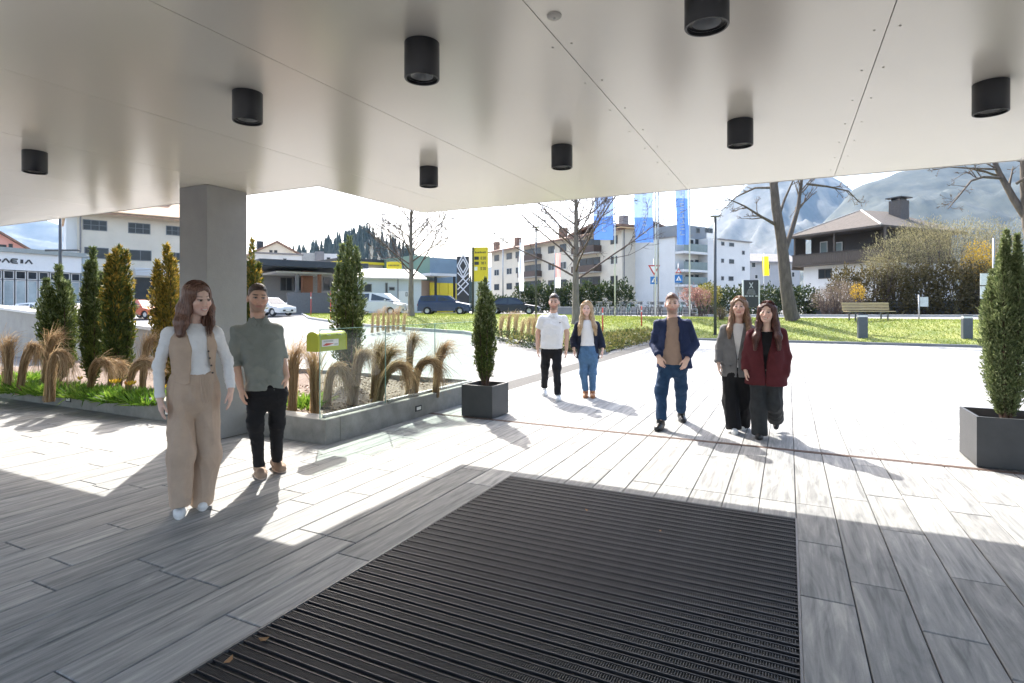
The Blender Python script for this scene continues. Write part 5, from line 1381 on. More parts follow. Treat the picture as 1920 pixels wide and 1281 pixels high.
MB().box(-.68, -.12, zb_, .72, -.06, zt, .01).build('panel', M_YEL, t)
for j in range(8): MB().box(-.5+j*.13, -.128, (zb_+zt)/2-.08, -.41+j*.13, -.121, (zb_+zt)/2+.07).build('letter_mark', MT['header_ink'], t)
# red marker posts
for i, (px, py, yt) in enumerate(((583, 591, 548), (620, 600, 546), (1130, 626, 577), (1203, 612, 574))):
    g = G(px, py); h = CAMH-(yt-HY)/F*g.y-g.z
    t = thing('marker_post', ['red marker post at the tip of the island lawn', 'red marker post left of the tall dark yew', 'red marker post beside the blonde woman', 'red marker post left of the navy blazer man'][i], 'post', g, 0, 'red marker posts'); pole(t, h, .035, M_RED); MB().cyl((0, 0, 0), .037, h*.72, h*.8, 10).build('band', M_SIGNW, t)
# bollard lights
for i, (px, py) in enumerate(((1617, 634), (1813, 636))):
    g = G(px, py); h = 45*g.y/F; w = 8*g.y/F
    t = thing('bollard_light', ['grey slab bollard light in front of the bench', 'grey slab bollard light beside the big potted yew'][i], 'bollard', g, R(-12), 'slab bollard lights on the bank')
    MB().box(-w, -.09, -.2, w, .09, h-.13, .008).build('body', mat('bollard_grey', (.085, .095, .11), .5, .2, var=.08), t); MB().box(-w+.01, -.08, h-.129, w-.01, .08, h-.05, .004).build('diffuser', M_SIGNW, t); MB().box(-w, -.09, h-.049, w, .09, h, .008).build('cap', MT['bollard_grey'], t)
# bench
g = GB(1625, 28.5); t = thing('park_bench', 'pale wooden slatted bench seen from behind on the bank', 'bench', g, R(4))
M_SLAT = mat('bench_slats', (.42, .33, .19), .7, var=.2, scale=4, stretch=(.3, 4, 4))
for i in range(3): MB().box(-1.25, .05+.02*i, .50+.14*i, 1.25, .09+.02*i, .62+.14*i, .008).build('back_slat', M_SLAT, t)
for i in range(4): MB().box(-1.25, -.42+.11*i, .43, 1.25, -.33+.11*i, .465, .006).build('seat_slat', M_SLAT, t)
for s_ in (-.85, .85):
    m = MB(); m.bar((s_, .10, -.1), (s_, .14, .90), .05, .05, up=(1, 0, 0)); m.build('leg', M_POLE_D, t)
    m = MB(); m.bar((s_, -.36, -.1), (s_, -.36, .42), .05, .05, up=(1, 0, 0)); m.build('leg', M_POLE_D, t); MB().bar((s_, -.36, .40), (s_, .10, .40), .05, .05).build('seat_bearer', M_POLE_D, t)
# street signs at right
g = GB(1723, 31); k = 31/F; t = thing('street_sign', 'small blank sign plate on a thin post right of bench', 'sign', g); pole(t, CAMH-(553-HY)*k-g.z, .04, M_POLE)
MB().box(.05, -.03, CAMH-(575-HY)*k-g.z, .50, -.01, CAMH-(557-HY)*k-g.z, .004).build('plate', mat('plate_grey', (.50, .55, .54), .5), t); MB().box(-.02, -.06, CAMH-(566-HY)*k-g.z-.02, .06, .045, CAMH-(566-HY)*k-g.z+.02).build('clamp', M_POLE, t)
g = GB(1863, 30); k = 30/F; t = thing('street_sign', 'pair of white plates on a tall post behind big potted yew', 'sign', g); pole(t, CAMH-(447-HY)*k-g.z, .06, M_POLE)
for (y0, y1) in ((513, 535), (537, 560)): MB().box(-.78, -.09, CAMH-(y1-HY)*k-g.z, .1, -.062, CAMH-(y0-HY)*k-g.z, .004).build('plate', mat('plate_white', (.62, .66, .64), .4), t)
# stone wall with individual blocks
a = GB(1508, 47); b_ = GB(1990, 41); L = (b_-a).length; ang = math.atan2(b_.y-a.y, b_.x-a.x)
t = thing('stone_wall', 'low grey stone retaining wall along the street behind the bench', 'wall', (a.x, a.y, .8), ang)
M_ST = mat('wall_stone', (.15, .155, .16), .85, var=.25, scale=3, bump=.5, bscale=18, rand=.22)
MB().box(0, .06, -.4, L, .6, 1.16).build('core', M_GROUT, t)
rr = random.Random(5); cache = {}
for c in range(4):
    x = 1.4-c*.45 if c else 1.9; x = 0 if c == 0 else c*.75
    while x < L:
        w = rr.choice([.5, .7, .9, 1.1]); h = .32
        if (w,) not in cache:
            m = MB(); m.box(0, 0, 0, w-.03, .2, h-.03, .03); cache[(w,)] = m.mesh('stone'); cache[(w,)].materials.append(M_ST)
        ob('stone', cache[(w,)], None, t, (x, rr.uniform(-.03, .03)-.06, -.15+c*h)); x += w
# street kerb
m = MB(); a = GB(1280, 40.5); b_ = GB(2000, 38); m.bar((a.x, a.y, .86), (b_.x, b_.y, .86), .3, .2); o = m.build('street_kerb', M_CONC_L); o['kind'] = 'structure'
# low street wall behind the bicycles and cars
a = GB(1040, 47); b_ = GB(1345, 46); t = thing('street_wall', 'low grey garden wall behind the parked bicycles', 'wall', (a.x, a.y, .8), math.atan2(b_.y-a.y, b_.x-a.x))
L = (b_-a).length; MB().box(0, 0, -.3, L, .3, .62).build('body', mat('garden_wall', (.24, .235, .23), .85, var=.12, scale=2), t); MB().box(-.03, -.04, .621, L+.03, .34, .69, .01).build('coping', M_CONC_L, t)
# ramp wall at left behind the bed
pa = P(-30, 572, 20); pb = P(292, 614, 12.8); t = thing('ramp_wall', 'pale concrete ramp wall with coping coloured sunlit white behind the planter', 'wall', (pa.x, pa.y, 0), math.atan2(pb.y-pa.y, pb.x-pa.x)); L = Vector((pb.x-pa.x, pb.y-pa.y)).length
m = MB(); m.xprism([(0, -.2), (L, -.2), (L, pb.z-.08), (0, pa.z-.08)], 0, .3, 1); m.build('body', mat('ramp_concrete', (.34, .33, .30), .85, var=.1, scale=2), t)
m = MB(); m.xprism([(-.03, pa.z-.079), (L+.03, pb.z-.079), (L+.03, pb.z), (-.03, pa.z)], -.05, .45, 1); m.build('coping', mat('sunlit_coping_tone', (.66, .65, .62), .7, var=.05), t)  # concrete top whitened in colour to show sunlight on it

# ---- lime letterbox hung on the glass corner
M_LIME = mat('lime_plastic', (.42, .44, .015), .4, var=.04)
t = thing('letterbox', 'lime yellow round topped newspaper box hung on the glass corner', 'letterbox', W(KU+.13, KV-KW/2+.02, 1.055), -TH)
prof = [(-.085, 0)] + [(-.085, .16)] + [(math.cos(a)*.085, .16+math.sin(a)*.065) for a in np.linspace(math.pi, 0, 11)][1:-1] + [(.085, .16), (.085, 0)]
m = MB(); m.xprism([(p[0]-.10, p[1]) for p in prof], -.12, .33, 1); m.build('body', M_LIME, t, angle=40)
m = MB(); m.xprism([(p[0]*1.06-.10, p[1]*1.03-.002) for p in prof], -.132, -.121, 1); m.build('end_cap', M_LIME, t)
m = MB(); m.xprism([(p[0]*1.06-.10, p[1]*1.03-.002) for p in prof], .331, .342, 1); m.build('end_cap', M_LIME, t)
x = -.0138
MB().box(x, -.07, .055, x+.0008, .20, .135).build('label', mat('label_white', (.66, .66, .64), .5), t)
MB().box(x+.0009, -.045, .105, x+.0016, .11, .125).build('label_line', mat('label_grey', (.40, .44, .40), .5), t)
m = MB(); m.add([(x+.0012, -.06, .066), (x+.0012, .01, .062), (x+.0012, .13, .085), (x+.0012, .0, .092)], [(0, 1, 2, 3)]); m.build('label_swoosh', mat('label_red', (.45, .06, .03), .5), t, fix=False)
MB().box(x+.0009, .13, .066, x+.0016, .19, .084).build('label_line', mat('label_grey', (.4, .44, .4), .5), t)
for yy in (0.02, .2): MB().bar((-.03, yy, .19), (.03, yy, .19), .012, .012).build('hook', M_STEEL, t)

# ================================================================== vehicles
M_TYRE = mat('tyre', (.02, .02, .02), .8, var=.15); M_RIM = mat('rim', (.45, .45, .46), .3, .8, var=.05)
M_CGLASS = mat('car_glass', (.025, .035, .045), .05, var=.1, spec=.9)
M_HLAMP = mat('headlamp', (.75, .77, .8), .1, var=.03); M_TLAMP = mat('tail_lamp', (.4, .02, .015), .2, var=.05)
def car(label, g, rz, paint, kind='hatch', L=4.2, Wd=1.76, H=1.48, group='parked cars'):
    """x forward; lofted body with cabin, wheels, windows, lamps"""
    t = thing('parked_car', label, 'car', g, rz, group)
    hb = {'hatch': .60, 'suv': .66, 'sedan': .60, 'van': .62}[kind]*H
    if kind == 'van': roof = [(-.49, hb), (-.47, H*.97), (-.1, H), (.18, H*.97), (.36, hb)]
    elif kind == 'suv': roof = [(-.485, hb), (-.44, H*.95), (-.15, H), (.08, H*.97), (.24, hb)]
    elif kind == 'sedan': roof = [(-.40, hb), (-.24, H*.95), (-.05, H), (.08, H*.97), (.24, hb)]
    else: roof = [(-.485, hb), (-.41, H*.93), (-.15, H), (.08, H*.97), (.25, hb)]
    # lower body profile (x, z) clockwise with wheel arches
    wx0, wx1, wr = -.31*L, .31*L, .31
    def arch(xc): return [(xc+math.cos(a)*(wr+.05), .30+math.sin(a)*(wr+.05)) for a in np.linspace(math.pi, 0, 9)]
    low = [(-L/2, .28)]+[p for p in arch(wx0)]+[p for p in arch(wx1)]+[(L/2-.02, .26), (L/2, .50), (L/2-.05, hb*.80), (.25*L+.1, hb*.99), (.24*L, hb), (-.485*L if kind != 'sedan' else -.40*L, hb), (-L/2+.02, hb*.88), (-L/2, .5)]
    V = []; n = len(low)
    for (yy, sc) in ((-Wd/2, .97), (-Wd/2+.10, 1.0), (Wd/2-.10, 1.0), (Wd/2, .97)):
        for (x, z) in low: V.append((x*sc, yy, .3+(z-.3)*(.94 if sc < 1 and z > .4 else 1)))
    Fc = [tuple(range(n))[::-1], tuple(3*n+i for i in range(n))]+[(k_*n+i, k_*n+(i+1) % n, (k_+1)*n+(i+1) % n, (k_+1)*n+i) for k_ in range(3) for i in range(n)]
    m = MB(); m.add(V, Fc); m.build('body', paint, t, angle=35)
    cab = [(x*L, z) for x, z in roof]; V = []; n = len(cab)
    for side in (-1, 1):
        for (x, z) in cab: V.append((x, side*(Wd/2-.06-.20*(z-hb)/(H-hb)), z-.01))
    m = MB(); m.add(V, [tuple(range(n)), tuple(range(n, 2*n))[::-1]]+[(i, i+1, n+i+1, n+i) for i in range(n-1)]); m.build('cabin', paint, t)
    def lerp(a, b_, f): return (a[0]+(b_[0]-a[0])*f, a[1]+(b_[1]-a[1])*f)
    for side in (-1, 1):                              # side windows
        for (f0, f1) in ((.06, .47), (.52, .93)):
            pts = []
            for f, top in ((f0, 0), (f1, 0), (f1, 1), (f0, 1)):
                x = cab[0][0]+(cab[-1][0]-cab[0][0])*f; zt = np.interp(x, [c[0] for c in cab], [c[1] for c in cab]) - .08
                z = hb+.04 if not top else max(zt, hb+.06); pts.append((x, side*(Wd/2-.055-.20*(z-hb)/(H-hb)+.004), z))
            m = MB(); m.add(pts, [(0, 1, 2, 3)]); m.build('side_window', M_CGLASS, t, fix=False)
    for (i0, i1, nm) in ((n-1, n-2, 'windscreen'), (0, 1, 'rear_window')):
        pts = []; sgn = 1 if nm == 'windscreen' else -1
        for f, s_ in ((.08, -1), (.08, 1), (.92, 1), (.92, -1)):
            x, z = lerp(cab[i0], cab[i1], f); pts.append((x+.008*sgn, s_*(Wd/2-.14-.20*(z-hb)/(H-hb)), z+.004))
        m = MB(); m.add(pts, [(0, 1, 2, 3)]); m.build(nm, M_CGLASS, t, fix=False)
    for xc in (wx0, wx1):
        for side in (-1, 1):
            w = MB(); w.lathe([(wr*.62, -.1), (wr*.95, -.1), (wr, -.06), (wr, .06), (wr*.95, .1), (wr*.62, .1)], 22, cap=False)
            o = w.build('wheel', M_TYRE, t, loc=(xc, side*(Wd/2-.12), wr), rot=(R(90), 0, 0), angle=40)
            r_ = MB(); r_.lathe([(wr*.63, .07), (wr*.5, .095), (wr*.1, .085), (.001, .09)], 20, cap=False); r_.lathe([(wr*.63, -.07), (wr*.5, -.095), (wr*.1, -.085), (.001, -.09)], 20, cap=False); r_.build('rim', M_RIM, o)
    for side in (-1, 1):
        MB().box(L/2-.14, side*.62-.2 if side > 0 else -.82, hb*.62, L/2-.005, .82 if side > 0 else -.42, hb*.76, .02).build('headlight', M_HLAMP, t)
        MB().box(-L/2-.006, .52 if side > 0 else -.82, hb*.66, -L/2+.1, .82 if side > 0 else -.52, hb*.84, .02).build('tail_light', M_TLAMP, t)
        MB().box(.2*L, side*(Wd/2+.02)-.06, hb+.02, .2*L+.12, side*(Wd/2+.02)+.06, hb+.15, .03).build('mirror', paint, t)
    MB().box(L/2-.03, -.5, .36, L/2+.012, .5, .5, .01).build('grille', M_BLK, t)
    MB().box(L/2+.0125, -.25, .40, L/2+.018, .25, .49).build('number_plate', M_SIGNW, t)
    return t
def paint(name, c): return mat('paint_'+name, c, .25, .1, var=.03, scale=2, coat=.6)
P_W, P_S, P_B, P_D, P_O = paint('white', (.62, .63, .64)), paint('silver', (.36, .38, .40)), paint('blue', (.02, .045, .11)), paint('dark', (.015, .022, .04)), paint('orange', (.50, .10, .04))
car('white hatchback parked right of the man in grey shirt', GB(505, 44), R(-25), P_W, 'hatch', 4.0)
car('white van nosed up beside the pale workshop', GB(708, 44), R(-8), P_W, 'van', 4.4, 1.8, 1.75)
car('dark blue estate car under the yellow panels', GB(835, 46), R(-4), P_B, 'suv', 4.3, 1.8, 1.6)
car('dark blue saloon parked right of the potted yew', GB(962, 47), R(-6), P_D, 'sedan', 4.5, 1.78, 1.42)
car('silver car parked before the showroom at far left', GB(30, 36), R(-20), P_S, 'hatch', 4.2)
car('white car parked behind the two peaked yew', GB(88, 37), R(-18), P_W, 'suv', 4.3, 1.8, 1.6)
car('silver car parked between the two leftmost yews', GB(146, 39), R(-20), P_S, 'hatch', 4.1)
car('orange red car glimpsed between the golden yews', GB(268, 44), R(-18), P_O, 'hatch', 4.0)

# bicycles in a row
M_BK = mat('bike_grey', (.18, .22, .23), .4, .3, var=.1)
def bike(label, g, rz, mt):
    t = thing('bicycle', label, 'bicycle', g, rz, 'bicycles parked in a row')
    for x in (-.52, .52):
        w = MB(); ring = [(x+math.cos(a)*.33, 0, .34+math.sin(a)*.33) for a in np.linspace(0, 6.2832, 25)]; w.tube(ring, .02, 5, cap=False)
        o = w.build('wheel', M_TYRE, t, fix=False)
        s_ = MB()
        for j in range(8): a = j*math.pi/8; s_.bar((x-math.cos(a)*.32, 0, .34-math.sin(a)*.32), (x+math.cos(a)*.32, 0, .34+math.sin(a)*.32), .004, .004, up=(0, 1, 0))
        s_.build('spokes', M_STEEL, o, kind='stuff')
    f = MB(); hd, bb, st, rw, fw = (.36, 0, .84), (-.02, 0, .32), (-.18, 0, .80), (-.52, 0, .34), (.52, 0, .34)
    for a, b_ in ((hd, bb), (bb, st), (st, hd), (bb, rw), (st, rw)): f.tube([a, b_], .018, 6)
    f.build('frame', mt, t, fix=False)
    MB().tube([(.33, 0, .95), (.40, 0, .75), fw], .016, 6).build('fork', mt, t, fix=False)
    MB().tube([(.28, -.27, 1.02), (.36, -.15, 1.0), (.36, .15, 1.0), (.28, .27, 1.02)], .013, 5).build('handlebar', M_POLE_D, t, fix=False)
    m = MB(); m.add([(-.34, -.08, .93), (-.34, .08, .93), (-.05, .02, .94), (-.05, -.02, .94), (-.34, -.07, .88), (-.34, .07, .88), (-.05, .02, .9), (-.05, -.02, .9)], [(0, 1, 2, 3), (4, 5, 6, 7), (0, 1, 5, 4), (1, 2, 6, 5), (2, 3, 7, 6), (3, 0, 4, 7)]); m.build('saddle', M_BLK, t)
    MB().tube([(-.2, 0, .78), (-.22, 0, .9)], .014, 6).build('seat_post', M_STEEL, t, fix=False)
    MB().box(-.75, -.07, .72, -.3, .07, .745).build('carrier', M_POLE_D, t); MB().box(.45, -.13, .80, .68, .13, 1.0, .02).build('basket', M_GFR, t)
    return t
cols = [M_BK, M_POLE, M_BK, mat('bike_teal', (.10, .22, .22), .4, .2), M_POLE, M_BK, M_POLE_D, M_BK, MT['bike_teal'], M_POLE]
ordw = ['first', 'second', 'third', 'fourth', 'fifth', 'sixth', 'seventh', 'eighth', 'ninth', 'tenth']
for i in range(10):
    px = 1120+i*19.5; bike(ordw[i]+' bicycle from the left in the row behind the blonde woman', GB(px, 38+.2*(i % 2)), R(62+6*math.sin(i*2.1)), cols[i])
t = thing('bicycle_rack', 'long low steel rack holding the row of bicycles', 'bicycle rack', GB(1207, 38.6)); hwd = 100*38.6/F
for s_ in (-1, 1): pole(t, .5, .025, M_STEEL, 'post', x=s_*hwd)
MB().tube([(-hwd, 0, .5), (hwd, 0, .5)], .025, 6).build('rail', M_STEEL, t); MB().tube([(-hwd, 0, .25), (hwd, 0, .25)], .02, 6).build('rail', M_STEEL, t)
# leaves lying on the mat
for i, (px, py) in enumerate(((495, 1200), (428, 1240), (1100, 958), (1238, 997))):
    g = P(px, py, CAMH*F/(py-HY)); t = thing('dry_leaf', ['curled brown dry leaf on the left part of mat', 'pale crumpled dry leaf at the mat lower left edge', 'tiny dry leaf on the far part of the mat', 'tiny reddish leaf in the middle of the mat'][i], 'leaf', (g.x, g.y, .002), i*1.3, 'dry leaves on the mat')
    m = MB(); s_ = .028 if i < 2 else .012
    m.add([(-s_, 0, .008), (-s_*.3, s_*.5, 0.0), (s_*.6, s_*.35, .004), (s_, 0, .014), (s_*.5, -s_*.45, .002), (-s_*.3, -s_*.5, .0), (0, 0, .010)], [(0, 1, 6), (1, 2, 6), (2, 3, 6), (3, 4, 6), (4, 5, 6), (5, 0, 6)]); m.build('blade', leaf_mat('dry_leaf', (.28, .13, .05), (.40, .24, .12), trans=.2), t, fix=False)
    MB().tube([(-s_, 0, .008), (-s_*1.7, s_*.2, .003)], .0012, 4).build('stalk', M_TWIG, t, fix=False)
# ================================================================== people
import openvdb as vdb
class Sdf:
    """signed distance field on a grid; smooth unions give one continuous surface"""
    def __init__(s, lo, hi, h):
        s.h = h; s.lo = np.array(lo, float)-3*h; n = np.ceil((np.array(hi, float)+3*h-s.lo)/h).astype(int)+1
        s.n = n; s.A = np.full(n, .09, np.float32)
        s.ax = [(s.lo[i]+np.arange(n[i])*h).astype(np.float32) for i in range(3)]
    def _sl(s, lo, hi, m):
        a = np.clip(np.floor((np.array(lo)-m-s.lo)/s.h).astype(int), 0, s.n); b = np.clip(np.ceil((np.array(hi)+m-s.lo)/s.h).astype(int)+1, 0, s.n)
        sl = tuple(slice(a[i], b[i]) for i in range(3))
        return sl, s.ax[0][sl[0]][:, None, None], s.ax[1][sl[1]][None, :, None], s.ax[2][sl[2]][None, None, :]
    def add(s, fn, lo, hi, k=.0):
        sl, X, Y, Z = s._sl(lo, hi, .03+k); a = s.A[sl]
        if a.size == 0: return s
        b = fn(X, Y, Z)
        if k > 0:
            t = np.clip(.5+.5*(b-a)/k, 0, 1); s.A[sl] = b*(1-t)+a*t-k*t*(1-t)
        else: s.A[sl] = np.minimum(a, b)
        return s
    def cut(s, fn, lo=None, hi=None, k=.0):
        lo = s.lo if lo is None else lo; hi = s.lo+s.n*s.h if hi is None else hi
        sl, X, Y, Z = s._sl(lo, hi, .02+k); a = s.A[sl]
        if a.size == 0: return s
        b = -fn(X, Y, Z)
        if k > 0:
            t = np.clip(.5-.5*(b-a)/k, 0, 1); s.A[sl] = b*(1-t)+a*t+k*t*(1-t)
        else: s.A[sl] = np.maximum(a, b)
        return s
    # primitives
    def cone(s, a, b, r1, r2, k=.0, op='add'):
        a = np.array(a, float); b = np.array(b, float); d = b-a; L2 = float(d@d)+1e-12
        def fn(X, Y, Z):
            t = np.clip(((X-a[0])*d[0]+(Y-a[1])*d[1]+(Z-a[2])*d[2])/L2, 0, 1)
            return np.sqrt((X-a[0]-t*d[0])**2+(Y-a[1]-t*d[1])**2+(Z-a[2]-t*d[2])**2)-(r1+(r2-r1)*t)
        r = max(r1, r2); return getattr(s, op)(fn, np.minimum(a, b)-r, np.maximum(a, b)+r, k)
    def chain(s, pts, rad, k=.01):
        for i in range(len(pts)-1): s.cone(pts[i], pts[i+1], rad[i], rad[i+1], k)
        return s
    def ell(s, c, r, k=.0, Rm=None, op='add'):
        c = np.array(c, float); r = np.array(r, float); Rm = np.eye(3) if Rm is None else Rm
        def fn(X, Y, Z):
            x, y, z = X-c[0], Y-c[1], Z-c[2]
            q = [Rm[0, i]*x+Rm[1, i]*y+Rm[2, i]*z for i in range(3)]
            k0 = np.sqrt((q[0]/r[0])**2+(q[1]/r[1])**2+(q[2]/r[2])**2)+1e-6
            k1 = np.sqrt((q[0]/r[0]**2)**2+(q[1]/r[1]**2)**2+(q[2]/r[2]**2)**2)+1e-6
            return k0*(k0-1)/k1
        m = r.max(); return getattr(s, op)(fn, c-m, c+m, k)
    def loft(s, sec, k=.0, op='add', n=2.3, grow=0.0):
        sec = np.array(sec, float); z = sec[:, 0]
        zz = np.linspace(z[0], z[-1], 160); cur = [hermite(zz, z, sec[:, j]) for j in range(1, 5)]
        def fn(X, Y, Z):
            Zc = Z.ravel(); cx, cy_, a, b = [np.interp(Zc, zz, c)[None, None, :] for c in cur]
            a = a+grow; b = b+grow
            u = np.abs(X-cx)/a; v = np.abs(Y-cy_)/b
            rho = (u**n+v**n+1e-9)**(1/n)
            d = (rho-1)*np.minimum(a, b)*.92
            return np.maximum(d, np.maximum(z[0]-Z, Z-z[-1]))
        lo = (np.min(sec[:, 1]-sec[:, 3])-grow, np.min(sec[:, 2]-sec[:, 4])-grow, z[0]); hi = (np.max(sec[:, 1]+sec[:, 3])+grow, np.max(sec[:, 2]+sec[:, 4])+grow, z[-1])
        return getattr(s, op)(fn, lo, hi, k)
    def zcut(s, z, above=False):                      # remove what is below (or above) a height
        if above: return s.cut(lambda X, Y, Z: (z-Z)+0*X+0*Y)
        return s.cut(lambda X, Y, Z: (Z-z)+0*X+0*Y)
    def plane(s, p, nrm):                              # remove what is on the side the normal points to
        nrm = np.array(nrm, float)/np.linalg.norm(nrm); return s.cut(lambda X, Y, Z: -((X-p[0])*nrm[0]+(Y-p[1])*nrm[1]+(Z-p[2])*nrm[2]))
    def mesh(s, adapt=.0):
        g = vdb.FloatGrid(.05); A = np.clip(s.A, -.05, .05).astype(np.float32)
        g.copyFromArray(A); pts, tri_, quads = g.convertToPolygons(isovalue=0.0, adaptivity=adapt)
        return np.asarray(pts)*s.h+s.lo, np.asarray(tri_), np.asarray(quads)
def hermite(x, xp, fp):
    m = np.gradient(fp, xp); i = np.clip(np.searchsorted(xp, x)-1, 0, len(xp)-2); h = xp[i+1]-xp[i]; t = (x-xp[i])/h
    return (2*t**3-3*t**2+1)*fp[i]+(t**3-2*t**2+t)*h*m[i]+(-2*t**3+3*t**2)*fp[i+1]+(t**3-t**2)*h*m[i+1]
_tab = np.random.default_rng(12).random((32, 32, 32))
def noise3(p):
    i = np.floor(p).astype(int); f = p-i; f = f*f*(3-2*f); o = 0
    for dx in (0, 1):
        for dy in (0, 1):
            for dz in (0, 1):
                w = (f[:, 0] if dx else 1-f[:, 0])*(f[:, 1] if dy else 1-f[:, 1])*(f[:, 2] if dz else 1-f[:, 2])
                o = o+w*_tab[(i[:, 0]+dx) % 32, (i[:, 1]+dy) % 32, (i[:, 2]+dz) % 32]
    return o
def vnormals(V, T, Q):
    N = np.zeros_like(V)
    for Fc in (T, Q):
        if len(Fc) == 0: continue
        n = np.cross(V[Fc[:, 1]]-V[Fc[:, 0]], V[Fc[:, 2]]-V[Fc[:, 0]])
        for j in range(Fc.shape[1]): np.add.at(N, Fc[:, j], n)
    return N/(np.linalg.norm(N, axis=1, keepdims=True)+1e-12)
def relax(V, T, Q, it):
    """laplacian smoothing"""
    E_ = [np.concatenate([Q[:, [i, (i+1) % 4]] for i in range(4)]) if len(Q) else np.zeros((0, 2), int), np.concatenate([T[:, [i, (i+1) % 3]] for i in range(3)]) if len(T) else np.zeros((0, 2), int)]
    E_ = np.concatenate(E_)
    for _ in range(it):
        S = np.zeros_like(V); c = np.zeros(len(V)); np.add.at(S, E_[:, 0], V[E_[:, 1]]); np.add.at(c, E_[:, 0], 1)
        V = V*.5+.5*S/np.maximum(c, 1)[:, None]
    return V
def sdf_object(name, g, mt, parent, folds=None, it=1, adapt=0.0, colf=None, seed=0):
    V, T, Q = g.mesh(adapt)
    if len(V) == 0: return None
    T = T.astype(np.int32).reshape(-1, 3); Q = Q.astype(np.int32).reshape(-1, 4)
    if it: V = relax(V, T, Q, it)
    N = vnormals(V, T, Q)
    # outward orientation
    c = V.mean(0)
    if np.mean(np.sum(N*(V-c), 1)) < 0: T = T[:, ::-1].copy(); Q = Q[:, ::-1].copy(); N = -N
    if folds:
        for (amp, fr, ridge_) in folds:
            n = noise3((V+seed*3.7+50)@np.array(fr).T if np.ndim(fr) == 2 else (V+seed*3.7+50)*np.array(fr))
            n = (1-np.abs(2*n-1))**2-.35 if ridge_ else n-.5
            V = V+N*(n*amp)[:, None]
    me = np_mesh(name, V, [Q, T], True)
    if colf is not None:
        C = np.ones((len(V), 4), np.float32); C[:, :3] = colf(V)
        at = me.color_attributes.new('Col', 'FLOAT_COLOR', 'POINT'); at.data.foreach_set('color', C.ravel())
    return ob(name, me, mt, parent)
def skin_mat():
    m, n, l, b = _tree('skin'); at = n.new('ShaderNodeAttribute'); at.attribute_name = 'Col'
    no = n.new('ShaderNodeTexNoise'); no.inputs['Scale'].default_value = 60; tc = n.new('ShaderNodeTexCoord'); l.new(tc.outputs['Object'], no.inputs['Vector'])
    mr = n.new('ShaderNodeMapRange'); mr.inputs['To Min'].default_value = .9; mr.inputs['To Max'].default_value = 1.1; l.new(no.outputs['Fac'], mr.inputs['Value'])
    sc = n.new('ShaderNodeVectorMath'); sc.operation = 'SCALE'; l.new(at.outputs['Color'], sc.inputs[0]); l.new(mr.outputs[0], sc.inputs['Scale']); l.new(sc.outputs[0], b.inputs['Base Color'])
    b.inputs['Roughness'].default_value = .48; b.inputs['Subsurface Weight'].default_value = .12; b.inputs['Subsurface Radius'].default_value = (.012, .004, .002); b.inputs['Subsurface Scale'].default_value = 1.0
    return m
M_SKIN = skin_mat()
def fabric(name, c, rough=.85, var=.08, weave=700, bump=.25, c2=None):
    return mat('cloth_'+name, c, rough, var=var, scale=14, bump=bump, bscale=weave, spec=.25, c2=c2)
def hair_mat(name, c1, c2):
    m, n, l, b = _tree('hair_'+name); tc = n.new('ShaderNodeTexCoord'); mp = n.new('ShaderNodeMapping'); mp.inputs['Scale'].default_value = (150, 150, 9); l.new(tc.outputs['Object'], mp.inputs['Vector'])
    no = n.new('ShaderNodeTexNoise'); no.inputs['Scale'].default_value = 1; no.inputs['Detail'].default_value = 4; l.new(mp.outputs['Vector'], no.inputs['Vector'])
    cr = n.new('ShaderNodeValToRGB'); cr.color_ramp.elements[0].position = .32; cr.color_ramp.elements[1].position = .7; cr.color_ramp.elements[0].color = (*c1, 1); cr.color_ramp.elements[1].color = (*c2, 1); l.new(no.outputs['Fac'], cr.inputs['Fac']); l.new(cr.outputs['Color'], b.inputs['Base Color'])
    b.inputs['Roughness'].default_value = .42; b.inputs['Specular IOR Level'].default_value = .45
    bp = n.new('ShaderNodeBump'); bp.inputs['Strength'].default_value = .5; bp.inputs['Distance'].default_value = .003; l.new(no.outputs['Fac'], bp.inputs['Height']); l.new(bp.outputs['Normal'], b.inputs['Normal'])
    return m
def rot3(yaw, pitch, roll):
    return np.array((Euler((pitch, roll, 0)).to_matrix()).to_3x3()) if False else np.array(Matrix.Rotation(yaw, 3, 'Z') @ Matrix.Rotation(pitch, 3, 'X') @ Matrix.Rotation(roll, 3, 'Y'))

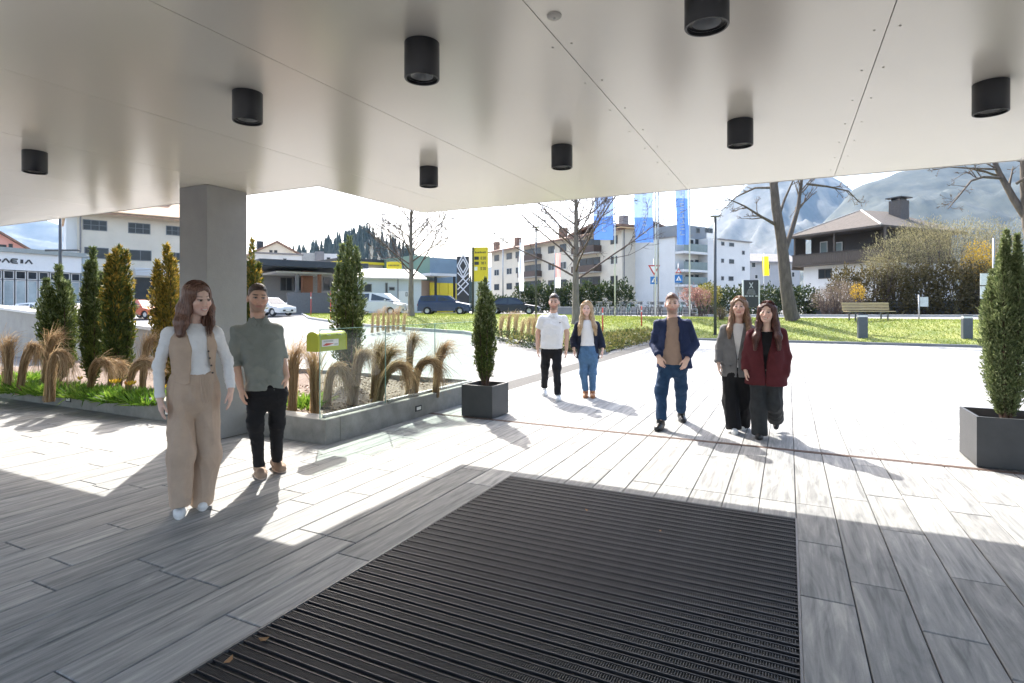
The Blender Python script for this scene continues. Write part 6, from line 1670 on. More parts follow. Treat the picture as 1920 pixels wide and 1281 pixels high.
_sm = {}
def strand_mat(mt):
    if mt.name not in _sm:
        e = [n for n in mt.node_tree.nodes if n.type == 'VALTORGB'][0].color_ramp.elements; a = np.array(e[0].color[:3]); b = np.array(e[1].color[:3])
        _sm[mt.name] = leaf_mat('strands_'+mt.name, tuple(a*.8), tuple((a+b)*.55), tuple(np.minimum(b*1.35, .9)), rough=.45, trans=.25)
    return _sm[mt.name]
class Person:
    def __init__(s, label, px, d, vox, skin, seed, height=None):
        s.px, s.d, s.vox, s.seed = px, d, vox, seed
        s.x0 = (px-CX)/F*d; s.skin = np.array(skin)
        r = math.hypot(s.x0, d); s.e = np.array([s.x0, d])/r; s.r = r; s.xa = np.array([s.e[1], -s.e[0]])
        s.root = thing('person', label, 'person', (s.x0, d, 0), -math.atan2(s.x0, d))
        s.lo = np.array([-.62, -.55, -.01]); s.hi = np.array([.62, .6, 1.95])
        s.body = Sdf(s.lo, s.hi, vox); s.heads = []; s.hv = {}
    def J(s, px, py, dy=0.0):
        ray = np.array([(px-CX)/F, 1.0]); t = (s.r+dy)/(ray@s.e); q = ray*t
        return np.array([q@s.xa, dy, CAMH-(py-HY)/F*t])
    def grid(s, zlo=-.01, zhi=1.95, vox=None, lo=None, hi=None):
        a = s.lo.copy() if lo is None else np.array(lo, float); b = s.hi.copy() if hi is None else np.array(hi, float); a[2] = zlo; b[2] = zhi
        return Sdf(a, b, vox or s.vox)
    # ---------------------------------------------------------------- head
    def head(s, c, yaw=0, pitch=0, roll=0, sc=1.0, male=True, beard=0.0, brow=(.03, .02, .015), smile=.5, lip=(.42, .16, .14)):
        R_ = rot3(yaw, pitch, roll); c = np.array(c, float); s.hR, s.hc, s.hs = R_, c, sc
        T = lambda p: c+R_@(np.array(p, float)*sc)
        g = s.body; k = .018*sc; s.hT = T
        w = 1.0 if male else .95
        g.ell(T((0, .018, .035)), np.array((.074*w, .093, .086))*sc, .0, R_)
        g.ell(T((0, -.028, -.03)), np.array((.065*w, .066, .078))*sc, .03*sc, R_)
        g.ell(T((0, -.045, -.075)), np.array((.046 if male else .039, .040, .033))*sc, .03*sc, R_)          # jaw
        g.ell(T((0, -.078, -.096)), np.array((.020, .017, .014))*sc, .02*sc, R_)                             # chin
        for sx in (-1, 1):
            g.ell(T((sx*.040, -.062, -.020)), np.array((.024, .026, .024))*sc, .02*sc, R_)                    # cheek
            g.ell(T((sx*.0315, -.100, .010)), np.array((.017, .013, .011))*sc, .012*sc, R_, 'cut')            # eye socket
            g.ell(T((sx*.0310, -.0775, .008)), np.array((.0138, .0138, .0125))*sc, .002, R_)                  # eyeball
            g.ell(T((sx*.076*w, .012, -.006)), np.array((.010, .020, .031))*sc, .008, R_)                     # ear
            g.ell(T((sx*.013, -.100, -.034)), np.array((.009, .010, .008))*sc, .008*sc, R_)                   # nostril
            if male: g.cone(T((sx*.012, -.092, .030)), T((sx*.046, -.079, .030)), .0072*sc, .006*sc, .014*sc)          # brow ridge
        g.cone(T((0, -.092, .018)), T((0, -.114, -.028)), .0075*sc, .0115*sc, .010*sc)                        # nose
        g.ell(T((0, -.088, -.057)), np.array((.026+.006*smile, .011, .0065))*sc, .006*sc, R_); g.ell(T((0, -.087, -.069)), np.array((.022+.004*smile, .011, .007))*sc, .006*sc, R_)
        g.cone(T((-.024-.004*smile, -.091, -.0625+.004*smile)), T((.024+.004*smile, -.091, -.0625+.004*smile)), .0022, .0022, .002, 'cut')
        s.face = dict(beard=beard, brow=np.array(brow), lip=np.array(lip), smile=smile, male=male)
        return T
    def neck(s, base, r=.055, top=None):
        s.body.cone(base, s.hT((0, .022, -.055)) if top is None else top, r*1.12, r, .03)
    def colour(s, V):
        C = np.repeat(s.skin[None], len(V), 0).copy(); q = ((V-s.hc)@s.hR)/s.hs; x, y, z = np.abs(q[:, 0]), q[:, 1], q[:, 2]; f = s.face
        hd = (np.linalg.norm(q, axis=1) < .16)&(y < .02)
        def mixc(mask, col_): 
            m = np.clip(mask, 0, 1)[:, None]*hd[:, None]; C[:] = C*(1-m)+np.array(col_)*m
        ss = lambda a, b, v: sst((v-a)/(b-a))
        mixc(.35*np.exp(-((x-.042)**2+(z+.028)**2)/.0007)*(y < -.03), s.skin*np.array((1.08, .72, .68)))     # cheeks
        mixc(.25*np.exp(-(x**2+(z+.03)**2)/.0003)*(y < -.09), s.skin*np.array((1.05, .75, .7)))
        if f['male']:
            zl = np.interp(y, [-.12, -.075, -.05, -.03, -.01, .02, .06, .12], [.088, .084, .062, .030, .012, -.02, -.045, -.06]); hd0 = hd; hd = np.linalg.norm(q, axis=1) < .17
            mixc(.88*ss(-.004, .012, z-zl)*(1-.5*ss(.055, .0, z)*(y < .05)*0)*(x < .0765), f['brow']*1.1); hd = hd0
        if f['beard'] > 0:
            zl = np.interp(x, [0, .03, .05, .075], [-.042, -.045, -.035, .0])
            b = ss(0, .016, zl-z)*(y < -.005)*ss(-.125, -.108, z)*f['beard']; b *= 1-.55*np.exp(-(x**2/.0004+(z+.063)**2/.00009)); C0 = C.copy(); mixc(b, f['brow']*1.6)
        mixc(.9*ss(.0325, .026, x)*np.clip(1-np.abs(z+.0625-.006*f['smile']*(x/.025)**2)/.0135, 0, 1)**.6*(y < -.078), f['lip'])
        if f['smile'] > .6: mixc(ss(.022, .016, x)*(np.abs(z+.0615-.008*(x/.025)**2) < .0036)*(y < -.078), (.66, .62, .57))
        bw = .0052 if f['male'] else .0034; mixc((.95 if f['male'] else .75)*ss(.054, .044, x)*ss(.010, .018, x)*np.exp(-((z-.033)/bw)**2)*(y < -.05), f['brow'])
        ex = np.sqrt((x-.031)**2+((z-.008)*1.9)**2); mixc(.45*ss(.024, .013, ex)*(y < -.05), s.skin*.5); mixc(ss(.0130, .0100, ex)*(y < -.06), (.50, .46, .43)); mixc(ss(.0098, .0072, ex)*(y < -.06), (.025, .017, .013))
        mixc(.85*np.exp(-((z-.0150+(x-.031)**2*12)/.0036)**2)*(np.abs(x-.031) < .017)*(y < -.05), f['brow']*.6)
        return C
    # ---------------------------------------------------------------- limbs
    def hand(s, wrist, dirv, palm, thumb, sc=1.0, curl=.35):
        g = s.body; w = np.array(wrist, float); dirv = np.array(dirv, float); dirv /= np.linalg.norm(dirv); n = np.array(palm, float); n -= dirv*(n@dirv); n /= np.linalg.norm(n); t = np.cross(dirv, n); t *= np.sign(t@np.array(thumb, float)) or 1
        P_ = lambda a, b, c: w+(dirv*a+t*b+n*c)*sc
        for i, b in enumerate((.027, .009, -.009, -.026)): g.cone(P_(-.005, b*.55, 0), P_(.088-.006*abs(i-1), b, .004), .017*sc, .0125*sc, .012*sc)
        for i, (b, L) in enumerate(((.029, .068), (.0095, .077), (-.0105, .072), (-.030, .058))):
            p = P_(.086-.006*abs(i-1), b, .004); a = .25*curl+.12*i*curl; d_ = dirv*math.cos(a)+n*math.sin(a)+t*b*2.2; d_ /= np.linalg.norm(d_)
            for j, (f, r) in enumerate(((.45, .0092), (.31, .0084), (.24, .0076))):
                q = p+d_*L*f*sc; g.cone(p, q, r*sc*1.02, (r-.0006)*sc, .003); p = q; a += .75*curl; d2 = dirv*math.cos(a)+n*math.sin(a)+t*b*2.2; d_ = d2/np.linalg.norm(d2)
        p0, p1, p2, p3 = P_(.012, .020, .004), P_(.045, .046, .016), P_(.075, .054, .026), P_(.098, .050, .034)
        g.cone(p0, p1, .015*sc, .0115*sc, .01); g.cone(p1, p2, .0105*sc, .0095*sc, .003); g.cone(p2, p3, .0095*sc, .0078*sc, .003)
    def arm(s, sh, el, wr, r=(.052, .042, .027), k=.02):
        s.body.chain([sh, el, wr], r, k)
    def core(s, hips, chest, sh_l, sh_r, kn, an, male=True):
        """plain body under the clothes"""
        g = s.body; a = 1.0 if male else .88
        g.cone(hips, chest, .07*a, .07*a, .03); g.cone(sh_l, sh_r, .034*a, .034*a, .03); g.cone(chest, (np.array(sh_l)+sh_r)/2, .07*a, .055, .03)
        for (k_, a_), sx in zip(zip(kn, an), (-1, 1)):
            g.chain([np.array(hips)+np.array([sx*.075, 0, -.03]), k_, a_], (.06*a, .045*a, .03*a), .02)
    def finish_body(s): return sdf_object('body', s.body, M_SKIN, s.root, it=1, adapt=.0, colf=s.colour)
    # ---------------------------------------------------------------- clothes
    def shoe(s, heel, toe, mt, sole=None, r=.040, h=.07, name='shoe', ank=None, boot=None):
        heel = np.array(heel, float); toe = np.array(toe, float); g = Sdf(np.minimum(heel, toe)-.10, np.maximum(heel, toe)+np.array([.1, .1, .26]), min(s.vox, .006))
        zf = min(heel[2], toe[2]); up_ = np.array([0, 0, 1.0]); ball = heel+(toe-heel)*.68
        g.cone(heel+up_*(h*.62), ball+up_*.034, r*.92, r*.96, .02); g.cone(ball+up_*.034, toe-(toe-heel)*.12+up_*.032, r*.98, r*.84, .02); g.cone(heel+up_*(h*.55), heel+(toe-heel)*.30+up_*(h+.02), r*.9, r*.86, .03)
        if boot is not None: g.cone(heel+up_*h+(toe-heel)*.13, np.array(boot), r*1.02, r*1.08, .03)
        g.cut(lambda X, Y, Z: Z-(.012 if abs(heel[2]-toe[2]) < .03 else -1)-zf+0*X+0*Y)
        o = sdf_object(name, g, mt, s.root, it=1)
        if sole is not None:
            n = Vector((toe-heel)).normalized(); sd_ = n.cross(Vector((0, 0, 1))).normalized(); m = MB(); ring = []
            for a in np.linspace(0, 2*math.pi, 25)[:-1]:
                f = .5+.5*math.cos(a); wd = r*(1.02+.18*math.sin(min(f*1.35, 1)*math.pi)*.6); L = (toe-heel); c = Vector(heel)+Vector(L)*(f*1.12-.12+.02); ring.append(c+sd_*math.sin(a)*wd*1.02)
            V = [tuple(p+Vector((0, 0, .001))) for p in ring]+[tuple(p+Vector((0, 0, .022))) for p in ring]; k_ = len(ring)
            m.add(V, [tuple(range(k_))[::-1], tuple(range(k_, 2*k_))]+[(i, (i+1) % k_, k_+(i+1) % k_, k_+i) for i in range(k_)]); m.build('sole', sole, o, angle=40)
            o2 = o
        return o
    def legs(s, mt, hips, kn, an, r=(.095, .07, .055), hw=.165, hd=.115, top=None, hem=None, folds=None, k=.03, waist=.145, name='trousers', crease=None, off=.085):
        """trousers: hips plus two tapering legs, cut at the hems"""
        g = s.grid(0.0, top+.02); hips = np.array(hips)
        g.loft([(hips[2]-.15, hips[0], hips[1], hw*.40, hd*.45), (hips[2]-.09, hips[0], hips[1], hw*.86, hd*.80), (hips[2]-.03, hips[0], hips[1], hw, hd), (hips[2]+.06, hips[0], hips[1], hw*.98, hd), (top, hips[0], hips[1], waist, hd*.86)], 0)
        for i, sx in enumerate((-1, 1)):
            th = hips+np.array([sx*off, 0, -.02]); L = g2 = None
            sub = Sdf(s.lo, np.array([s.hi[0], s.hi[1], top]), s.vox)
            kk = np.array(kn[i]); aa = np.array(an[i])
            sub.cone(th, kk, r[0], r[1], .0); ext = aa+(aa-kk)/np.linalg.norm(aa-kk)*.12; ra = r[2]+(r[2]-r[1])*.12/np.linalg.norm(aa-kk)
            sub.cone(kk, ext, r[1], ra, .05)
            dn = (aa-kk)/np.linalg.norm(aa-kk)
            hp = aa if hem is None else np.array(hem[i]); sub.plane(hp, dn*.6+np.array([0, 0, -.4]))
            n_ = [min(sub.A.shape[j], g.A.shape[j]) for j in range(3)]; a = g.A[:n_[0], :n_[1], :n_[2]]; b = sub.A[:n_[0], :n_[1], :n_[2]]; t = np.clip(.5+.5*(b-a)/k, 0, 1); g.A[:n_[0], :n_[1], :n_[2]] = b*(1-t)+a*t-k*t*(1-t)
        return sdf_object(name, g, mt, s.root, folds=folds or [(.010, [[7, 0, 6], [0, 7, 3], [1, 0, 7]], True), (.005, (20, 20, 12), True)], it=1, seed=s.seed)
    def top(s, mt, sec, arms=(), hem=None, folds=None, gap=None, name='shirt', k=.035, extra=None, n=2.35, sh=None, shr=.06, vox=None, tint=None):
        """upper garment: lofted torso, sleeves; gap=(z, xl, xr) rows opens the front"""
        sec = np.array(sec, float); g = s.grid(sec[0][0]-.03, sec[-1][0]+.06, vox)
        if len(arms):
            zl = min(min(a[0][i][2] for i in range(len(a[0]))) for a in arms)-.1; g = s.grid(min(zl, sec[0][0]-.03), sec[-1][0]+.08, vox)
        g.loft(sec, 0, n=n)
        if sh is not None: g.cone(sh[0], sh[1], shr, shr, .05)
        if gap is not None:
            gp = np.array(gap, float); cy_ = sec[:, 2].mean()
            def fn(X, Y, Z):
                xl = np.interp(Z.ravel(), gp[:, 0], gp[:, 1])[None, None, :]; xr = np.interp(Z.ravel(), gp[:, 0], gp[:, 2])[None, None, :]
                return np.maximum(np.maximum(xl-X, X-xr), Y-cy_)
            g.cut(fn, (gp[:, 1].min(), s.lo[1], gp[:, 0].min()), (gp[:, 2].max(), cy_, gp[:, 0].max()), .006)
        for (pts, rad) in arms:
            sub = Sdf(np.array(g.lo)+3*g.h, np.array(g.lo)+(g.n-4)*g.h, g.h); sub.chain(pts, rad, .02)
            e, p = np.array(pts[-1]), np.array(pts[-2]); sub.plane(e-(e-p)/np.linalg.norm(e-p)*rad[-1]*.2, e-p)
            n_ = [min(sub.A.shape[j], g.A.shape[j]) for j in range(3)]; a = g.A[:n_[0], :n_[1], :n_[2]]; b = sub.A[:n_[0], :n_[1], :n_[2]]; t = np.clip(.5+.5*(b-a)/k, 0, 1); g.A[:n_[0], :n_[1], :n_[2]] = b*(1-t)+a*t-k*t*(1-t)
        if extra: extra(g)
        s.last = sec
        return sdf_object(name, g, mt, s.root, folds=folds or [(.006, (8, 8, 9), True), (.003, (22, 22, 16), True)], it=1, seed=s.seed+1)
    def front_y(s, x, z, sec=None, off=.006):
        sec = s.last if sec is None else sec; cx = np.interp(z, sec[:, 0], sec[:, 1]); cy_ = np.interp(z, sec[:, 0], sec[:, 2]); a = np.interp(z, sec[:, 0], sec[:, 3]); b = np.interp(z, sec[:, 0], sec[:, 4])
        u = np.clip(np.abs(x-cx)/a, 0, .97); return cy_-b*(1-u**2.3)**(1/2.3)-off
    def patch(s, corners, mt, name, off=.008, th=.006, n=7, parent=None):
        """cloth piece laid on the front of the torso; corners as (x,z)"""
        c = np.array(corners, float); f = np.linspace(0, 1, n); A, B = np.meshgrid(f, f, indexing='ij')
        XZ = (1-A)[..., None]*((1-B)[..., None]*c[0]+B[..., None]*c[3])+A[..., None]*((1-B)[..., None]*c[1]+B[..., None]*c[2])
        Y = s.front_y(XZ[..., 0], XZ[..., 1], off=off); V0 = np.stack([XZ[..., 0], Y, XZ[..., 1]], -1).reshape(-1, 3); V1 = V0+np.array([0, th, 0]); V = np.concatenate([V0, V1]); N = n*n
        i = (np.arange(n-1)[:, None]*n+np.arange(n-1)[None, :]).ravel(); Q = np.stack([i, i+n, i+n+1, i+1], 1); rim = []
        bd = [j for j in range(n)]+[j*n+n-1 for j in range(1, n)]+[(n-1)*n+j for j in range(n-2, -1, -1)]+[j*n for j in range(n-2, 0, -1)]
        for a, b in zip(bd, bd[1:]+bd[:1]): rim.append((a, b, b+N, a+N))
        return ob(name, np_mesh(name, V, np.concatenate([Q, Q[:, ::-1]+N, np.array(rim)]), True), mt, parent or s.root)
    def collar(s, mt, base, r=.072, h=.045, tilt=.25):
        b = np.array(base); g = Sdf(b-np.array([.14, .14, .05]), b+np.array([.14, .14, .1]), min(s.vox, .006))
        g.loft([(b[2]-.03, b[0], b[1], r*1.22, r*1.2), (b[2], b[0], b[1], r*1.08, r*1.08), (b[2]+h, b[0], b[1]+.006, r, r)], n=2)
        g.loft([(b[2]-.06, b[0], b[1], r*1.14, r*1.12), (b[2], b[0], b[1], r*.99, r*.99), (b[2]+h+.02, b[0], b[1]+.006, r*.9, r*.9)], op='cut', n=2)
        g.cut(lambda X, Y, Z: np.maximum(np.abs(X-b[0])-.004-np.maximum(Z-b[2]+.02, 0)*.75, Y-b[1]))
        sdf_object('collar', g, mt, s.root, it=1)
        for sx in (-1, 1): s.patch([(b[0]+sx*.036, b[2]+.012), (b[0]+sx*.006, b[2]-.018), (b[0]+sx*.030, b[2]-.062), (b[0]+sx*.066, b[2]-.022)], mt, 'collar_tip', .014, .008)
    def button(s, x, z, mt, r=.007, off=.013, name='button'):
        y = float(s.front_y(np.array(x), np.array(z), off=off)); m = MB(); m.lathe([(.001, -.004), (r, -.003), (r, .003), (r*.6, .0035), (.001, .002)], 12, cap=False); return m.build(name, mt, s.root, smooth_=True, loc=(x, y, z), rot=(R(90), 0, 0))
    # ---------------------------------------------------------------- hair
    def short_hair(s, mt, th=.010, line=None, top=.016):
        g = Sdf(s.hc-.16, s.hc+.19, .005); R_ = s.hR; sc = s.hs; T = s.hT
        g.ell(T((0, .020, .036)), np.array((.074+th*.4, .093+th, .086+th))*sc, 0, R_); g.ell(T((0, -.004, .078)), np.array((.060, .084, .046+top))*sc, .02, R_)
        ln = line or ([-.12, -.08, -.05, -.02, .02, .06, .12], [.080, .078, .070, .062, .055, .045, .03])
        def fn(X, Y, Z):
            x, y, z = X-s.hc[0], Y-s.hc[1], Z-s.hc[2]; q = [(R_[0, i]*x+R_[1, i]*y+R_[2, i]*z)/sc for i in range(3)]
            return (q[2]-np.interp(q[1], ln[0], ln[1])-.10*np.maximum(np.abs(q[0])-.04, 0)*(q[1] < -.03))*sc
        g.cut(lambda X, Y, Z: fn(X, Y, Z)); g.A = g.A
        return sdf_object('hair', g, mt, s.root, folds=[(.003, (90, 90, 60), True)], it=1, seed=s.seed)
    def long_hair(s, mt, locks, part=.0, cap=.013, nstr=260, face=(.053, .075), vol=1.0, wave=0.0, fringe=.072):
        """locks: list of (points, radii) in person space falling from the crown"""
        locks = [([np.array(q[0]), s.hc+(np.array(q[1])-s.hc)*.88]+[np.array(a) for a in q[2:]], np.array(r_)*np.array([.6, .74, .92, .86, .72])) for q, r_ in locks]
        g = Sdf(s.hc+np.array([-.24, -.2, -.46]), s.hc+np.array([.24, .22, .19]), .0055); R_ = s.hR; sc = s.hs; T = s.hT
        g.ell(T((0, .022, .036)), np.array((.074+cap, .093+cap, .086+cap))*sc*np.array((1, 1, 1)), 0, R_)
        g.ell(T((0, .055, -.04)), np.array((.078, .062, .11))*sc, .03, R_)
        for (pts, rad) in locks: g.chain(pts, rad, .04)
        # open the face
        g.ell(T((part, -.120, -.008)), np.array((face[0]+.004, .090, face[1]+.030))*sc, .014, R_, 'cut')
        g.cut(lambda X, Y, Z: np.maximum(np.maximum(np.abs((X-s.hc[0])*R_[0, 0]+(Y-s.hc[1])*R_[1, 0])-face[0]*.85*sc, (X-s.hc[0])*R_[0, 1]+(Y-s.hc[1])*R_[1, 1]+.04*sc), np.maximum(Z-s.hc[2]-.05*sc, -(Z-s.hc[2])-.30)), k=.01)
        o = sdf_object('hair', g, mt, s.root, folds=[(.0045, (60, 60, 2.2), True), (.0022, (130, 130, 4), True)], it=1, seed=s.seed)
        # loose strands lying on the mass
        rs = np.random.default_rng(s.seed); paths = []
        for i in range(nstr):
            pts, rad = locks[i % len(locks)]; pts = np.array(pts); rad = np.array(rad); f = np.linspace(0, 1, len(pts)); ff = np.linspace(0, rs.uniform(.9, 1.07), 11)
            c = np.stack([hermite(np.clip(ff, 0, 1.0), f, pts[:, j]) for j in range(3)], 1); c[:, 2] -= np.maximum(ff-1, 0)*.3; a = rs.uniform(0, 6.283); rr_ = np.interp(ff, f, rad)*rs.uniform(.85, 1.08)
            ang = a+0*ff; c = c+np.stack([np.sin(ff*13+a*.3)*.006*wave*ff, np.cos(ff*11+a*.3)*.006*wave*ff, 0*ff], 1); paths.append(c+np.stack([np.cos(ang)*rr_, np.sin(ang)*rr_*.95, 0*rr_], 1)+np.cumsum(rs.normal(size=(11, 3)), 0)*.0012)
        for i in range(nstr):                          # strands combed from the parting over the skull
            sx = -1 if i % 2 else 1; y0 = rs.uniform(-.050, .10); a1 = rs.uniform(1.5, 2.1); aa = np.linspace(.03+rs.uniform(0, .15), a1, 11); yy = y0+aa*.008*rs.normal()+.018*aa*(y0 < .02)
            q = np.sqrt(np.clip(1-((yy-.022)/(.093+cap+.004))**2, .02, 1)); g_ = rs.uniform(.002, .007)
            paths.append(np.stack([T((part*1.2+sx*np.sin(t)*(.074+cap+g_)*k_, y, .036+np.cos(t)*(.086+cap+g_)*k_)) for t, y, k_ in zip(aa, yy, q)]))
        V, Q = ribbons(np.array(paths), .0034*np.interp(np.linspace(0, 1, 11), [0, .8, 1], [1, 1, .3])[None]); ob('strands', np_mesh('strands', V, Q), strand_mat(mt), o, kind='stuff')
        return o
def sec_t(z0, z1, rows, c0, c1):
    """torso rows (fraction, half width, half depth) between hem and neck, leaning from c0 to c1 (x,y)"""
    return [(z0+(z1-z0)*f, c0[0]+(c1[0]-c0[0])*f, c0[1]+(c1[1]-c0[1])*f, a, b) for f, a, b in rows]
# ------------------------------------------------------------------ the seven people
def ft(p, px, dy, z=0.0): 
    q = p.J(px, HY, dy); q[2] = z; return q
FRONT = np.array([0, -1.0, 0])
C_WHITE = fabric('white_jersey', (.80, .79, .79), .8, .03); C_BEIGE = fabric('beige_wool', (.50, .375, .285), .85, .05); C_SAGE = fabric('grey_green_cotton', (.22, .24, .22), .8, .06)
C_BLACK = fabric('black_denim', (.012, .012, .014), .8, .15); C_NAVYK = fabric('navy_knit', (.016, .020, .038), .9, .12); C_JEAN = fabric('mid_blue_denim', (.085, .17, .30), .85, .18); C_JEAND = fabric('dark_blue_denim', (.018, .048, .105), .85, .2)
C_BLAZ = fabric('navy_wool', (.020, .032, .085), .8, .08); C_SAND = fabric('sand_knit', (.33, .235, .185), .9, .05); C_GREYW = fabric('grey_wool', (.17, .17, .175), .9, .10, 300); C_BURG = fabric('burgundy_wool', (.085, .016, .020), .85, .10)
C_CHAR = fabric('charcoal_denim', (.030, .032, .034), .75, .2); S_WHITE = mat('white_leather', (.72, .72, .72), .45, var=.03); S_BEIGE = mat('beige_suede', (.30, .21, .15), .8, var=.1); S_SOLE = mat('gum_sole', (.55, .42, .33), .7); S_SOLEW = mat('white_sole', (.70, .69, .67), .6); S_BLACK = mat('black_leather', (.012, .011, .011), .4, var=.15); S_TAN = mat('tan_leather', (.36, .15, .06), .5, var=.12)
B_DARK = mat('dark_button', (.05, .035, .03), .4); B_GREY = mat('grey_button', (.16, .17, .165), .5)
H_BROWN = hair_mat('chestnut', (.075, .036, .025), (.23, .12, .085)); H_DARK = hair_mat('dark_brown', (.020, .012, .009), (.065, .036, .026)); H_BLOND = hair_mat('blond', (.26, .155, .075), (.58, .42, .25)); H_LBROWN = hair_mat('light_brown', (.11, .06, .036), (.34, .21, .13)); H_AUB = hair_mat('dark_auburn', (.035, .013, .010), (.12, .045, .033))
SK_A, SK_B = (.70, .47, .38), (.60, .37, .27)

# 1 ---- woman in beige waistcoat and wide trousers
p = Person('woman with long brown hair in beige waistcoat and wide beige trousers', 365, 4.33, .0058, SK_A, 1)
J = p.J
hips, chest = J(364, 745, .02), J(361, 655, .0)
shl, shr = J(317, 626, .0), J(404, 624, .02); ell_, wl = J(297, 686, .02), J(300, 748, -.05); elr, wrr = J(427, 676, .03), J(433, 730, -.06)
hc = J(371, 561, -.02)
T = p.head(hc, yaw=R(32), pitch=R(12), roll=R(-4), sc=1.03, male=False, brow=(.07, .035, .025), smile=.9, lip=(.48, .17, .16))
p.neck(J(363, 609, .01), .047); p.core(hips, chest, shl, shr, (J(340, 850, .0), J(386, 852, .02)), (J(338, 945), J(378, 940, .05)), False)
p.arm(shl, ell_, wl, (.042, .034, .024)); p.arm(shr, elr, wrr, (.042, .034, .024))
p.hand(wl+np.array([.0, -.005, -.012]), (.05, -.12, -1), (.9, .25, .1), (.15, -1, 0), .92, .42); p.hand(wrr+np.array([0, -.005, -.012]), (-.02, -.12, -1), (-.9, .25, 0), (-.15, -1, 0), .92, .42)
p.finish_body()
z0, z1 = J(p.px, 702)[2], J(p.px, 606)[2]
sec = sec_t(z0, z1, [(0, .128, .092), (.25, .122, .092), (.55, .140, .110), (.78, .144, .093), (.92, .10, .072), (1, .062, .058)], (hips[0], .01), (J(363, 609)[0], .012))
p.top(C_WHITE, sec, [([shl, ell_, wl+(0, 0, .0)], (.047, .038, .032)), ([shr, elr, wrr], (.047, .038, .032))], sh=(shl, shr), shr=.040, folds=[(.006, (14, 14, 20), True), (.004, (30, 30, 40), True)], name='top')
vz0, vz1 = J(p.px, 722)[2], J(p.px, 608)[2]
vsec = sec_t(vz0, vz1, [(0, .176, .132), (.2, .148, .112), (.45, .154, .120), (.7, .164, .116), (.88, .150, .092), (1, .085, .075)], (hips[0], .012), (J(361, 609)[0], .012))
gx = lambda a: J(a, 600, -.11)[0]
gapz = [(J(p.px, y)[2], gx(a), gx(b)) for (y, a, b) in ((716, 356, 398), (699, 357, 396), (656, 360, 389), (630, 352, 387), (612, 346, 388), (600, 345, 388))]
def armh(g):
    pz = J(p.px, 716)[2]; tipx = gx(346); hz = lambda x: pz+np.minimum(np.abs(x-tipx)*.32, .045)*(x < gx(376))+(x >= gx(376))*np.minimum(np.abs(x-gx(402))*.5, .05)-.01
    g.cut(lambda X, Y, Z: Z-np.where(Y < 0, hz(X), pz+.03)+0*Y, (-.4, -.4, pz-.1), (.4, .4, pz+.1), .004)
    g.cone(J(300, 640, 0), J(322, 618, 0), .055, .035, .01, 'cut'); g.cone(J(428, 640, 0), J(402, 616, .02), .052, .034, .01, 'cut')
p.top(C_BEIGE, vsec, gap=gapz, name='waistcoat', extra=armh, folds=[(.006, (6, 6, 7), True)], k=.02)
for (a, b) in ((387, 658), (389.5, 671), (392.5, 685), (395, 699)): p.button(gx(a)+.014, J(p.px, b)[2], B_DARK, .0075)
p.legs(C_BEIGE, hips, (J(339, 855, -.06), J(388, 855, .04)), (J(338, 950, -.05), J(377, 947, .08)), (.090, .081, .069), .180, .118, J(p.px, 701)[2], folds=[(.020, (8, 8, 1.3), True), (.014, [[7, 0, 3.2], [0, 7, 2], [0, 0, 2.2]], True), (.005, (26, 26, 3), True)], waist=.150, off=.088, k=.014)
m = MB(); wy = float(p.front_y(np.array(gx(377)), np.array(J(p.px, 712)[2]), sec=np.array(vsec), off=.0))
for dx_ in (0, .012): m.tube([(gx(376)+dx_, wy-.012, J(p.px, 703)[2]), (gx(378)+dx_*1.6, wy-.022, J(p.px, 730)[2]), (gx(381)+dx_*2.2, wy-.018, J(p.px, 752)[2])], .004, 6)
m.build('drawstring', C_BEIGE, p.root, fix=False)
p.shoe(ft(p, 338, .12), ft(p, 336, -.13), S_WHITE, S_SOLEW, .040); p.shoe(ft(p, 379, .22), ft(p, 380, -.02), S_WHITE, S_SOLEW, .040)
lk = lambda L: [p.J(*a) for a in L]
tp_ = T((0, .01, .095))
p.long_hair(H_BROWN, [([tp_, T((-.070, .0, .065)), J(343, 577, .0), J(337, 604, -.055), J(335, 628, -.085)], (.028, .036, .042, .040, .024)), ([tp_, T((-.05, .05, .07)), J(350, 580, .06), J(346, 604, .05), J(342, 622, .03)], (.03, .04, .05, .05, .03)),
                      ([tp_, T((-.062, -.035, .062)), J(352, 580, -.055), J(345, 606, -.095), J(341, 628, -.105)], (.02, .022, .030, .030, .018)),
                      ([tp_, T((.070, .01, .055)), J(393, 578, .02), J(392, 604, -.05), J(391, 628, -.085)], (.026, .030, .036, .038, .024)), ([tp_, T((.05, .06, .05)), J(386, 585, .06), J(384, 605, .02), J(386, 624, -.05)], (.03, .04, .042, .034, .022))], nstr=420, face=(.060, .082))

# 2 ---- man in grey-green shirt
p = Person('bearded man in grey green shirt, black jeans and beige trainers', 490, 5.2, .006, SK_B, 2); J = p.J
hips, chest = J(500, 735, .02), J(487, 650, .0); shl, shr = J(445, 624, .01), J(518, 621, .03); ell_, wl = J(440, 674, .03), J(451, 726, -.04); elr, wrr = J(527, 668, .05), J(537, 706, .0)
hc = J(483, 560, -.01); T = p.head(hc, yaw=R(10), pitch=R(3), roll=R(2), sc=1.09, male=True, beard=.5, brow=(.03, .018, .013), smile=.2, lip=(.34, .14, .11))
p.neck(J(484, 606, .02), .058); p.core(hips, chest, shl, shr, (J(480, 797, -.05), J(518, 794, .05)), (J(487, 868, -.02), J(519, 856, .14)))
p.arm(shl, ell_, wl, (.05, .043, .03)); p.arm(shr, elr, wrr, (.05, .043, .03))
p.hand(wl+np.array([0, 0, -.012]), (.10, -.15, -1), (.9, .3, 0), (.1, -1, 0), 1.0, .5); p.hand(wrr, (-.1, -.2, -1), (-.9, .2, 0), (0, -1, 0), .98, .5)
p.finish_body()
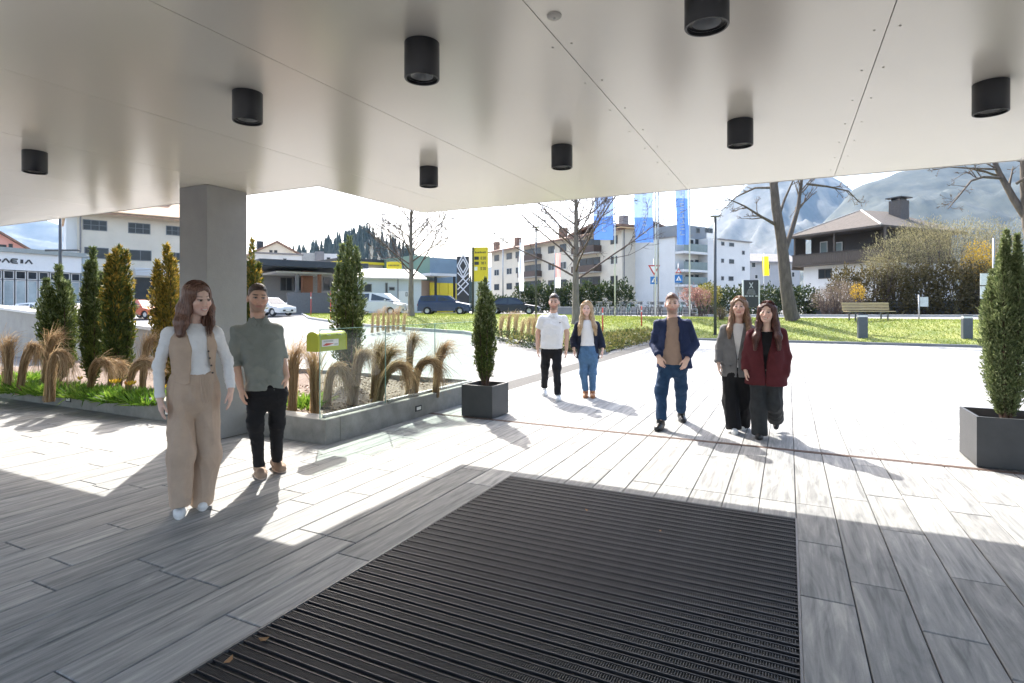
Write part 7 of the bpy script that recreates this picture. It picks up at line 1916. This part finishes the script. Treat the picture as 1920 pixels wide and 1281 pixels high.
z0, z1 = J(p.px, 731)[2], J(p.px, 597)[2]
sec = sec_t(z0, z1, [(0, .176, .122), (.2, .164, .118), (.5, .174, .126), (.72, .178, .116), (.86, .152, .092), (.95, .092, .074), (1, .074, .068)], (hips[0], .015), (J(484, 606)[0], .02))
p.top(C_SAGE, sec, [([shl, ell_, ell_+(wl-ell_)*.22], (.058, .054, .052)), ([shr, elr, elr+(wrr-elr)*.1], (.058, .054, .052))], sh=(shl, shr), shr=.050, folds=[(.012, [[6, 0, 7], [0, 6, 3], [2, 0, 8]], True), (.009, [[6, 0, -8], [0, 6, 3], [2, 0, 7]], True), (.003, (16, 16, 22), True)], name='shirt',
      extra=lambda g: g.ell(J(506, 733, -.13), (.03, .08, .05), .01, None, 'cut'))
gx = lambda a: J(a, 600, -.11)[0]
p.patch([(gx(487), J(p.px, 606)[2]), (gx(494), J(p.px, 606)[2]), (gx(509), J(p.px, 716)[2]), (gx(502), J(p.px, 716)[2])], C_SAGE, 'placket', .008, .008, 12)
for i, y in enumerate((620, 637, 655, 673, 691)): p.button(gx(490.5+(y-606)*.136), J(p.px, y)[2], B_GREY, .005, .012)
p.collar(C_SAGE, J(486, 600, .015), .070)
for (e, w_) in ((ell_, wl), (elr, wrr)):
    g = Sdf(np.minimum(e, w_)-.09, np.maximum(e, w_)+.09, .006); f0 = .12 if e is ell_ else .0; a, b = e+(w_-e)*f0, e+(w_-e)*(f0+.16); g.cone(a, b, .066, .064); g.plane(b, w_-e); g.plane(a, e-w_); sdf_object('cuff', g, C_SAGE, p.root, it=1)
p.legs(C_BLACK, hips+(0, 0, -.02), (J(479, 797, -.06), J(519, 794, .05)), (J(486, 876, -.02), J(519, 866, .15)), (.092, .064, .046), .172, .118, J(p.px, 715)[2], folds=[(.008, [[7, 0, 8], [0, 7, 4], [1, 0, 9]], True), (.005, (14, 14, 34), True)])
p.shoe(ft(p, 486, .17), ft(p, 492, -.09), S_BEIGE, S_SOLE, .050, .085); p.shoe(ft(p, 517, .31), ft(p, 530, .06), S_BEIGE, S_SOLE, .050, .085)
p.short_hair(H_DARK, .0015, top=.005)

# 3 ---- man in white polo
p = Person('man in white polo shirt, black trousers and white trainers', 1037, 9.7, .0085, SK_B, 3); J = p.J
hips, chest = J(1034, 655, 0), J(1037, 612, 0); shl, shr = J(1017, 598.5, 0), J(1057, 598.5, 0); ell_, wl = J(1009, 624, .04), J(1008, 652, -.03); elr, wrr = J(1063, 625, .02), J(1062, 654, -.04)
T = p.head(J(1039, 567, 0), yaw=R(-6), pitch=R(4), sc=1.14, male=True, beard=.62, brow=(.04, .022, .015), smile=.3)
p.neck(J(1037, 590, .01), .06); p.core(hips, chest, shl, shr, (J(1023, 688, .08), J(1044, 690, -.12)), (J(1021, 724, .24), J(1046, 736, -.26)))
p.arm(shl, ell_, wl, (.05, .044, .03)); p.arm(shr, elr, wrr, (.05, .044, .03)); p.hand(wl+(0, 0, -.01), (0, -.1, -1), (1, .2, 0), (0, -1, 0), 1, .4); p.hand(wrr+(0, 0, -.01), (0, -.1, -1), (-1, .2, 0), (0, -1, 0), 1, .4); p.finish_body()
sec = sec_t(J(p.px, 653)[2], J(p.px, 588)[2], [(0, .196, .125), (.2, .188, .122), (.5, .195, .13), (.70, .192, .118), (.85, .165, .094), (.95, .094, .074), (1, .074, .068)], (J(1034, 0)[0], .0), (J(1037, 0)[0], .01))
p.top(C_WHITE, sec, [([shl, shl+(ell_-shl)*.74], (.064, .070)), ([shr, shr+(elr-shr)*.74], (.064, .070))], sh=(shl, shr), shr=.046, name='polo_shirt', folds=[(.012, [[5, 0, 6], [0, 5, 3], [1, 0, 6]], True), (.005, (18, 18, 22), True)])
gx = lambda a: J(a, 600, -.11)[0]
p.collar(C_WHITE, J(1037.5, 590, .01), .074)
p.patch([(gx(1049), J(p.px, 603.5)[2]), (gx(1051), J(p.px, 603.5)[2]), (gx(1051), J(p.px, 605.5)[2]), (gx(1049), J(p.px, 605.5)[2])], B_DARK, 'chest_emblem', .012, .006, 3)
p.legs(C_BLACK, hips, (J(1022, 688, .08), J(1044, 690, -.12)), (J(1021, 727, .24), J(1046, 741, -.26)), (.090, .068, .056), .175, .12, J(p.px, 650)[2])
p.shoe(ft(p, 1021, .38), ft(p, 1020, .12), S_WHITE, S_SOLEW, .045); p.shoe(ft(p, 1046, -.16), ft(p, 1047, -.42), S_WHITE, S_SOLEW, .045)
p.short_hair(H_DARK, .003, top=.010)

# 4 ---- blonde woman in navy cardigan
p = Person('blonde woman in navy cardigan, white top, blue jeans and tan boots', 1101, 9.75, .0085, SK_A, 4); J = p.J
hips, chest = J(1103, 668, 0), J(1101, 622, 0); shl, shr = J(1084, 609, 0), J(1118, 609, 0); ell_, wl = J(1075, 637, .03), J(1076, 655, -.04); elr, wrr = J(1127, 638, .03), J(1130, 656, -.03)
hc = J(1100, 579, 0); T = p.head(hc, yaw=R(-4), pitch=R(4), sc=1.02, male=False, brow=(.16, .09, .05), smile=.9, lip=(.5, .18, .16))
p.neck(J(1101, 602, .01), .047); p.core(hips, chest, shl, shr, (J(1094, 700, 0), J(1111, 700, 0)), (J(1099, 732, 0), J(1111, 732, 0)), False)
p.arm(shl, ell_, wl, (.042, .034, .024)); p.arm(shr, elr, wrr, (.042, .034, .024)); p.hand(wl+(0, 0, -.005), (.05, -.1, -1), (1, .2, 0), (0, -1, 0), .92, .4); p.hand(wrr+(0, 0, -.005), (0, -.1, -1), (-1, .2, 0), (0, -1, 0), .92, .4); p.finish_body()
sec = sec_t(J(p.px, 648)[2], J(p.px, 600)[2], [(0, .146, .112), (.3, .135, .102), (.6, .142, .112), (.82, .130, .088), (1, .07, .062)], (J(1102, 0)[0], 0), (J(1101, 0)[0], .005))
p.top(C_WHITE, sec, sh=(shl, shr), shr=.04, name='top')
gx = lambda a: J(a, 600, -.11)[0]
csec = sec_t(J(p.px, 672)[2], J(p.px, 601)[2], [(0, .200, .135), (.3, .178, .125), (.6, .168, .125), (.85, .16, .10), (1, .085, .075)], (J(1102, 0)[0], .015), (J(1101, 0)[0], .015))
gz = [(J(p.px, y)[2], gx(a), gx(b)) for (y, a, b) in ((680, 1083, 1119), (660, 1086, 1116), (640, 1089, 1114), (615, 1090, 1112), (598, 1092, 1110))]
p.top(C_NAVYK, csec, [([shl, ell_, wl+(0, 0, .02)], (.058, .054, .056)), ([shr, elr, wrr+(0, 0, .02)], (.058, .054, .056))], gap=gz, sh=(shl, shr), shr=.044, name='cardigan', folds=[(.009, (7, 7, 8), True)])
p.legs(C_JEAN, hips, (J(1094, 700, -.01), J(1111, 700, -.01)), (J(1098, 733, 0), J(1111, 733, 0)), (.090, .062, .050), .172, .115, J(p.px, 644)[2], waist=.132)
for (a, b) in ((1098, 1097), (1111, 1112)): p.shoe(ft(p, a, .09), ft(p, b, -.15), S_TAN, S_TAN, .040, .075, 'boot', boot=J(a, 728, .03))
tp_ = T((0, .01, .095))
p.long_hair(H_BLOND, [([tp_, T((-.078, 0, .05)), J(1091, 596, -.02), J(1088, 612, -.09), J(1086, 628, -.11)], (.03, .034, .040, .042, .028)), ([tp_, T((.078, 0, .05)), J(1110, 596, -.02), J(1115, 612, -.09), J(1117, 628, -.11)], (.03, .034, .040, .042, .028)), ([tp_, T((-.04, .06, .05)), J(1094, 598, .06), J(1092, 612, .07), J(1090, 622, .06)], (.03, .04, .05, .05, .04)), ([tp_, T((.04, .06, .05)), J(1107, 598, .06), J(1110, 612, .07), J(1112, 622, .06)], (.03, .04, .05, .05, .04))], nstr=240, face=(.058, .08), wave=.6)

# 5 ---- man in navy blazer, hands in pockets
p = Person('man in open navy blazer and sand sweater with hands in jeans pockets', 1261, 7.4, .0078, SK_A, 5); J = p.J
hips, chest = J(1261, 685, 0), J(1261, 625, 0); shl, shr = J(1235, 608, 0), J(1289, 607, .02); ell_, wl = J(1225, 645, .05), J(1235, 670, -.15); elr, wrr = J(1303, 645, .05), J(1288, 674, -.16)
T = p.head(J(1260, 571, 0), yaw=R(3), pitch=R(-3), sc=1.12, male=True, beard=.6, brow=(.045, .025, .016), smile=.1, lip=(.4, .17, .14))
p.neck(J(1262, 602, .01), .06); p.core(hips, chest, shl, shr, (J(1241, 734, -.12), J(1277, 727, .12)), (J(1240, 784, -.28), J(1277, 766, .36)))
p.arm(shl, ell_, wl, (.05, .044, .031)); p.arm(shr, elr, wrr, (.05, .044, .031)); p.hand(wl, (.35, -.12, -1), (.5, .7, 0), (.5, -1, 0), 1, .5); p.hand(wrr, (-.35, -.12, -1), (-.5, .7, 0), (-.5, -1, 0), 1, .5); p.finish_body()
sec = sec_t(J(p.px, 682)[2], J(p.px, 595)[2], [(0, .194, .138), (.2, .182, .132), (.5, .176, .128), (.75, .165, .11), (.92, .105, .08), (1, .074, .068)], (J(1260, 0)[0], 0), (J(1262, 0)[0], .01))
p.top(C_SAND, sec, sh=(shl, shr), shr=.045, name='sweater')
gx = lambda a: J(a, 600, -.11)[0]
bsec = sec_t(J(p.px, 689)[2], J(p.px, 594)[2], [(0, .226, .162), (.25, .208, .158), (.5, .206, .158), (.70, .205, .13), (.85, .178, .104), (.95, .105, .085), (1, .085, .078)], (J(1264, 0)[0], .02), (J(1262, 0)[0], .02))
gz = [(J(p.px, y)[2], gx(a), gx(b)) for (y, a, b) in ((700, 1236, 1282), (680, 1240, 1279), (650, 1246, 1275), (620, 1249, 1272), (603, 1250, 1271), (590, 1252, 1270))]
p.top(C_BLAZ, bsec, [([shl, ell_, wl+(0, 0, .03)], (.060, .053, .046)), ([shr, elr, wrr+(0, 0, .03)], (.060, .053, .046))], gap=gz, sh=(shl, shr), shr=.050, name='blazer', folds=[(.012, [[5, 0, 5], [0, 5, 3], [1, 0, 6]], True), (.005, (15, 15, 20), True)])
for (a, b, c, d) in (((1249, 598), (1246, 650), (1237, 622), (1243, 600)), ((1272, 598), (1276, 650), (1285, 622), (1279, 600))):
    p.patch([(gx(a[0]), J(p.px, a[1])[2]), (gx(b[0]), J(p.px, b[1])[2]), (gx(c[0]), J(p.px, c[1])[2]), (gx(d[0]), J(p.px, d[1])[2])], C_BLAZ, 'lapel', .012, .010)
p.legs(C_JEAND, hips, (J(1240, 734, -.12), J(1277, 727, .14)), (J(1240, 789, -.28), J(1277, 772, .38)), (.094, .074, .062), .180, .122, J(p.px, 668)[2])
p.shoe(ft(p, 1240, -.16), ft(p, 1231, -.40), S_BLACK, S_BLACK, .046, .08, boot=J(1240, 782, -.24)); p.shoe(ft(p, 1277, .48), ft(p, 1282, .23), S_BLACK, S_BLACK, .046, .08, boot=J(1277, 766, .40))
p.short_hair(H_BROWN, .003, top=.014)

# 6 ---- woman in grey blazer
p = Person('woman in grey blazer, white top and black wide trousers with white trainers', 1382, 7.1, .0078, SK_A, 6); J = p.J
hips, chest = J(1384, 702, .02), J(1383, 640, .02); shl, shr = J(1359, 618, .0), J(1406, 618, .03); ell_, wl = J(1350, 650, .04), J(1347, 681, -.04); elr, wrr = J(1413, 652, .05), J(1412, 684, .02)
hc = J(1386, 576, 0); T = p.head(hc, yaw=R(-4), pitch=R(0), sc=1.03, male=False, brow=(.06, .035, .022), smile=.6, lip=(.46, .17, .15))
p.neck(J(1384, 604, .01), .046); p.core(hips, chest, shl, shr, (J(1371, 755, 0), J(1394, 752, .05)), (J(1376, 802, -.1), J(1396, 792, .2)), False)
p.arm(shl, ell_, wl, (.042, .034, .024)); p.arm(shr, elr, wrr, (.042, .034, .024)); p.hand(wl+(0, 0, -.005), (.02, -.1, -1), (1, .2, 0), (0, -1, 0), .92, .45); p.hand(wrr+(0, 0, -.005), (0, -.1, -1), (-1, .2, 0), (0, -1, 0), .92, .4); p.finish_body()
sec = sec_t(J(p.px, 690)[2], J(p.px, 607)[2], [(0, .14, .10), (.3, .13, .095), (.6, .145, .112), (.82, .14, .09), (1, .072, .064)], (J(1384, 0)[0], .01), (J(1384, 0)[0], .015)); p.top(C_WHITE, sec, sh=(shl, shr), shr=.04, name='top')
gx = lambda a: J(a, 600, -.11)[0]
bsec = sec_t(J(p.px, 706)[2], J(p.px, 606)[2], [(0, .205, .14), (.3, .186, .135), (.6, .185, .135), (.75, .175, .115), (.87, .150, .094), (.95, .10, .08), (1, .08, .072)], (J(1383, 0)[0], .03), (J(1384, 0)[0], .03))
gz = [(J(p.px, y)[2], gx(a), gx(b)) for (y, a, b) in ((720, 1382, 1384), (668, 1382, 1384), (655, 1379, 1387), (625, 1374, 1393), (605, 1373, 1394), (595, 1374, 1394))]
p.top(C_GREYW, bsec, [([shl, ell_, wl+(0, 0, .0)], (.060, .055, .050)), ([shr, elr, wrr], (.060, .055, .050))], gap=gz, sh=(shl, shr), shr=.046, name='blazer', folds=[(.008, (6, 6, 7), True)])
for (a, b, c, d) in (((1373, 612), (1381, 662), (1367, 634), (1366, 613)), ((1394, 612), (1385, 662), (1401, 634), (1401, 613))):
    p.patch([(gx(a[0]), J(p.px, a[1])[2]), (gx(b[0]), J(p.px, b[1])[2]), (gx(c[0]), J(p.px, c[1])[2]), (gx(d[0]), J(p.px, d[1])[2])], C_GREYW, 'lapel', .012, .010)
p.patch([(gx(1356), J(p.px, 682)[2]), (gx(1371), J(p.px, 684)[2]), (gx(1371), J(p.px, 688)[2]), (gx(1356), J(p.px, 686)[2])], C_GREYW, 'pocket_flap', .010, .008, 4); p.button(gx(1384), J(p.px, 672)[2], B_DARK, .009)
p.legs(C_BLACK, hips, (J(1371, 755, -.02), J(1393, 753, .06)), (J(1376, 806, -.1), J(1393, 801, .16)), (.098, .094, .088), .18, .12, J(p.px, 685)[2], folds=[(.014, (8, 8, 1.5), True), (.006, (24, 24, 4), True)])
p.shoe(ft(p, 1377, .0), ft(p, 1377, -.25), S_WHITE, S_SOLEW, .040); p.shoe(ft(p, 1394, .30), ft(p, 1392, .06), S_WHITE, S_SOLEW, .040)
tp_ = T((0, .01, .095))
p.long_hair(H_LBROWN, [([tp_, T((-.075, 0, .05)), J(1372, 597, -.01), J(1368, 618, -.08), J(1367, 634, -.10)], (.028, .03, .036, .036, .022)), ([tp_, T((.075, 0, .05)), J(1402, 597, 0), J(1406, 618, -.05), J(1407, 636, -.08)], (.028, .03, .038, .038, .024)), ([tp_, T((-.04, .06, .05)), J(1377, 600, .07), J(1375, 616, .08), J(1374, 632, .08)], (.03, .04, .045, .045, .03)), ([tp_, T((.04, .06, .05)), J(1396, 600, .07), J(1399, 616, .08), J(1400, 632, .08)], (.03, .04, .045, .045, .03))], nstr=240, face=(.058, .08))

# 7 ---- woman in burgundy blazer, one heel lifted
p = Person('woman with long dark hair in oversized burgundy blazer lifting one heel', 1437, 6.75, .0076, SK_A, 7); J = p.J
hips, chest = J(1436, 712, .02), J(1437, 645, .02); shl, shr = J(1412, 627, 0), J(1464, 625, .02); ell_, wl = J(1401, 664, .06), J(1398, 694, -.04); elr, wrr = J(1474, 668, .06), J(1470, 704, -.02)
hc = J(1438, 586, -.01); T = p.head(hc, yaw=R(-10), pitch=R(3), roll=R(4), sc=1.04, male=False, brow=(.03, .018, .013), smile=1.0, lip=(.48, .13, .12))
p.neck(J(1437, 616, .01), .046); p.core(hips, chest, shl, shr, (J(1423, 765, -.05), J(1451, 760, .0)), (J(1424, 812, -.02), J(1454, 790, .36)), False)
p.arm(shl, ell_, wl, (.042, .034, .024)); p.arm(shr, elr, wrr, (.042, .034, .024)); p.hand(wl+(0, 0, .0), (.0, -.1, -1), (1, .2, 0), (0, -1, 0), .92, .6); p.hand(wrr+(0, 0, .0), (-.05, -.1, -1), (-1, .2, 0), (0, -1, 0), .92, .6); p.finish_body()
sec = sec_t(J(p.px, 700)[2], J(p.px, 622)[2], [(0, .14, .10), (.3, .13, .095), (.6, .145, .112), (.85, .13, .085), (1, .075, .06)], (J(1437, 0)[0], .01), (J(1437, 0)[0], .015)); p.top(C_BLACK, sec, sh=None, name='top')
gx = lambda a: J(a, 600, -.11)[0]
bsec = sec_t(J(p.px, 721)[2], J(p.px, 615)[2], [(0, .238, .155), (.3, .215, .15), (.6, .208, .15), (.72, .205, .13), (.86, .178, .104), (.95, .11, .085), (1, .085, .076)], (J(1435, 0)[0], .03), (J(1437, 0)[0], .03))
gz = [(J(p.px, y)[2], gx(a), gx(b)) for (y, a, b) in ((735, 1435, 1437), (690, 1434, 1437), (678, 1432, 1438), (640, 1427, 1447), (622, 1426, 1449), (608, 1426, 1449))]
p.top(C_BURG, bsec, [([shl, ell_, wl+(0, 0, -.01)], (.064, .058, .052)), ([shr, elr, wrr+(0, 0, -.01)], (.064, .058, .052))], gap=gz, sh=(shl, shr), shr=.052, name='blazer', folds=[(.015, [[6, 0, 2.5], [0, 6, 2], [1, 0, 3]], True), (.005, (14, 14, 9), True)])
for (a, b, c, d) in (((1427, 626), (1433, 684), (1416, 655), (1419, 628)), ((1449, 626), (1439, 684), (1459, 655), (1457, 628))):
    p.patch([(gx(a[0]), J(p.px, a[1])[2]), (gx(b[0]), J(p.px, b[1])[2]), (gx(c[0]), J(p.px, c[1])[2]), (gx(d[0]), J(p.px, d[1])[2])], C_BURG, 'lapel', .012, .010)
p.button(gx(1436), J(p.px, 692)[2], B_DARK, .010)
p.legs(C_CHAR, hips, (J(1422, 765, -.05), J(1451, 759, -.02)), (J(1424, 816, -.03), J(1455, 789, .30)), (.098, .086, .092), .185, .12, J(p.px, 700)[2], folds=[(.009, (10, 10, 2), True), (.005, (24, 24, 5), True)])
p.shoe(ft(p, 1424, .06), ft(p, 1423, -.18), S_BLACK, S_BLACK, .040, .08); hl = J(1455, 790, .46); p.shoe(J(1456, 786, .50), J(1455, 806, .34)+np.array([0, 0, -.02]), S_BLACK, None, .036, .03)
tp_ = T((0, .01, .095))
p.long_hair(H_AUB, [([tp_, T((-.078, 0, .05)), J(1423, 608, -.02), J(1418, 632, -.11), J(1416, 655, -.14)], (.03, .034, .042, .044, .026)), ([tp_, T((.078, 0, .05)), J(1455, 608, -.01), J(1459, 632, -.10), J(1460, 655, -.14)], (.03, .034, .042, .044, .026)), ([tp_, T((-.04, .06, .05)), J(1428, 610, .07), J(1425, 630, .08), J(1424, 645, .08)], (.03, .04, .05, .05, .03)), ([tp_, T((.04, .06, .05)), J(1450, 610, .07), J(1453, 630, .08), J(1454, 645, .08)], (.03, .04, .05, .05, .03))], nstr=300, face=(.058, .082), wave=1.4)
